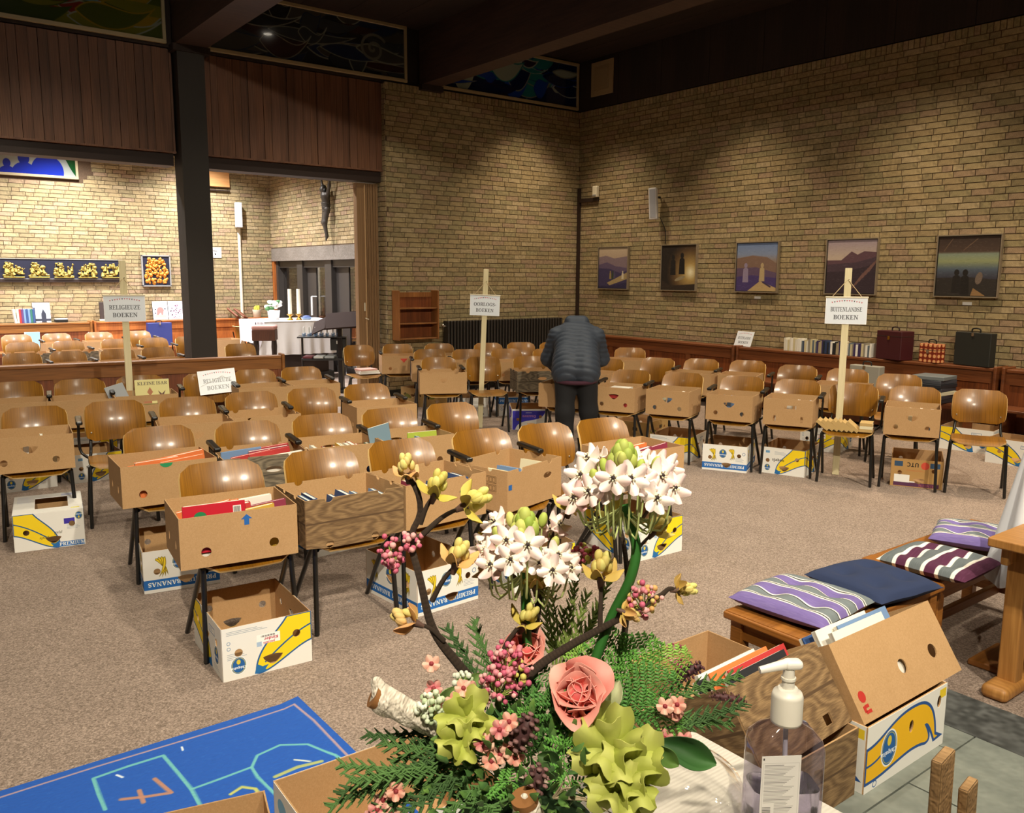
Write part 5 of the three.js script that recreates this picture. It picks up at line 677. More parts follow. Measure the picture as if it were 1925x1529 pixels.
{ const g = thing('dark_board', 'dark brown board propped on the chapel pew behind the left sign', 'board', [onZ(228, 600, CZ + 0.25).x, 0.905, CZ + 0.12]); part(g, 'board', rb(0.66, 0.34, 0.03, 0.006, 0, 0.17, 0, -0.12), mats.darkBrown); part(g, 'lip', rb(0.68, 0.03, 0.06, 0.006, 0, 0.015, 0.03), mats.cream); }

// ---------- books ----------
const bookCol = [0x2e4a7a, 0xb03030, 0xd8cfae, 0x5a3a6a, 0x2f6a5a, 0xc8a23c, 0xe3ded2, 0x26262a, 0x8a3048, 0x6d8ab0, 0xd9743a, 0xbfc4a0].map(c => flat(c, 0.6));
const bookGeo = {};
function book(label, cat, group, pos, q, w, h, d, mat) { // w = thickness (x), h = height (y), d = depth (z), spine at +z
  const k = [w, h, d].map(v => v.toFixed(3)).join(), G = bookGeo[k] ??= [M([bx(0.0016, h, d, -w / 2, h / 2, 0), bx(0.0016, h, d, w / 2, h / 2, 0), bx(w, h, 0.0016, 0, h / 2, d / 2)]), bx(w - 0.002, h - 0.006, d - 0.004, 0, h / 2, -0.001)];
  const g = thing('book', label, cat, pos, 0, group); if (q) g.rotation.set(q[0], q[1], q[2], 'YXZ'); part(g, 'cover', G[0], mat); part(g, 'pages', G[1], mats.paper); return g;
}
const TH = [0.016, 0.022, 0.03], rowCol = [0xd8d2c0, 0x1c2430, 0x8f8878, 0xe6e2d6, 0x2c3a5a, 0x3a2f58, 0xa89878, 0x202022, 0xc9bd94, 0x5f6a72, 0xdcd8ca].map(c => flat(c, 0.6));
{ const r = rng(31); let z = -6.62; while (z < -5.42) { const w = [0.014, 0.02, 0.027][Math.floor(r() * 3)]; book('book in the long row standing on the dark pew ledge', 'book', 'books along the dark pew ledge', [XW - 0.17, 0.824, z + w / 2], [0, -Math.PI / 2, (r() - 0.5) * 0.05], w, [0.14, 0.155, 0.165][Math.floor(r() * 3)], 0.12, rowCol[Math.floor(r() * rowCol.length)]); z += w + 0.003; } }
{ const x0 = onZ(30, 600, CZ + 0.2).x; [6, 2, 1, 3, 9, 0, 9, 4, 0].forEach((c, i) => { book(['white', 'cream', 'red', 'violet', 'pale blue', 'dark blue', 'light blue', 'green', 'navy'][i] + ' book in the short row on the chapel ledge', 'book', 'books on the chapel ledge', [x0 + i * 0.034, 0.905, CZ + 0.16], [0, 0, i === 0 ? 0.12 : 0.03], 0.03, 0.24, 0.15, bookCol[c]); });
  const cover = (f) => std({ map: canvasTex(128, 160, f), roughness: 0.5 });
  [[80, 'black and white picture book leaning on the chapel wall', cover((x, w, h) => { x.fillStyle = '#e6e8ee'; x.fillRect(0, 0, w, h); x.fillStyle = '#1f2230'; x.fillRect(0, 40, 18, 120); x.beginPath(); x.moveTo(60, 160); x.lineTo(60, 90); x.lineTo(76, 50); x.lineTo(96, 90); x.lineTo(96, 160); x.fill(); x.fillRect(0, 130, 128, 20); })], [304, 'white book with a pink arch on the chapel ledge', cover((x, w, h) => { x.fillStyle = '#f0edf0'; x.fillRect(0, 0, w, h); x.fillStyle = '#d8706a'; x.beginPath(); x.arc(66, 80, 30, Math.PI, 0); x.lineTo(80, 140); x.lineTo(66, 100); x.lineTo(30, 140); x.fill(); x.fillStyle = '#e0a090'; x.fillRect(20, 120, 90, 24); x.fillStyle = '#3a3040'; for (const [a, b] of [[24, 70], [106, 66], [22, 104]]) { x.beginPath(); x.arc(a, b, 7, 0, 7); x.fill(); } })], [333, 'pink spotted book half hidden by the black post', cover((x, w, h) => { x.fillStyle = '#ecdfe6'; x.fillRect(0, 0, w, h); const r = rng(4); for (let i = 0; i < 40; i++) { x.fillStyle = r() < 0.5 ? '#b06a80' : '#4a3446'; x.beginPath(); x.arc(20 + r() * 90, 30 + r() * 120, 2 + r() * 5, 0, 7); x.fill(); } })]].forEach(([px, label, m]) => { const p = onZ(px, 590, CZ + 0.2), g = thing('picture_book', label, 'book', [p.x, 0.905, CZ + 0.13]); g.rotation.x = -0.16; part(g, 'cover', new THREE.BoxGeometry(0.27, 0.34, 0.016).translate(0, 0.17, 0), m); part(g, 'spine', bx(0.006, 0.34, 0.018, -0.135, 0.17, 0), mats.black); });
  const q = onZ(115, 605, CZ + 0.2), g = thing('open_tray', 'small white-topped dark box on the chapel ledge', 'box', [q.x, 0.905, CZ + 0.2]); part(g, 'tray', rb(0.2, 0.05, 0.14, 0.008, 0, 0.025, 0), mats.black); part(g, 'paper', rb(0.19, 0.012, 0.13, 0.004, 0, 0.056, 0), mats.white); }
// books inside the boxes on the chairs
{ const pal = { kids: [1, 5, 8, 6, 9, 10], blue: [9, 0, 9, 6], mix: [6, 8, 0, 2, 5], few: [6, 2, 9], pink: [8, 10], full: [1, 5, 9, 4, 10, 6, 0], pinkflat: [10], white: [6, 2], flatred: [1, 6] }, num = { kids: 9, blue: 12, mix: 9, few: 5, pink: 5, full: 17, pinkflat: 7, white: 8, flatred: 4 };
  for (const [id, o] of Object.entries(seatBoxes)) { const k = o.userData.books; delete o.userData.books; if (!k) continue; const r = rng(id.charCodeAt(0) * 31 + id.charCodeAt(1)), n = num[k], yaw = o.rotation.y, short = o.userData.label.replace(/^brown box/, 'box').split(' ').slice(0, 9).join(' ');
    for (let i = 0; i < n; i++) { const lp = V(0, 0, 0), w = TH[i % 3]; let rot; const hh = [0.16, 0.185, 0.2][Math.floor(r() * 3)];
      if (k === 'flatred') { lp.set((r() - 0.5) * 0.1, 0.006 + i * 0.052 + 0.012, 0.02); rot = [0, yaw + (r() - 0.5) * 0.3, Math.PI / 2]; book('book lying flat in the ' + short, 'book', 'books in the ' + short, lp.add(V(0.09, 0.02, 0)).applyAxisAngle(V(0, 1, 0), yaw).add(o.position), rot, 0.03, 0.2, 0.3, bookCol[pal[k][i % 2]]); continue; }
      const facing = k === 'kids' || k === 'pink' || k === 'pinkflat';
      if (facing) { lp.set((r() - 0.5) * 0.1 - 0.06 + (i % 2) * 0.16, 0.008, 0.15 - i * 0.032); rot = [-0.06 - r() * 0.08, yaw + Math.PI / 2, 0]; } else { lp.set(-0.22 + i * (0.44 / n) + w / 2, 0.008, 0.02 + (r() - 0.5) * 0.05); rot = [0, yaw, (r() - 0.5) * 0.16 - 0.1]; }
      book('book packed in the ' + short, 'book', 'books in the ' + short, lp.applyAxisAngle(V(0, 1, 0), yaw).add(o.position), rot, TH[i % 3], facing ? hh + 0.03 : hh, facing ? 0.24 : 0.15, bookCol[pal[k][Math.floor(r() * pal[k].length)]]); } } }
{ // single conspicuous books
  const at = (id, x, y, z) => V(x, y, z).applyAxisAngle(V(0, 1, 0), seatBoxes[id].rotation.y).add(seatBoxes[id].position), yaw = id => seatBoxes[id].rotation.y;
  const slab = (name, label, cat, id, x, y, z, w, h, t, m, rx = -0.1, rz = 0) => { const g = thing(name, label, cat, at(id, x, y, z)); g.rotation.set(rx, yaw(id), rz, 'YXZ'); part(g, 'cover', new THREE.BoxGeometry(w, h, t).translate(0, h / 2, 0), m); part(g, 'pages', bx(w - 0.006, h - 0.004, t * 0.7, 0.002, h / 2 + 0.0035, 0), mats.paper); };
  slab('picture_book', 'red picture book with a barcode in the arrow box', 'book', 'A1', -0.1, 0.06, 0.165, 0.27, 0.215, 0.012, std({ map: canvasTex(256, 200, (x, w, h) => { x.fillStyle = '#b9182c'; x.fillRect(0, 0, w, h); x.fillStyle = '#f0ece4'; x.fillRect(205, 18, 34, 46); x.fillStyle = '#222'; for (let i = 0; i < 9; i++) x.fillRect(208 + i * 3.2, 22, 1.6, 36); x.fillStyle = '#1f7a4a'; x.beginPath(); x.ellipse(70, 50, 26, 22, 0, 0, 7); x.fill(); x.fillStyle = '#e0a8a8'; x.fillRect(110, 52, 60, 4); }), roughness: 0.4 }));
  slab('picture_book', 'yellow book titled KLEINE ISAR leaning in the printed box', 'book', 'D3', 0.08, 0.1, -0.06, 0.29, 0.24, 0.012, std({ map: canvasTex(256, 212, (x, w, h) => { x.fillStyle = '#d8cf8a'; x.fillRect(0, 0, w, h); x.fillStyle = '#4a3c2c'; x.font = 'bold 34px serif'; x.fillText('KLEINE ISAR', 18, 42); x.fillStyle = '#a8683c'; x.beginPath(); x.moveTo(110, 60); x.lineTo(132, 100); x.lineTo(110, 130); x.lineTo(88, 100); x.fill(); x.fillRect(60, 130, 60, 60); x.fillStyle = '#5a3420'; x.beginPath(); x.moveTo(170, 90); x.lineTo(198, 118); x.lineTo(226, 90); x.lineTo(206, 140); x.lineTo(190, 140); x.fill(); }), roughness: 0.5 }), -0.15);
  slab('booklet', 'pale blue booklet sticking up from its box', 'book', 'B4', -0.2, 0.12, 0.05, 0.15, 0.2, 0.006, flat(0x7d98a8, 0.5), 0.1, 0.2);
  slab('picture_book', 'grey book lying beside the yellow one', 'book', 'D3', -0.17, 0.1, 0.02, 0.16, 0.24, 0.014, flat(0x8c8f92, 0.5), -0.5, 0.3);
  slab('booklet', 'green and yellow booklet in the box with the blue booklet', 'book', 'B4', 0.12, 0.06, 0.0, 0.22, 0.17, 0.01, flat(0x9fae3c, 0.5)); }
{ // paperbacks on the seat by the right-hand pole
  const tanBook = flat(0xb89a62, 0.8);
  const c = chairs.M5, r = rng(17); for (let i = 0; i < 7; i++) book('yellowed paperback leaning in the row on the chair seat', 'book', 'paperbacks on the chair by the right sign pole', V(-0.15 + i * 0.04, 0.463, 0.1).applyAxisAngle(V(0, 1, 0), c.rotation.y).add(c.position), [0, c.rotation.y, 0.85 + r() * 0.1], 0.026, 0.12, 0.16, tanBook);
  for (let i = 0; i < 3; i++) book('paperback lying flat at the end of the row on the chair', 'book', 'flat paperbacks on the chair by the right sign pole', V(0.2, 0.478 + i * 0.026, 0.1).applyAxisAngle(V(0, 1, 0), c.rotation.y).add(c.position), [0, c.rotation.y, Math.PI / 2], 0.024, 0.1, 0.16, i === 1 ? bookCol[2] : tanBook);
  const p = chairs.P1; ['lower', 'middle', 'upper'].forEach((n, i) => { const o = single('paper_bundle', rb(0.28 - i * 0.02, 0.022, 0.2, 0.004, 0, 0, 0), [mats.white, bookCol[6], flat(0xd8a79a, 0.8)][i], n + ' bundle of papers on the chair beside the partition', 'papers'); o.position.copy(V(0.04 - i * 0.015, 0.474 + i * 0.0225, 0.05).add(p.position)); o.rotation.y = -0.2 + i * 0.1; }); }

// ---------- cases on and before the long pew ----------
const onLedge = (px) => onX(px, 680, XW - 0.15).z;
function boxCase(label, pos, yaw, w, h, d, m, { handle = mats.black, clasp = mats.brass, lidY } = {}) { const g = thing('carry_case', label, 'case', pos, yaw); part(g, 'body', rb(w, h, d, 0.008, 0, h / 2, 0), m); if (lidY) part(g, 'lid_seam', rb(w + 0.004, 0.006, d + 0.004, 0.001, 0, lidY, 0), mats.darkBrown); part(g, 'handle', pipe([V(-0.05, h - 0.002, 0), V(-0.045, h + 0.035, 0), V(0.045, h + 0.035, 0), V(0.05, h - 0.002, 0)], 0.008, 16, 8), handle); part(g, 'clasp', rb(0.03, 0.04, 0.012, 0.003, 0, (lidY ?? h) - 0.02, d / 2 + 0.003), clasp); return g; }
boxCase('tall maroon case with a brass clasp on the dark pew', [XW - 0.18, 0.824, -5.16], -Math.PI / 2 - 0.25, 0.36, 0.33, 0.2, flat(0x43141a, 0.5), { handle: mats.darkBrown, lidY: 0.27 });
boxCase('small orange patterned case on the dark pew', [XW - 0.18, 0.824, -4.72], -Math.PI / 2 - 0.25, 0.24, 0.21, 0.13, std({ map: dataTex(128, 128, (u, v) => { const a = (u * 4) % 1 - 0.5, b = (v * 4) % 1 - 0.5, d = Math.hypot(a, b); return d < 0.3 ? [232, 176, 120] : d < 0.4 ? [196, 96, 48] : [120, 40, 22]; }, [0.24, 0.24]), roughness: 0.5 }), { lidY: 0.14, clasp: mats.chrome });
boxCase('black briefcase standing on the dark pew', [XW - 0.18, 0.824, -4.26], -Math.PI / 2 - 0.2, 0.42, 0.36, 0.1, flat(0x23241f, 0.6), { clasp: mats.chrome });
{ const p = onX(1685, 700, 9.1); boxCase('pale grey case behind the chairs by the panelled pew', [9.05, 0.445, -5.2], -Math.PI / 2, 0.36, 0.33, 0.12, flat(0x9a968a, 0.6), { clasp: mats.chrome }); }
{ const p = onY(1768, 760, 0.45), r = rng(9); for (let i = 0; i < 7; i++) { const o = single('album', rb(0.34, 0.04, 0.34, 0.006, 0, 0, 0), flat([0x23262c, 0x30333a, 0xc9c4a8, 0x3a3d44, 0x25272d, 0x44474e, 0x6f7678][i], 0.5), ['lowest', 'second lowest', 'cream', 'fourth', 'third highest', 'second highest', 'topmost grey'][i] + ' record album in the stack by the panelled pew', 'album', 'stack of albums'); o.position.set(9.12 + r() * 0.02, 0.466 + i * 0.0405, -4.5 + r() * 0.03); o.rotation.y = (r() - 0.5) * 0.2; } }
{ const p = onZ(315, 640, -15.9); boxCase('dark blue upright case in front of the chapel pew', [p.x, 0.446, CZ + 0.5], 0, 0.42, 0.42, 0.14, flat(0x2a3470, 0.5), { clasp: mats.chrome }); const q = onZ(65, 640, -16.2), g = thing('folder', 'light blue folder standing in front of the chapel pew', 'folder', [q.x, 0.446, CZ + 0.52]); part(g, 'cover', rb(0.22, 0.32, 0.03, 0.004, 0, 0.16, 0), flat(0x8fb4c8, 0.5)); part(g, 'spine', rb(0.02, 0.32, 0.032, 0.004, -0.11, 0.16, 0), mats.white); }
{ const p = [8.95, 0, -3.1], c = setChair('R1', 'plywood chair at the right edge carrying a box of spines', p, R(-80), 0), o = copyOf(boxProto.slot, 'brown box of upright books at the right edge of the picture', [8.93, 0.462, -3.1], R(-82), 'boxes standing on the chairs'); for (let i = 0; i < 14; i++) book('book standing in the box at the right edge of the picture', 'book', 'books in the box at the right edge', V(-0.22 + i * 0.032, 0.06, 0).applyAxisAngle(V(0, 1, 0), R(-82)).add(o.position), [0, R(-82), -0.15], TH[i % 3], 0.21, 0.15, bookCol[(i * 5) % 12]); }
// ---------- rug ----------
{ const x0 = -1.0, x1 = 1.31, z0 = -3.165, z1 = -1.75, Wd = x1 - x0, Hd = z1 - z0;
  const tex = canvasTex(1024, 628, (x, w, h) => {
    x.fillStyle = '#1f55ae'; x.fillRect(0, 0, w, h); const r = rng(44); for (let i = 0; i < 5000; i++) { x.globalAlpha = 0.1; x.fillStyle = r() < 0.5 ? '#0f3f92' : '#3d78d0'; x.fillRect(r() * w, r() * h, 3 + r() * 5, 2 + r() * 3); } x.globalAlpha = 1;
    const C = ([a, b]) => { const p = onY(a, b, 0); return [(p.x - x0) / Wd * w, (p.z - z0) / Hd * h]; };
    const line = (pts, c, lw) => { x.strokeStyle = c; x.lineCap = 'round'; x.lineJoin = 'round'; for (let k = 0; k < 3; k++) { x.lineWidth = lw * (1 - k * 0.25); x.globalAlpha = 0.55 + k * 0.15; x.beginPath(); pts.forEach((p, i) => { const q = C(p); i ? x.lineTo(q[0] + (r() - 0.5) * 2, q[1] + (r() - 0.5) * 2) : x.moveTo(...q); }); x.stroke(); } x.globalAlpha = 1; };
    line([[-160, 1548], [0, 1504], [180, 1447], [320, 1404], [440, 1368], [553, 1331]], '#a88c98', 5); line([[553, 1331], [590, 1362], [640, 1414], [700, 1475]], '#a88c98', 5);
    line([[198, 1527], [186, 1498], [175, 1469], [240, 1446], [307, 1425], [335, 1457], [360, 1489], [390, 1545]], '#6ab4b4', 7); line([[360, 1489], [415, 1469], [473, 1447], [484, 1425], [527, 1405], [578, 1404], [629, 1425], [680, 1460]], '#6ab4b4', 6); line([[473, 1447], [485, 1466], [507, 1487], [540, 1520]], '#6ab4b4', 6);
    line([[291, 1469], [306, 1482], [322, 1496], [275, 1503], [229, 1508]], '#b0806c', 8); line([[262, 1491], [271, 1513]], '#b0806c', 8); line([[434, 1498], [454, 1485], [480, 1488], [486, 1496], [470, 1508], [448, 1512]], '#b8bc6a', 7); line([[518, 1465], [560, 1447], [604, 1436]], '#a9b070', 9); line([[554, 1433], [582, 1436]], '#c8d0c8', 5); line([[220, 1462], [230, 1466]], '#d8e0e8', 5); line([[342, 1409], [344, 1415]], '#d8e0e8', 4);
  });
  const g = thing('play_rug', 'blue hopscotch rug with chalk-like coloured lines', 'rug', [(x0 + x1) / 2, 0, (z0 + z1) / 2]); const b = new THREE.BoxGeometry(Wd, 0.008, Hd, 30, 1, 16).translate(0, 0.005, 0), p = b.attributes.position, n = b.attributes.normal, uv = b.attributes.uv;
  for (let i = 0; i < p.count; i++) { uv.setXY(i, p.getX(i) / Wd + 0.5, 0.5 - p.getZ(i) / Hd); const e = Math.max(0, p.getX(i) - (Wd / 2 - 0.07)) / 0.07; p.setY(i, p.getY(i) + e * e * 0.012); } b.computeVertexNormals();
  part(g, 'pile', b, std({ map: tex, bumpMap: greyNoise([0.2, 0.2], 601, 128, 40, 64), bumpScale: 0.002, roughness: 1 })); }

// ---------- benches with cushions ----------
const benchWood = std({ map: woodTex([112, 66, 22], [166, 108, 46], [0.8, 0.3], 611, { horizontal: true }), roughness: 0.45 });
function bench(label, x0, x1, z0, z1, h = 0.45) {
  const g = thing('wooden_bench', label, 'bench', [(x0 + x1) / 2, 0, (z0 + z1) / 2]), w = x1 - x0, d = z1 - z0;
  part(g, 'top', rb(w, 0.03, d, 0.008, 0, h - 0.015, 0), benchWood); for (const s of [-1, 1]) { part(g, 'end_batten', rb(0.08, 0.004, d - 0.01, 0.001, s * (w / 2 - 0.05), h + 0.001, 0), benchWood); part(g, 'apron', rb(w - 0.1, 0.08, 0.022, 0.004, 0, h - 0.07, s * (d / 2 - 0.04)), benchWood); part(g, 'end_apron', rb(0.022, 0.08, d - 0.1, 0.004, s * (w / 2 - 0.05), h - 0.07, 0), benchWood); for (const t of [-1, 1]) part(g, 'leg', rb(0.055, h - 0.03, 0.055, 0.006, s * (w / 2 - 0.055), (h - 0.03) / 2, t * (d / 2 - 0.045)), benchWood); part(g, 'stretcher', rb(0.03, 0.05, d - 0.14, 0.006, s * (w / 2 - 0.055), 0.13, 0), benchWood); }
  part(g, 'long_stretcher', rb(w - 0.12, 0.05, 0.03, 0.006, 0, 0.13, 0), benchWood);
}
bench('low wooden bench with the lilac striped and navy cushions', 2.61, 3.62, -2.035, -1.65); bench('low wooden bench with the maroon striped cushion', 3.64, 4.75, -2.06, -1.68);
function stripes(list) { const tot = list.reduce((s, a) => s + a[1], 0); return canvasTex(256, 64, (x, w, h) => { let u = 0; while (u < w) for (const [c, k] of list) { x.fillStyle = c; x.fillRect(u, 0, k / tot * w / 3 + 1, h); u += k / tot * w / 3; } const r = rng(2); x.globalAlpha = 0.06; for (let i = 0; i < 900; i++) { x.fillStyle = r() < 0.5 ? '#000' : '#fff'; x.fillRect(r() * w, r() * h, 1, 4); } x.globalAlpha = 1; }); }
function cushion(label, pos, yaw, mat, size = 0.4, tufts = [[0.3, 0.3], [0.7, 0.3], [0.3, 0.7], [0.7, 0.7]]) {
  const g = thing('seat_cushion', label, 'cushion', pos, yaw), n = 30, e = v => Math.max(0, 1 - Math.abs(2 * v - 1) ** 3.2);
  const mk = (s) => { const pl = new THREE.PlaneGeometry(size, size, n, n).rotateX(s > 0 ? -Math.PI / 2 : Math.PI / 2), p = pl.attributes.position; for (let i = 0; i < p.count; i++) { const u = p.getX(i) / size + 0.5, v = p.getZ(i) / size + 0.5; let t = 0.046 * Math.sqrt(e(u) * e(v)); for (const [a, b] of tufts) { const dd = Math.hypot(u - a, v - b); t -= 0.032 * Math.exp(-dd * dd * 60) ; } t -= 0.006 * (Math.exp(-((u - 0.5) ** 2) * 200) * e(v) + Math.exp(-((v - 0.5) ** 2) * 200) * e(u)) * 0.5; p.setY(i, 0.04 + s * Math.max(s > 0 ? t : t * 0.95, 0)); const sh = 1 - 0.03 * (1 - e(u) * e(v)) - 0.025 * Math.sin(u * Math.PI * 2) ** 2 * (1 - e(v)); p.setX(i, p.getX(i) * sh); p.setZ(i, p.getZ(i) * sh); pl.attributes.uv.setXY(i, u, v); } pl.computeVertexNormals(); return pl; };
  part(g, 'pad', M([mk(1), mk(-1)]), mat); part(g, 'label_tag', rb(0.02, 0.002, 0.012, 0.0008, size / 2 - 0.004, 0.04, size * 0.2), mats.white); return g; }
const lilac = std({ map: stripes([['#6f5f98', 4.2], ['#e8e2d4', 0.6], ['#2a2a2c', 0.5], ['#e8e2d4', 0.5], ['#6d7678', 4.4], ['#2a2a2c', 0.4], ['#e8e2d4', 0.6]]), roughness: 0.95 }), maroonS = std({ map: stripes([['#4d1d3a', 4], ['#e6e0d2', 1.5], ['#5f6668', 4.6], ['#e6e0d2', 1.5]]), roughness: 0.95 });
const cp = (px, py) => { const p = onY(px, py, 0.49); return [p.x, 0.452, p.z]; };
cushion('lilac and grey striped seat cushion on the nearer bench', cp(1507, 1128), R(4), lilac, 0.42);
cushion('navy blue tufted seat cushion on the nearer bench', cp(1640, 1093), R(-8), flat(0x24304f, 1), 0.4);
cushion('maroon and grey striped seat cushion on the farther bench', cp(1765, 1056), R(92), maroonS, 0.4);
cushion('pale lilac striped seat cushion at the right end of the bench', cp(1836, 1016), R(20), lilac, 0.4).position.y = 0.475;

// ---------- side table and white cloth at the right edge ----------
{ const g = thing('side_table', 'light oak table with a block foot at the right edge', 'table', [4.0, 0, -1.25]), oak = std({ map: woodTex([140, 92, 40], [188, 136, 72], [0.4, 0.9], 621), roughness: 0.5 });
  part(g, 'top', rb(0.96, 0.04, 0.62, 0.008, 0.1, 0.68, 0.06), oak); for (const x of [-0.21, 0.42]) { part(g, 'leg', rb(0.075, 0.62, 0.075, 0.008, x, 0.35, -0.18), oak); part(g, 'foot', rb(0.34, 0.06, 0.11, 0.025, x + 0.02, 0.03, -0.18), oak); } part(g, 'stretcher', rb(0.6, 0.09, 0.04, 0.006, 0.1, 0.3, -0.18), oak); part(g, 'lower_stretcher', rb(0.6, 0.07, 0.04, 0.006, 0.1, 0.42, -0.16), oak); part(g, 'apron', rb(0.85, 0.08, 0.03, 0.005, 0.1, 0.62, -0.2), oak); }
{ const p = deep(1925, 1000, 3.75), g = thing('cloth_rack', 'white cloth hanging from a stand at the right edge', 'cloth', [p.x + 0.06, 0, p.z]), y1 = 1.12; part(g, 'stand', rod(V(0, 0, 0), V(0, y1 + 0.02, 0), 0.016), benchWood); part(g, 'foot', rb(0.3, 0.03, 0.3, 0.01, 0, 0.015, 0), benchWood); part(g, 'cloth', shell(40, 16, (u, v) => { const a = u * Math.PI * 2, r = 0.02 + (1 - v) * 0.13 + 0.02 * (1 - v) * Math.sin(a * 6 + 1); return V(Math.cos(a) * r, 0.42 + v * (y1 - 0.4) + 0.03 * (1 - v) * Math.sin(a * 3), Math.sin(a) * r); }, 0.003).all(), flat(0xdadde4, 0.9)); }

// ---------- boxes around the altar step ----------
{ const big = makeBox({ w: 0.63, d: 0.4, h: 0.255, hf: [['o', 0.0, 0.1, 0.024], ['o', 0.2, 0.1, 0.024]], hs: [] }), wp2 = makeBox({ w: 0.48, d: 0.4, h: 0.255, out: printWood, hf: [['r', 0.13, 0.04, 0.02, 0.016]], name: 'wood_print_box' });
  const low = makeBox({ w: 0.5, d: 0.36, h: 0.224, out: [print.wave, print.wave, print.wave, print.wave], inn: kraftIn, hf: [['o', 0.02, 0.14, 0.014, 0.022], ['o', 0.2, 0.17, 0.014, 0.022]], name: 'fruit_box' }), lowW = makeBox({ w: 0.5, d: 0.36, h: 0.224, out: printWood, name: 'wood_print_box' });
  copyOf(low, 'fruit box with a big yellow banana on the stone step', [2.61, POD + 0.002, -1.45], 0); copyOf(lowW, 'dark wood-print box under the tilted wood-print box', [2.09, POD + 0.002, -1.47], 0);
  // each tilted box is wedged in the open box below: front edge on its rim, open top leaning towards the room
  const TA = R(33), tilt = (proto, label, x, z, yaw) => { const o = copyOf(proto, label, [x, 0.382 - 0.2 * Math.sin(TA), z - 0.2 * Math.cos(TA)], 0); o.rotation.set(-TA, yaw, 0, 'YXZ'); return o; };
  const t1 = tilt(big, 'plain brown box tilted open towards the room', 2.68, -1.285, 0), t2 = tilt(wp2, 'wood-print box tilted open towards the room', 2.11, -1.31, 0.06);
  part(t1, 'print_mark', [cyl(0.018, 0.018, 0.0008, -0.27, 0.075, 0.2006, 16, Math.PI / 2), bx(0.02, 0.01, 0.0008, -0.265, 0.045, 0.2006), bx(0.03, 0.01, 0.0008, -0.265, 0.028, 0.2006), bx(0.012, 0.02, 0.0008, -0.28, 0.038, 0.2006)], flat(0xb02a20, 0.7), 'red print mark');
  const inTilt = (o, i, n, w, hgt, m, label, grp) => { const g = thing('magazine', label, 'magazine', [0, 0, 0], 0, grp); const p = V(w, 0.02, 0.17 - i * 0.03).applyEuler(o.rotation).add(o.position); g.position.copy(p); g.rotation.copy(o.rotation); part(g, 'cover', bx(0.3, hgt, 0.004, 0, hgt / 2, 0.009), m); part(g, 'pages', bx(0.296, hgt - 0.002, 0.016, 0, hgt / 2, 0), mats.paper); };
  for (let i = 0; i < 6; i++) inTilt(t2, i, 6, -0.05 + (i % 2) * 0.05, 0.255 + (i % 3) * 0.012, bookCol[[7, 1, 10, 6, 7, 6][i]], 'magazine filed in the tilted wood-print box', 'magazines in the tilted wood-print box');
  for (let i = 0; i < 5; i++) inTilt(t1, i, 5, -0.1 + (i % 2) * 0.08, 0.262 + (i % 3) * 0.01, bookCol[[6, 9, 6, 6, 0][i]], 'booklet filed in the tilted brown box', 'booklets in the tilted brown box');
  copyOf(makeBox({ w: 0.44, d: 0.3, h: 0.36 }), 'tall open brown box left of the cushioned bench', [2.36, 0, -1.93], 0);
  const a = onY(512, 1480, 0.24); copyOf(makeBox({ w: 0.56, d: 0.4, h: 0.24, out: print.text, inn: kraft }), 'open cardboard box beneath the flower arrangement', [a.x + 0.28, 0.012, a.z + 0.2], R(-2));
  const b = onY(455, 1500, 0.22); copyOf(makeBox({ w: 0.4, d: 0.3, h: 0.22 }), 'brown box corner at the bottom edge on the blue rug', [b.x - 0.17, 0.012, b.z + 0.12], R(-14)); }
// ---------- table in the foreground ----------
const TAB = 1.09;
{ const g = thing('altar_stand', 'table carrying the flowers and the hand gel', 'table', [0.36, POD, -0.5]), h = TAB - POD; part(g, 'top', rb(1.1, 0.04, 0.5, 0.006, 0, h - 0.026, 0), benchWood); for (const x of [-0.48, 0.48]) for (const z of [-0.19, 0.19]) part(g, 'leg', rb(0.06, h - 0.04, 0.06, 0.006, x, (h - 0.04) / 2, z), benchWood);
  const k = thing('table_runner', 'white woven runner on the foreground table', 'tablecloth', [0.36, TAB - 0.006, -0.5]); part(k, 'fabric', rb(1.13, 0.005, 0.53, 0.002, 0, 0.0025, 0), std({ color: 0xcfc8bc, roughness: 0.95, bumpMap: dataTex(64, 64, (u, v) => { const q = 128 + 90 * Math.sin(v * Math.PI * 16); return [q, q, q]; }, [0.05, 0.05], false), bumpScale: 0.0008 })); part(k, 'drop', rb(0.004, 0.2, 0.53, 0.001, 0.566, -0.1, 0), mats.white); }
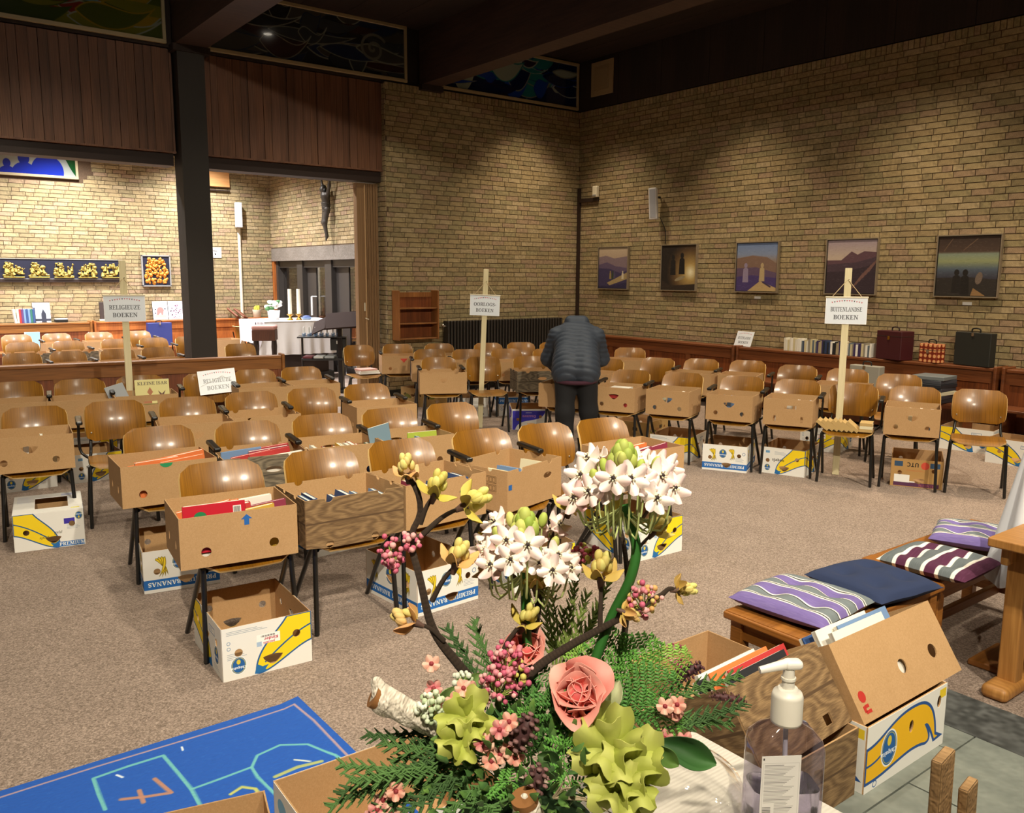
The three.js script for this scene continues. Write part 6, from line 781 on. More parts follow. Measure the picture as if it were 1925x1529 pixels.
{ // hand gel
  const p = deep(1472, 1450, 1.0), g = thing('hand_gel_bottle', 'clear hand gel bottle with a white pump', 'bottle', [p.x, TAB, p.z], R(-33));
  const plast = phys({ color: 0xdcd8e6, transmission: 1, roughness: 0.04, ior: 1.45, thickness: 0 }), gel = phys({ color: 0xf2f4f6, transmission: 1, roughness: 0.08, ior: 1.34, thickness: 0.05 });
  const prof = (w, d, hgt, s) => { const sh = new THREE.Shape(), r = 0.014; sh.moveTo(-w + r, -d); sh.lineTo(w - r, -d); sh.quadraticCurveTo(w, -d, w, -d + r); sh.lineTo(w, d - r); sh.quadraticCurveTo(w, d, w - r, d); sh.lineTo(-w + r, d); sh.quadraticCurveTo(-w, d, -w, d - r); sh.lineTo(-w, -d + r); sh.quadraticCurveTo(-w, -d, -w + r, -d); return sh; };
  const loft = (w, d, levels) => { const n = 48, pos = [], idx = [], sh = prof(w, d).getSpacedPoints(n).slice(0, n); levels.forEach(([y, s, sq]) => sh.forEach(q => { const rr = Math.hypot(q.x, q.y), k = 0.014 / rr; pos.push(q.x * s * (1 - sq) + q.x * k * sq, y, q.y * s * (1 - sq) + q.y * k * sq); })); for (let j = 0; j < levels.length - 1; j++) for (let i = 0; i < n; i++) { const a = j * n + i, b = j * n + (i + 1) % n; idx.push(a, a + n, b, b, a + n, b + n); } const top = (levels.length - 1) * n; pos.push(0, levels[0][0], 0, 0, levels[levels.length - 1][0], 0); const c0 = levels.length * n; for (let i = 0; i < n; i++) { idx.push(c0, i, (i + 1) % n); idx.push(c0 + 1, top + (i + 1) % n, top + i); } const q = new THREE.BufferGeometry(); q.setAttribute('position', new THREE.Float32BufferAttribute(pos, 3)); q.setAttribute('uv', new THREE.Float32BufferAttribute(new Float32Array(pos.length / 3 * 2), 2)); q.setIndex(idx); q.computeVertexNormals(); return q; };
  part(g, 'body', loft(0.042, 0.026, [[0, 0.94, 0], [0.006, 1, 0], [0.12, 1, 0], [0.132, 0.97, 0.05], [0.143, 0.86, 0.3], [0.15, 0.6, 0.8], [0.156, 0.5, 1]]), plast); part(g, 'gel', loft(0.0395, 0.0235, [[0.003, 0.96, 0], [0.008, 1, 0], [0.072, 1, 0], [0.0725, 0.99, 0]]), gel);
  part(g, 'label_sheet', new THREE.BoxGeometry(0.046, 0.108, 0.0006).translate(-0.014, 0.069, 0.0268), std({ map: canvasTex(232, 490, (x, w, h) => { x.fillStyle = '#d9d6d2'; x.fillRect(0, 0, w, h); x.strokeStyle = '#8a8884'; x.strokeRect(10, 40, w - 20, h - 130); x.fillStyle = '#1c1c1c'; x.fillRect(8, 10, 8, 12); for (let i = 0; i < 40; i++) { x.fillStyle = i % 6 === 0 ? '#4a4846' : '#9a9894'; x.fillRect(18 + (i > 26 ? 66 : 0), 50 + i * 8, (i > 26 ? 120 : 190) * (0.6 + 0.4 * ((i * 13) % 7) / 7), 3); } x.fillStyle = '#1a1a1a'; for (let i = 0; i < 16; i++) x.fillRect(14, 285 + i * 8, 50, 2 + (i * 5) % 4); x.fillStyle = '#16181a'; x.fillRect(0, h - 80, w, 80); x.fillStyle = '#e8e8e6'; x.font = 'bold 22px sans-serif'; x.fillText('AV', 90, h - 16); }), roughness: 0.5 }));
  part(g, 'cap', lathe([[0, 0.15], [0.0175, 0.15], [0.018, 0.153], [0.018, 0.182], [0.016, 0.187], [0.011, 0.189], [0.011, 0.192], [0, 0.192]], 28), flat(0xe4dfd2, 0.4)); part(g, 'pump_stem', [cyl(0.0075, 0.0065, 0.026, 0, 0.202, 0, 18), cyl(0.0085, 0.0085, 0.003, 0, 0.2035, 0, 18)], flat(0xe4dfd2, 0.4)); part(g, 'nozzle', [rb(0.022, 0.011, 0.016, 0.005, 0.004, 0.2205, 0), rod(V(0, 0.2215, 0), V(-0.036, 0.2155, 0.003), 0.0065, 0.0042), ball(0.008, 0.007, 0.221, 0, 1.1, 0.7, 1)], flat(0xece8de, 0.35)); part(g, 'dip_tube', rod(V(0, 0.15, 0), V(0.004, 0.006, 0), 0.0028), flat(0xe8e6e0, 0.4)); }
{ const p = onY(1235, 1540, TAB), g = thing('glass_bowl', 'clear glass bowl behind the lime flowers', 'bowl', [p.x, TAB, p.z]); part(g, 'glass_wall', lathe([[0, 0], [0.06, 0], [0.098, 0.016], [0.108, 0.036], [0.1, 0.056], [0.085, 0.064], [0.083, 0.062], [0.097, 0.053], [0.104, 0.036], [0.095, 0.019], [0.058, 0.004], [0, 0.004]], 48), phys({ color: 0xffffff, transmission: 1, roughness: 0.01, ior: 1.5, thickness: 0 })); }
{ const p = deep(1779, 1440, 1.5), g = thing('rough_wood_stand', 'rough wooden plank stand at the bottom right', 'stand', [p.x, POD, p.z], R(6)), m = std({ map: woodTex([128, 96, 58], [188, 150, 104], [0.2, 0.5], 631), bumpMap: greyNoise([0.1, 0.1], 633, 64, 8, 24), bumpScale: 0.003, roughness: 0.8 }), y = p.y - POD; part(g, 'tall_plank', rb(0.062, y + 0.03, 0.02, 0.004, 0, y / 2 + 0.015, 0, 0, 0, 0.05), m); part(g, 'short_plank', rb(0.05, y - 0.03, 0.018, 0.004, 0.055, (y - 0.03) / 2, 0.03, 0, 0, 0.08), m); part(g, 'foot_block', rb(0.22, 0.05, 0.16, 0.01, 0.02, 0.025, 0.01), m); }
// ---------- the person bending over a box ----------
{ const foot = onY(1078, 862), face = Math.atan2(-foot.x, -foot.z) ; // turned away from the camera
  const g = thing('person', 'person in a quilted navy jacket and black trousers bending over a box', 'person', [foot.x + 0.03, 0, foot.z - 0.02], face);
  // local frame: +x is the person's own left as seen from the front, so work with the back towards +z
  const skin = flat(0xb98a6c, 0.7), navyCloth = std({ color: 0x2c3440, roughness: 0.62 }), blackCloth = flat(0x0d0d10, 0.9);
  const hip = [0, 0.9, 0], chest = [0, 1.18, -0.27], neck = [0, 1.27, -0.37];
  const arms = [[[-0.19, 1.17, -0.27], [-0.27, 0.94, -0.34], [-0.2, 0.82, -0.52]], [[0.19, 1.17, -0.27], [0.25, 0.94, -0.4], [0.14, 0.84, -0.58]]];
  const legs = [[[-0.1, 0.86, 0], [-0.1, 0.46, 0.03], [-0.07, 0.09, 0.02]], [[0.1, 0.86, 0], [0.13, 0.46, -0.03], [0.14, 0.09, -0.08]]];
  const cap = (a, ra, b, rb_) => [...a, ra, ...b, rb_];
  const body = [cap(hip, 0.11, chest, 0.09), cap(chest, 0.08, neck, 0.05), cap(neck, 0.055, [0, 1.27, -0.46], 0.055), cap([0, 1.26, -0.5], 0.085, [0, 1.2, -0.54], 0.075), cap([0, 1.17, -0.585], 0.018, [0, 1.16, -0.6], 0.014), cap([-0.085, 1.24, -0.51], 0.018, [-0.085, 1.2, -0.51], 0.014), cap([0.085, 1.24, -0.51], 0.018, [0.085, 1.2, -0.51], 0.014)];
  for (const [a, b, c] of arms) body.push(cap(a, 0.05, b, 0.042), cap(b, 0.04, c, 0.028)); for (const [a, b, c] of legs) body.push(cap(a, 0.085, b, 0.055), cap(b, 0.055, c, 0.038), cap(c, 0.036, [c[0], 0.05, c[2] - 0.12], 0.03));
  const hand = ([x, y, z], s) => { const l = [cap([x, y - 0.01, z - 0.02], 0.024, [x, y - 0.05, z - 0.06], 0.026)]; for (let i = 0; i < 4; i++) { const fx = x + (i - 1.5) * 0.017, L = [0.036, 0.042, 0.039, 0.03][i]; l.push(cap([fx, y - 0.06, z - 0.07], 0.009, [fx, y - 0.06 - L * 0.8, z - 0.07 - L * 0.6], 0.0085), cap([fx, y - 0.06 - L * 0.8, z - 0.07 - L * 0.6], 0.0085, [fx, y - 0.06 - L * 1.6, z - 0.07 - L * 0.5], 0.0075)); } l.push(cap([x + s * 0.024, y - 0.03, z - 0.04], 0.01, [x + s * 0.045, y - 0.06, z - 0.055], 0.009), cap([x + s * 0.045, y - 0.06, z - 0.055], 0.009, [x + s * 0.046, y - 0.085, z - 0.065], 0.008)); return l; };
  part(g, 'body', M([blob(body, 0.05, 0.013), blob(hand(arms[0][2], 1), 0.008, 0.004), blob(hand(arms[1][2], -1), 0.008, 0.004)]), skin);
  // quilting: ridges follow the length of each sleeve and of the back
  const quilt = (pitch, amp, ax) => (x, y, z) => { const s = ax(x, y, z); return -amp * Math.sqrt(Math.abs(Math.sin(Math.PI * s / pitch))) ; };
  const L = Math.hypot(0.28, 0.27), along = (x, y, z) => ((y - 0.9) * 0.28 + (z) * -0.27) / L + 0.01 * Math.sin(x * 14), torso = quilt(0.052, 0.013, along);
  const jk = [[...[-0.075, 0.88, 0.02], 0.135, ...[-0.07, 1.12, -0.22], 0.13, torso], [...[0.075, 0.88, 0.02], 0.135, ...[0.07, 1.12, -0.22], 0.13, torso], [...[-0.06, 1.1, -0.22], 0.13, ...[-0.07, 1.19, -0.29], 0.11, torso], [...[0.06, 1.1, -0.22], 0.13, ...[0.07, 1.19, -0.29], 0.11, torso], [...[-0.11, 0.83, 0.03], 0.11, ...[-0.08, 0.95, -0.02], 0.13, torso], [...[0.11, 0.83, 0.03], 0.11, ...[0.08, 0.95, -0.02], 0.13, torso], [0, 1.2, -0.3, 0.12, 0, 1.27, -0.37, 0.085]];
  for (const [a, b, c] of arms) jk.push([...a, 0.085, ...b, 0.072, quilt(0.05, 0.01, (x, y) => y)], [...b, 0.07, ...c, 0.05, quilt(0.05, 0.008, (x, y, z) => y - z)]);
  const jacket = part(g, 'jacket', blob(jk, 0.045, 0.0105), navyCloth, 'navy quilted jacket');
  part(jacket, 'hood', blob([[-0.06, 1.31, -0.33, 0.06, 0.06, 1.31, -0.33, 0.06], [-0.08, 1.27, -0.36, 0.05, -0.05, 1.31, -0.42, 0.045], [0.08, 1.27, -0.36, 0.05, 0.05, 1.31, -0.42, 0.045], [-0.05, 1.25, -0.28, 0.05, 0.05, 1.25, -0.28, 0.05]], 0.04, 0.009), navyCloth);
  part(jacket, 'lining', [new THREE.TorusGeometry(0.155, 0.02, 8, 28).scale(1.22, 0.85, 1).rotateX(Math.PI / 2 + 0.1).translate(0, 0.765, 0.02)], flat(0x3a1626, 0.9), 'maroon lining at the hem');
  const tr = []; for (const [a, b, c] of legs) tr.push([...a, 0.115, ...b, 0.085], [...b, 0.085, ...c, 0.062]); tr.push([-0.09, 0.88, 0, 0.12, 0.09, 0.88, 0, 0.12]);
  part(g, 'trousers', blob(tr, 0.05, 0.012), blackCloth, 'black trousers');
  for (const [, , c] of legs) { const s = part(g, 'shoe', blob([[c[0], 0.06, c[2] + 0.05, 0.045, c[0], 0.05, c[2] - 0.17, 0.036], [c[0], 0.09, c[2], 0.045, c[0], 0.06, c[2] - 0.05, 0.045]], 0.03, 0.008), mats.black); part(s, 'sole', rb(0.09, 0.024, 0.3, 0.01, c[0], 0.013, c[2] - 0.06), mats.white); }
  part(g, 'hair', [ball(0.092, 0, 1.26, -0.5, 1, 1.05, 1, 16, 12)], flat(0x4a3a2c, 0.9));
}
// ---------- flower arrangement ----------
{ const D0 = 0.88, base = onY(985, 1700, TAB); base.y = TAB; const g = thing('flower_arrangement', 'tall arrangement of pink, lime and white artificial flowers with branches', 'flowers', base);
  const at = (px, py, d = D0) => deep(px, py, d).sub(base), u = 1 / 1818; // u = metres to one pixel of the photograph at that distance
  const r = rng(91), vc = (o) => std({ vertexColors: true, roughness: 0.65, ...o }), vmat = vc({ side: THREE.DoubleSide });
  const C = (hex) => { const c = new THREE.Color(hex); return [c.r, c.g, c.b]; }, mixc = (a, b, t) => a.map((v, i) => v + (b[i] - v) * t);
  const paint = (geo, f) => { const p = geo.attributes.position, a = new Float32Array(p.count * 3); for (let i = 0; i < p.count; i++) a.set(f(p.getX(i), p.getY(i), p.getZ(i)), i * 3); geo.setAttribute('color', new THREE.BufferAttribute(a, 3)); return geo; };
  const orient = (geo, dir, pos, spin = 0) => geo.rotateY(spin).applyQuaternion(new THREE.Quaternion().setFromUnitVectors(V(0, 1, 0), dir.clone().normalize())).translate(pos.x, pos.y, pos.z);
  const cam = V(0, EYE, 0).sub(base), toCam = p => cam.clone().sub(p).normalize();
  // a petal grows along +y, cupped towards +z
  function petal(len, wid, cup, c0, c1, { tip = 0.9, nu = 4, nv = 6, wave = 0, curl = 0 } = {}) { const s = shell(nu, nv, (a, v) => { const w = wid * Math.pow(Math.sin(Math.PI * Math.min(0.999, 0.06 + v * tip)), 0.75), x = (a - 0.5) * w; return V(x, v * len * (1 - curl * v * 0.3), cup * len * v * v + 2.2 * x * x / wid + wave * Math.sin(v * 9 + a * 6) - curl * len * Math.max(0, v - 0.6) ** 2 * 3); }, 0.0006).all(); return paint(s, (x, y) => mixc(c0, c1, clamp(y / len, 0, 1))); }
  const woodBark = std({ map: woodTex([58, 44, 34], [104, 84, 66], [0.02, 0.1], 701), bumpMap: greyNoise([0.02, 0.02], 703, 64, 10, 24), bumpScale: 0.001, roughness: 0.9 });
  const budA = C(0xb9b23a), budB = C(0xe6a07a), budC = C(0xd9d27a);
  function budGeo(s, dir, pos, peach) { const l = []; for (let i = 0; i < 13; i++) { const a = i * 2.4, h = 0.25 + (i % 4) * 0.22, q = s * 0.3 * (1 - h * 0.5); l.push(tint(ball(s * 0.17, Math.cos(a) * q, s * (0.35 + h * 0.6), Math.sin(a) * q, 1, 1.5, 1, 7, 6), mixc(budC, mixc(budA, budB, peach), r() * 0.8))); } for (let i = 0; i < 4; i++) l.push(petal(s * (0.85 + r() * 0.3), s * 0.5, 0.25, mixc(budA, budB, peach * r()), mixc(budA, budB, peach)).rotateX(0.55 + r() * 0.5).rotateY(i * 1.57 + r())); l.push(tint(cyl(s * 0.09, s * 0.2, s * 0.5, 0, -s * 0.12, 0, 8), C(0x5a4034))); return orient(MC(l), dir, pos); }
  function branch(pts, r0, r1, buds) { const P3 = pts.map(([x, y, d]) => at(x, y, d)), b = part(g, 'branch', taperPipe(P3, r0, r1, 26, 8), woodBark); for (const [x, y, d, ux, uy, s, peach, from] of buds) { const p = at(x, y, d), dir = V(ux, -uy, 0).applyAxisAngle(V(0, 1, 0), -YAW).normalize(); if (from) part(b, 'twig', taperPipe([at(...from), at(...from).lerp(p, 0.5).add(V(0, 0.004, 0)), p], r1 * 1.1, r1 * 0.7, 8, 6), woodBark); part(b, 'bud', budGeo(s * 1.3 * u, dir, p, peach), vmat); } }
  branch([[905, 1300, 0.9], [862, 1250, 0.89], [815, 1185, 0.88], [790, 1090, 0.87], [773, 1010, 0.87], [790, 965, 0.87], [783, 920, 0.86], [768, 898, 0.86]], 0.0055, 0.0028, [[766, 896, 0.86, -0.1, -1, 30, 0.8], [816, 932, 0.86, 0.3, -1, 34, 0.2, [790, 985, 0.87]], [872, 952, 0.87, 0.9, -0.5, 38, 0.2, [795, 1005, 0.87]], [856, 1064, 0.86, 0.3, -1, 36, 0.6, [812, 1130, 0.875]], [782, 1172, 0.87, -0.9, -0.4, 34, 0.8, [835, 1205, 0.88]]]);
  branch([[960, 1310, 0.86], [1010, 1255, 0.86], [1070, 1215, 0.86], [1130, 1182, 0.86], [1190, 1150, 0.86], [1245, 1118, 0.86]], 0.0052, 0.0026, [[1272, 1110, 0.86, 1, -0.1, 26, 0.5, [1245, 1118, 0.86]], [1130, 1090, 0.86, 0.05, -1, 38, 0.4, [1128, 1183, 0.86]], [1170, 1150, 0.85, 0.8, 0.3, 24, 0.7, [1160, 1168, 0.86]]]);
  branch([[965, 1300, 0.89], [1000, 1215, 0.89], [1016, 1110, 0.89], [1040, 1010, 0.9], [1062, 965, 0.9]], 0.0048, 0.0024, [[1070, 960, 0.9, 0.2, -1, 34, 0.4], [1008, 1104, 0.87, 0, -1, 38, 0.6, [1014, 1120, 0.88]]]);
  branch([[930, 1290, 0.87], [950, 1215, 0.87], [972, 1182, 0.87]], 0.003, 0.0022, [[984, 1178, 0.87, 0.5, -1, 32, 0.3]]);
  branch([[1165, 1260, 0.92], [1180, 1120, 0.92], [1172, 1020, 0.92], [1160, 975, 0.92]], 0.004, 0.0022, [[1156, 972, 0.92, -0.1, -1, 32, 0.2], [1228, 1002, 0.92, 0.6, -0.8, 32, 0.3, [1182, 1062, 0.92]], [928, 1064, 0.9, -0.8, -0.6, 34, 0.7, [985, 1102, 0.9]]]);
  // tall star-flower heads
  const stemG = flat(0x2f6a28, 0.5), pedMat = flat(0xb4c07a, 0.6);
  function starGeo(size, pink) { const l = []; for (let i = 0; i < 6; i++) l.push(petal(size, size * 0.62, -0.12, C(0xf6ead8), mixc(C(0xfdf8f2), C(0xe8a0a6), pink * (0.45 + r() * 0.55)), { nv: 6, tip: 0.86 }).rotateX(1.36 + r() * 0.22).rotateY(i * Math.PI / 3 + r() * 0.2)); l.push(tint(ball(size * 0.15, 0, size * 0.1, 0, 1, 1.1, 1, 8, 6), C(0x2a1c18))); for (let i = 0; i < 6; i++) l.push(tint(rod(V(0, 0, 0), V(Math.cos(i) * size * 0.22, size * 0.3, Math.sin(i) * size * 0.22), 0.0006, 0.0009, 5), C(0xe8e0c0))); return MC(l); }
  function starHead(stem, top, R0, n, seed) { const h = part(g, 'star_flower_head', pipe(stem.map(p => at(...p)), 0.0052, 28, 10), stemG, 'green stem crowned with pale star flowers'), T = at(...top); const rr = rng(seed), ped = [];
    for (let i = 0; i < n; i++) { const a = i * 2.39996, k = Math.sqrt((i + 0.5) / n), e = R0 * (0.35 + 0.65 * k), y = 0.036 - 0.02 * k + (rr() - 0.5) * 0.03, p = T.clone().add(V(Math.cos(a) * e, y, Math.sin(a) * e)), mid = T.clone().add(V(Math.cos(a) * e * 0.75, -0.026 - 0.012 * rr(), Math.sin(a) * e * 0.75)); ped.push(pipe([T.clone().add(V(0, -0.01, 0)), T.clone().lerp(mid, 0.6).add(V(0, -0.008, 0)), mid, p], 0.0011, 10, 5));
      if (k < 0.45) part(h, 'flower_bud', orient(tint(ball(0.0062, 0, 0.004, 0, 0.8, 1.35, 0.8, 9, 7), mixc(C(0x9fb548), C(0xc9c872), rr())), V(Math.cos(a) * 0.3, 1, Math.sin(a) * 0.3), p), vmat); else { const dir = V(Math.cos(a) * (0.5 + k * 0.5), 0.55, Math.sin(a) * (0.5 + k * 0.5)).lerp(toCam(p.clone()), 0.3 + 0.4 * rr()); part(h, 'blossom', orient(starGeo(0.0145 + rr() * 0.004, 0.3 + rr() * 0.7), dir, p, rr() * 6), vmat); } }
    for (let i = 0; i < 14; i++) { const a = i * 2.4, q = 0.011 * Math.sqrt(i / 14); part(h, 'flower_bud', tint(ball(0.006 + rr() * 0.002, T.x + Math.cos(a) * q, T.y + 0.034 + (14 - i) * 0.0013, T.z + Math.sin(a) * q, 0.9, 1.3, 0.9, 9, 7), mixc(C(0x8fa83e), C(0xc4c66a), rr())), vmat); }
    part(h, 'flower_stalks', M(ped), pedMat).userData.kind = 'stuff'; }
  starHead([[1000, 1300, 0.88], [990, 1190, 0.88], [988, 1110, 0.88], [987, 1075, 0.88]], [987, 1060, 0.88], 0.05, 25, 5);
  starHead([[1115, 1250, 0.87], [1150, 1160, 0.87], [1186, 1085, 0.86], [1196, 1030, 0.86], [1184, 985, 0.86], [1173, 950, 0.86]], [1170, 935, 0.86], 0.054, 27, 9);
  // clusters of pink berries
  function berries(px, py, d, rad, n, cols, seed) { const rr = rng(seed), c = at(px, py, d), l = [], st = []; for (let i = 0; i < n; i++) { const a = rr() * 6.28, b = Math.acos(2 * rr() - 1), q = rad * u * (0.5 + 0.5 * rr()), p = V(Math.sin(b) * Math.cos(a) * q, Math.cos(b) * q, Math.sin(b) * Math.sin(a) * q).add(c); l.push(tint(ball(0.0021 + rr() * 0.0014, p.x, p.y, p.z, 1, 1, 1, 7, 6), C(cols[Math.floor(rr() * cols.length)]))); if (i % 3 === 0) st.push(tint(rod(c.clone().add(V(0, -rad * u * 0.6, 0)), p, 0.0007, 0.0006, 5), C(0x8fa04a))); } const m = part(g, 'berry_cluster', MC([...l, ...st]), vmat); m.userData.kind = 'stuff'; }
  const pk = [0xc8607c, 0xd8848f, 0xe4aaa6, 0xbc5670]; berries(735, 1040, 0.87, 34, 46, pk, 1); berries(775, 1018, 0.87, 22, 24, pk, 21); berries(950, 1240, 0.84, 34, 60, pk, 2); berries(935, 1290, 0.83, 36, 60, pk, 3); berries(975, 1275, 0.84, 30, 40, [...pk, 0xc8c060], 4); berries(1098, 1048, 0.9, 32, 50, [0xa84058, 0xc05a70, 0xb8b050], 5); berries(1210, 1128, 0.86, 36, 54, [...pk, 0xd8c070, 0xd0a060], 6); berries(1270, 1235, 0.93, 26, 30, pk, 7); berries(815, 1330, 0.82, 34, 70, [0xdfe3d0, 0xcdd8b8, 0xb8c8a0], 8); berries(870, 1285, 0.86, 26, 34, [0xd8dcc8, 0xb8c8a0], 10); berries(1265, 1330, 0.86, 24, 22, pk, 11);
  // coral roses
  function rose(px, py, d, rad, n, seed) { const rr = rng(seed), c = at(px, py, d), dir = toCam(c).lerp(V(0, 1, 0), 0.35), Q = rad * u; const h = part(g, 'rose', orient(tint(ball(Q * 0.34, 0, -Q * 0.1, 0, 1, 1.1, 1, 12, 9), C(0xc85a58)), dir, c), vmat, 'coral pink rose'); for (let i = 0; i < n; i++) { const k = i / (n - 1), p = petal(Q * (0.75 + 0.35 * k), Q * (0.7 + 0.85 * k), 0.42 - 0.5 * k, C(0xd26a62), mixc(C(0xe88a80), C(0xf6c0ae), 0.25 + 0.6 * k * rr()), { nu: 8, nv: 8, tip: 0.66, wave: 0.0012, curl: 0.5 * k }).rotateX(0.25 - 0.95 * k * k).translate(0, -Q * 0.5, -Q * (0.08 + 0.34 * k)).rotateY(i * 2.4 + rr() * 0.3); part(h, 'petal', orient(p, dir, c), vmat); } }
  rose(1085, 1305, 0.82, 60, 16, 3); rose(990, 1222, 0.88, 46, 12, 4);
  // lime bracts
  function lime(px, py, d, rad, n, seed) { const rr = rng(seed), c = at(px, py, d), dir = toCam(c).lerp(V(0, 1, 0), 0.25), h = part(g, 'lime_flower', orient(tint(ball(rad * u * 0.16, 0, 0, 0), C(0x8f8f2e)), dir, c), vmat, 'lime green flower'); for (let i = 0; i < n; i++) { const k = i / n, p = petal(rad * u * (0.75 + 0.5 * k + rr() * 0.15), rad * u * (0.75 + rr() * 0.25), 0.18, C(0x8a9430), mixc(C(0xa6ae48), C(0xc2c46c), rr()), { nu: 6, nv: 7, tip: 0.8, wave: 0.0012 }).rotateX(0.35 + 0.8 * k).rotateY(i * 2.4 + rr() * 0.3); part(h, 'petal', orient(p, dir, c), vmat); } }
  lime(1150, 1410, 0.8, 66, 9, 5); lime(1190, 1452, 0.79, 66, 8, 15); lime(1120, 1370, 0.82, 42, 8, 16); lime(878, 1350, 0.8, 44, 9, 6); lime(872, 1392, 0.79, 40, 8, 7); lime(1165, 1490, 0.78, 50, 9, 17);
  // small pink wax flowers
  function wax(px, py, d, n, spread, seed) { const rr = rng(seed); for (let i = 0; i < n; i++) { const p = at(px + (rr() - 0.5) * spread, py + (rr() - 0.5) * spread * 1.5, d + (rr() - 0.5) * 0.02), l = []; const a = C([0xd9897c, 0xc05068, 0xdba090][i % 3]); for (let k = 0; k < 5; k++) l.push(petal(0.0095, 0.0075, 0.2, a, mixc(a, C(0xe8c4a8), 0.6), { nu: 3, nv: 4 }).rotateX(1.0).rotateY(k * 1.2566)); l.push(tint(ball(0.0026, 0, 0.001, 0, 1, 1, 1, 7, 5), C(0x8a2a30))); part(g, 'wax_flower', orient(MC(l), toCam(p).lerp(V((rr() - 0.5), rr(), 0), 0.35), p, rr() * 6), vmat); } }
  wax(940, 1412, 0.78, 9, 78, 3); wax(722, 1502, 0.8, 6, 54, 4); wax(800, 1300, 0.83, 4, 70, 5); wax(1272, 1360, 0.84, 5, 46, 6); wax(868, 1312, 0.82, 3, 40, 8);
  // conifer and fern foliage
  const needle = [flat(0x3c5c2c, 0.8), flat(0x4f7438, 0.8), flat(0x6a7c34, 0.8)];
  function sprig(px, py, qx, qy, d, d2, seed, m, w = 26) { const rr = rng(seed), a = at(px, py, d), b = at(qx, qy, d2), ax = b.clone().sub(a), len = ax.length(), side = ax.clone().normalize().cross(toCam(a)).normalize(), up = ax.clone().normalize(), l = [taperPipe([a, a.clone().lerp(b, 0.5).addScaledVector(side, 0.004), b], 0.0016, 0.0007, 10, 5)]; const n = Math.round(len / 0.005); for (let i = 2; i < n; i++) { const t = i / n, o = a.clone().lerp(b, t), s = i % 2 ? 1 : -1, L = w * u * (1 - t * 0.7) * (0.7 + rr() * 0.5), e = o.clone().addScaledVector(side, s * L * 0.75).addScaledVector(up, L * 0.7).addScaledVector(toCam(o), (rr() - 0.4) * L * 0.5); l.push(rod(o, e, 0.001, 0.0006, 4)); for (let j = 1; j < 7; j++) { const q = o.clone().lerp(e, j / 7), f = q.clone().addScaledVector(up, 0.005 + rr() * 0.005).addScaledVector(side, (j % 2 ? 1 : -1) * 0.005).addScaledVector(toCam(q), (rr() - 0.4) * 0.004); l.push(rod(q, f, 0.0013, 0.0005, 4)); } } const k = part(g, 'conifer_sprig', M(l), m); k.userData.kind = 'stuff'; }
  sprig(900, 1470, 640, 1440, 0.81, 0.8, 51, needle[1]); sprig(890, 1430, 720, 1400, 0.82, 0.83, 52, needle[1]); sprig(860, 1420, 640, 1490, 0.81, 0.8, 53, needle[0]); sprig(960, 1500, 880, 1560, 0.77, 0.76, 54, needle[1]); sprig(1040, 1440, 1000, 1300, 0.84, 0.86, 55, needle[1]); sprig(940, 1420, 900, 1330, 0.83, 0.84, 56, needle[0]); sprig(1080, 1440, 1060, 1340, 0.82, 0.83, 57, needle[1]); sprig(880, 1420, 620, 1515, 0.82, 0.8, 1, needle[1]); sprig(860, 1390, 690, 1385, 0.83, 0.84, 2, needle[0]); sprig(880, 1440, 660, 1470, 0.8, 0.79, 3, needle[1]); sprig(890, 1450, 760, 1530, 0.79, 0.77, 4, needle[0]); sprig(900, 1400, 740, 1430, 0.84, 0.84, 5, needle[1]); sprig(930, 1480, 820, 1540, 0.78, 0.76, 6, needle[1]); sprig(905, 1300, 840, 1180, 0.9, 0.91, 7, needle[0]); sprig(925, 1290, 890, 1170, 0.9, 0.92, 8, needle[1]); sprig(1220, 1320, 1390, 1270, 0.9, 0.92, 9, needle[1]); sprig(1240, 1350, 1375, 1360, 0.87, 0.88, 10, needle[1]); sprig(1250, 1370, 1400, 1325, 0.87, 0.88, 16, needle[0]); sprig(900, 1460, 700, 1525, 0.81, 0.8, 17, needle[0]); sprig(870, 1460, 930, 1540, 0.78, 0.77, 18, needle[1]);
  for (let i = 0; i < 7; i++) sprig(1040 + i * 6, 1250, 1015 + i * 22, 1085 + (i % 3) * 30, 0.92, 0.94, 30 + i, needle[2], 9);
  function fern(px, py, qx, qy, d, d2, seed, m, w = 40) { const rr = rng(seed), a = at(px, py, d), b = at(qx, qy, d2), mid = a.clone().lerp(b, 0.5).add(V(0, 0.012, 0)), c = new THREE.CatmullRomCurve3([a, mid, b]), len = a.distanceTo(b), side = b.clone().sub(a).normalize().cross(toCam(a)).normalize(), l = [taperPipe([a, mid, b], 0.0009, 0.0004, 10, 5)], leaf = new THREE.SphereGeometry(1, 5, 4), n = Math.round(len / 0.0085); for (let i = 1; i < n; i++) { const t = i / n, o = c.getPoint(t), tg = c.getTangent(t); for (const s of [-1, 1]) { const L = w * u * Math.sin(Math.PI * (0.15 + t * 0.82)) * (0.85 + rr() * 0.3), e = o.clone().addScaledVector(side, s * L * 0.85).addScaledVector(tg, L * 0.4); l.push(rod(o, e, 0.0004, 0.0003, 3)); const k = Math.max(3, Math.round(L / 0.0036)); for (let j = 1; j <= k; j++) for (const z of [-1, 1]) { const q = o.clone().lerp(e, j / k).addScaledVector(tg, z * 0.0024 * (1.25 - j / k)), g2 = leaf.clone().scale(0.0015, 0.0027, 0.0005); g2.applyQuaternion(new THREE.Quaternion().setFromUnitVectors(V(0, 1, 0), tg.clone().multiplyScalar(z).addScaledVector(side, s * 0.6).normalize())).translate(q.x, q.y, q.z); l.push(g2); } } } const k = part(g, 'fern_frond', M(l), m); k.userData.kind = 'stuff'; }
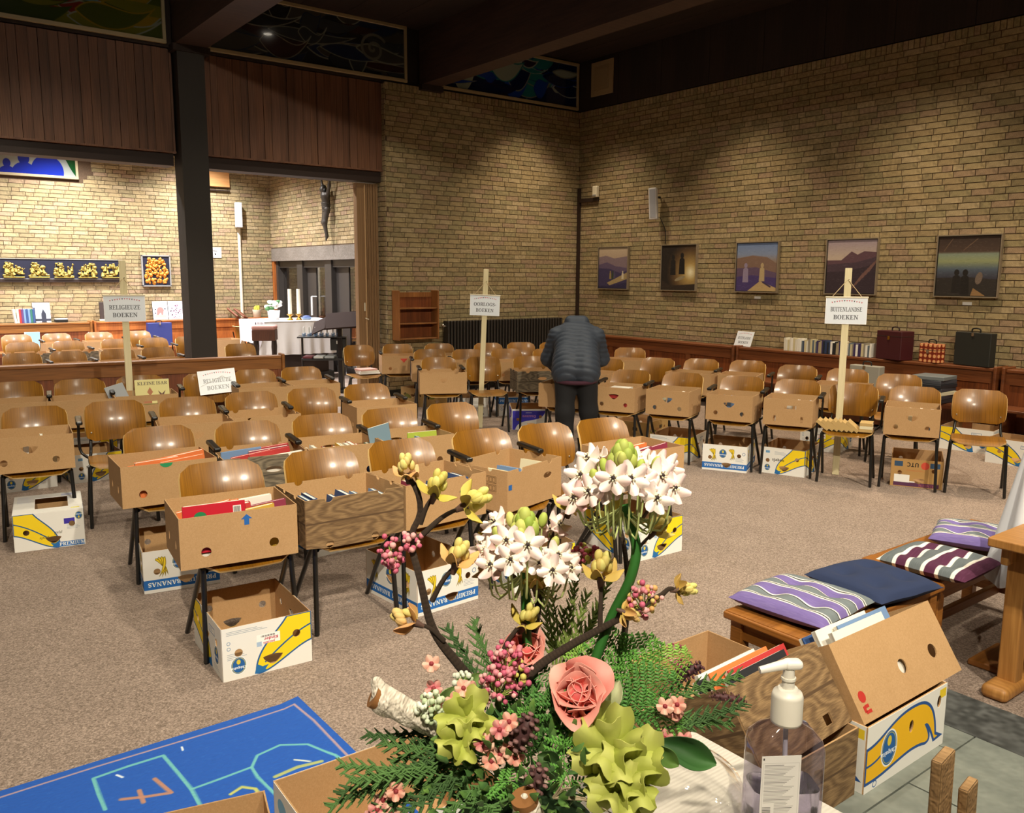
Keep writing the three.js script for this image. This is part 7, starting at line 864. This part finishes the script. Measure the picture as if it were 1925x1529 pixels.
  const fernG = [flat(0x5f9a3c, 0.7), flat(0x4c8236, 0.7), flat(0x86b048, 0.7)];
  fern(980, 1460, 900, 1360, 0.82, 0.82, 21, fernG[1], 40); fern(1000, 1440, 985, 1330, 0.83, 0.83, 22, fernG[0], 40); fern(1020, 1470, 960, 1400, 0.8, 0.8, 23, fernG[1], 40); fern(1060, 1480, 1060, 1390, 0.8, 0.8, 24, fernG[0], 40); fern(960, 1500, 870, 1440, 0.8, 0.8, 25, fernG[1], 40); fern(1000, 1520, 930, 1470, 0.78, 0.78, 26, fernG[0], 40); fern(1110, 1330, 1170, 1185, 0.88, 0.89, 1, fernG[0], 54); fern(1130, 1340, 1240, 1200, 0.88, 0.9, 2, fernG[0], 54); fern(1140, 1330, 1300, 1225, 0.88, 0.9, 3, fernG[2], 50); fern(1130, 1360, 1280, 1275, 0.86, 0.87, 4, fernG[1], 48); fern(1120, 1370, 1250, 1330, 0.85, 0.85, 5, fernG[1], 44); fern(1060, 1400, 1020, 1300, 0.82, 0.82, 6, fernG[1], 40); fern(1050, 1420, 1110, 1350, 0.81, 0.81, 7, fernG[0], 40); fern(1000, 1380, 960, 1310, 0.84, 0.84, 8, fernG[1], 36); fern(1040, 1440, 1080, 1500, 0.8, 0.79, 9, fernG[0], 40); fern(1110, 1320, 1080, 1215, 0.9, 0.92, 10, fernG[2], 40); fern(1150, 1350, 1290, 1370, 0.85, 0.86, 11, fernG[0], 40); fern(1000, 1330, 1040, 1260, 0.86, 0.87, 12, fernG[1], 36);
  // leaves
  function leaf(px, py, qx, qy, d, w, c0, c1, name = 'leaf') { const a = at(px, py, d), b = at(qx, qy, d), len = a.distanceTo(b), dir = b.clone().sub(a).normalize(), n = toCam(a), x = dir.clone().cross(n).normalize(), z = x.clone().cross(dir), m = new THREE.Matrix4().makeBasis(x, dir, z), p = petal(len, w * u, 0.04, C(c0), C(c1), { nu: 6, nv: 10, tip: 0.93, wave: 0.0008 }); p.applyMatrix4(m).translate(a.x, a.y, a.z); part(g, name, p, vmat); }
  leaf(1245, 1395, 1345, 1437, 0.82, 50, 0x24491f, 0x3a6a2c, 'serrated_leaf'); leaf(1225, 1405, 1275, 1440, 0.8, 30, 0x3a5c22, 0x5c7c30); leaf(880, 1300, 905, 1265, 0.86, 34, 0x5c7c3c, 0x7d9a56); leaf(835, 1330, 860, 1290, 0.84, 36, 0x5a7a3a, 0x7f9a58); leaf(985, 1260, 955, 1200, 0.9, 34, 0x55702e, 0x86984e); leaf(840, 1310, 800, 1320, 0.84, 34, 0x5a7a3a, 0x86a060); leaf(1140, 1330, 1165, 1280, 0.85, 36, 0xa8b27a, 0xd0d0a8); leaf(1050, 1440, 1010, 1420, 0.8, 34, 0x2a4420, 0x41602a);
  // cones and catkins
  function cone(px, py, qx, qy, d, rad, name, cols) { const a = at(px, py, d), b = at(qx, qy, d), len = a.distanceTo(b), l = [tint(ball(rad * u * 0.7, 0, len / 2, 0, 1, len / (rad * u * 1.5), 1, 10, 10), C(cols[0]))], n = Math.round(len / 0.0011); for (let i = 0; i < n; i++) { const t = i / n, q = rad * u * Math.pow(Math.sin(Math.PI * (0.1 + t * 0.84)), 0.6), an = i * 2.4; l.push(tint(ball(rad * u * 0.3, Math.cos(an) * q, t * len, Math.sin(an) * q, 1, 0.6, 1, 6, 4), mixc(C(cols[0]), C(cols[1]), r()))); } part(g, name, orient(MC(l), b.clone().sub(a), a), vmat); }
  cone(970, 1410, 1000, 1345, 0.78, 20, 'pine_cone', [0x4a2c2c, 0x8a6460]); cone(1000, 1492, 1018, 1440, 0.77, 18, 'pine_cone', [0x4a2c2c, 0x8a6460]); cone(1255, 1280, 1322, 1250, 0.9, 14, 'catkin', [0x3c1a22, 0x7c4a4c]); cone(1335, 1308, 1404, 1318, 0.9, 10, 'catkin', [0x4a2426, 0x8f6454]);
  // pale driftwood
  const drift = std({ map: speckle([206, 196, 180], 60, [0.05, 0.05], 731, 128, [10, 30]), bumpMap: greyNoise([0.03, 0.03], 733, 64, 6, 16), bumpScale: 0.002, roughness: 0.95 }), cut = flat(0x8a5c30, 0.9);
  function driftwood(px, py, qx, qy, d, d2, rad, knob) { const a = at(px, py, d), b = at(qx, qy, d2), R1 = rad * u, caps = [[a.x, a.y, a.z, R1, b.x, b.y, b.z, R1 * 1.15]]; if (knob) { const k = at(...knob); caps.push([a.x, a.y, a.z, R1 * 0.8, k.x, k.y, k.z, R1 * 0.5]); } const ax = a.clone().sub(b).normalize(); caps[0][8] = (x, y, z) => 0.0018 * Math.sin(x * 300 + y * 210) * Math.sin(z * 260 + y * 120); const w = part(g, 'driftwood', blob(caps, 0.008, 0.0026), drift, 'white driftwood piece'), c = cyl(R1 * 0.92, R1 * 0.92, R1 * 0.5, 0, 0, 0, 20); part(w, 'cut_end', orient(c, ax, a.clone().addScaledVector(ax, R1 * 0.78)), cut); }
  driftwood(722, 1318, 850, 1375, 0.82, 0.84, 22, [708, 1284, 0.82]); driftwood(990, 1520, 1010, 1600, 0.76, 0.78, 24);
  for (let i = 0; i < 6; i++) { const a = at(1040, 1500, 0.78), b = at(1060 + i * 18, 1470 + i * 12, 0.77); part(g, 'dry_twig', taperPipe([a, a.clone().lerp(b, 0.5).add(V(0, 0.004 * (i % 3), 0)), b], 0.0014, 0.0006, 8, 5), flat(0xa8987c, 0.9)); }
  // holder, moss and inner foliage
  part(g, 'holder', lathe([[0, 0], [0.07, 0], [0.095, 0.05], [0.09, 0.055], [0, 0.05]], 28).translate(0, 0.001, 0), flat(0x1c2a1c, 0.5)); part(g, 'foam', ball(0.085, 0, 0.06, 0, 1, 0.75, 1, 20, 12), flat(0x23401e, 1));
  { const l = [], rr = rng(77); for (let i = 0; i < 520; i++) { const a = rr() * 6.28, b = Math.acos(rr()), q = 0.05 + rr() * 0.055, p = V(Math.sin(b) * Math.cos(a) * q * 1.25, 0.05 + Math.cos(b) * q * 0.95, Math.sin(b) * Math.sin(a) * q), s = petal(0.010 + rr() * 0.010, 0.008, 0.2, C(0x35582a), mixc(C(0x3f6a30), C(0x6f9440), rr()), { nu: 2, nv: 3 }); l.push(orient(s, V(Math.sin(b) * Math.cos(a), Math.cos(b) + 0.2, Math.sin(b) * Math.sin(a)).add(V(rr() - 0.5, rr() - 0.5, rr() - 0.5)), p, rr() * 6)); } const c = at(1000, 1460, 0.85); part(g, 'inner_foliage', MC(l).translate(c.x, c.y - 0.06, c.z), vmat).userData.kind = 'stuff'; }
}
scene.traverse(o => { if (o.isMesh) { o.castShadow = true; o.receiveShadow = true; } });
renderer.render(scene, camera);
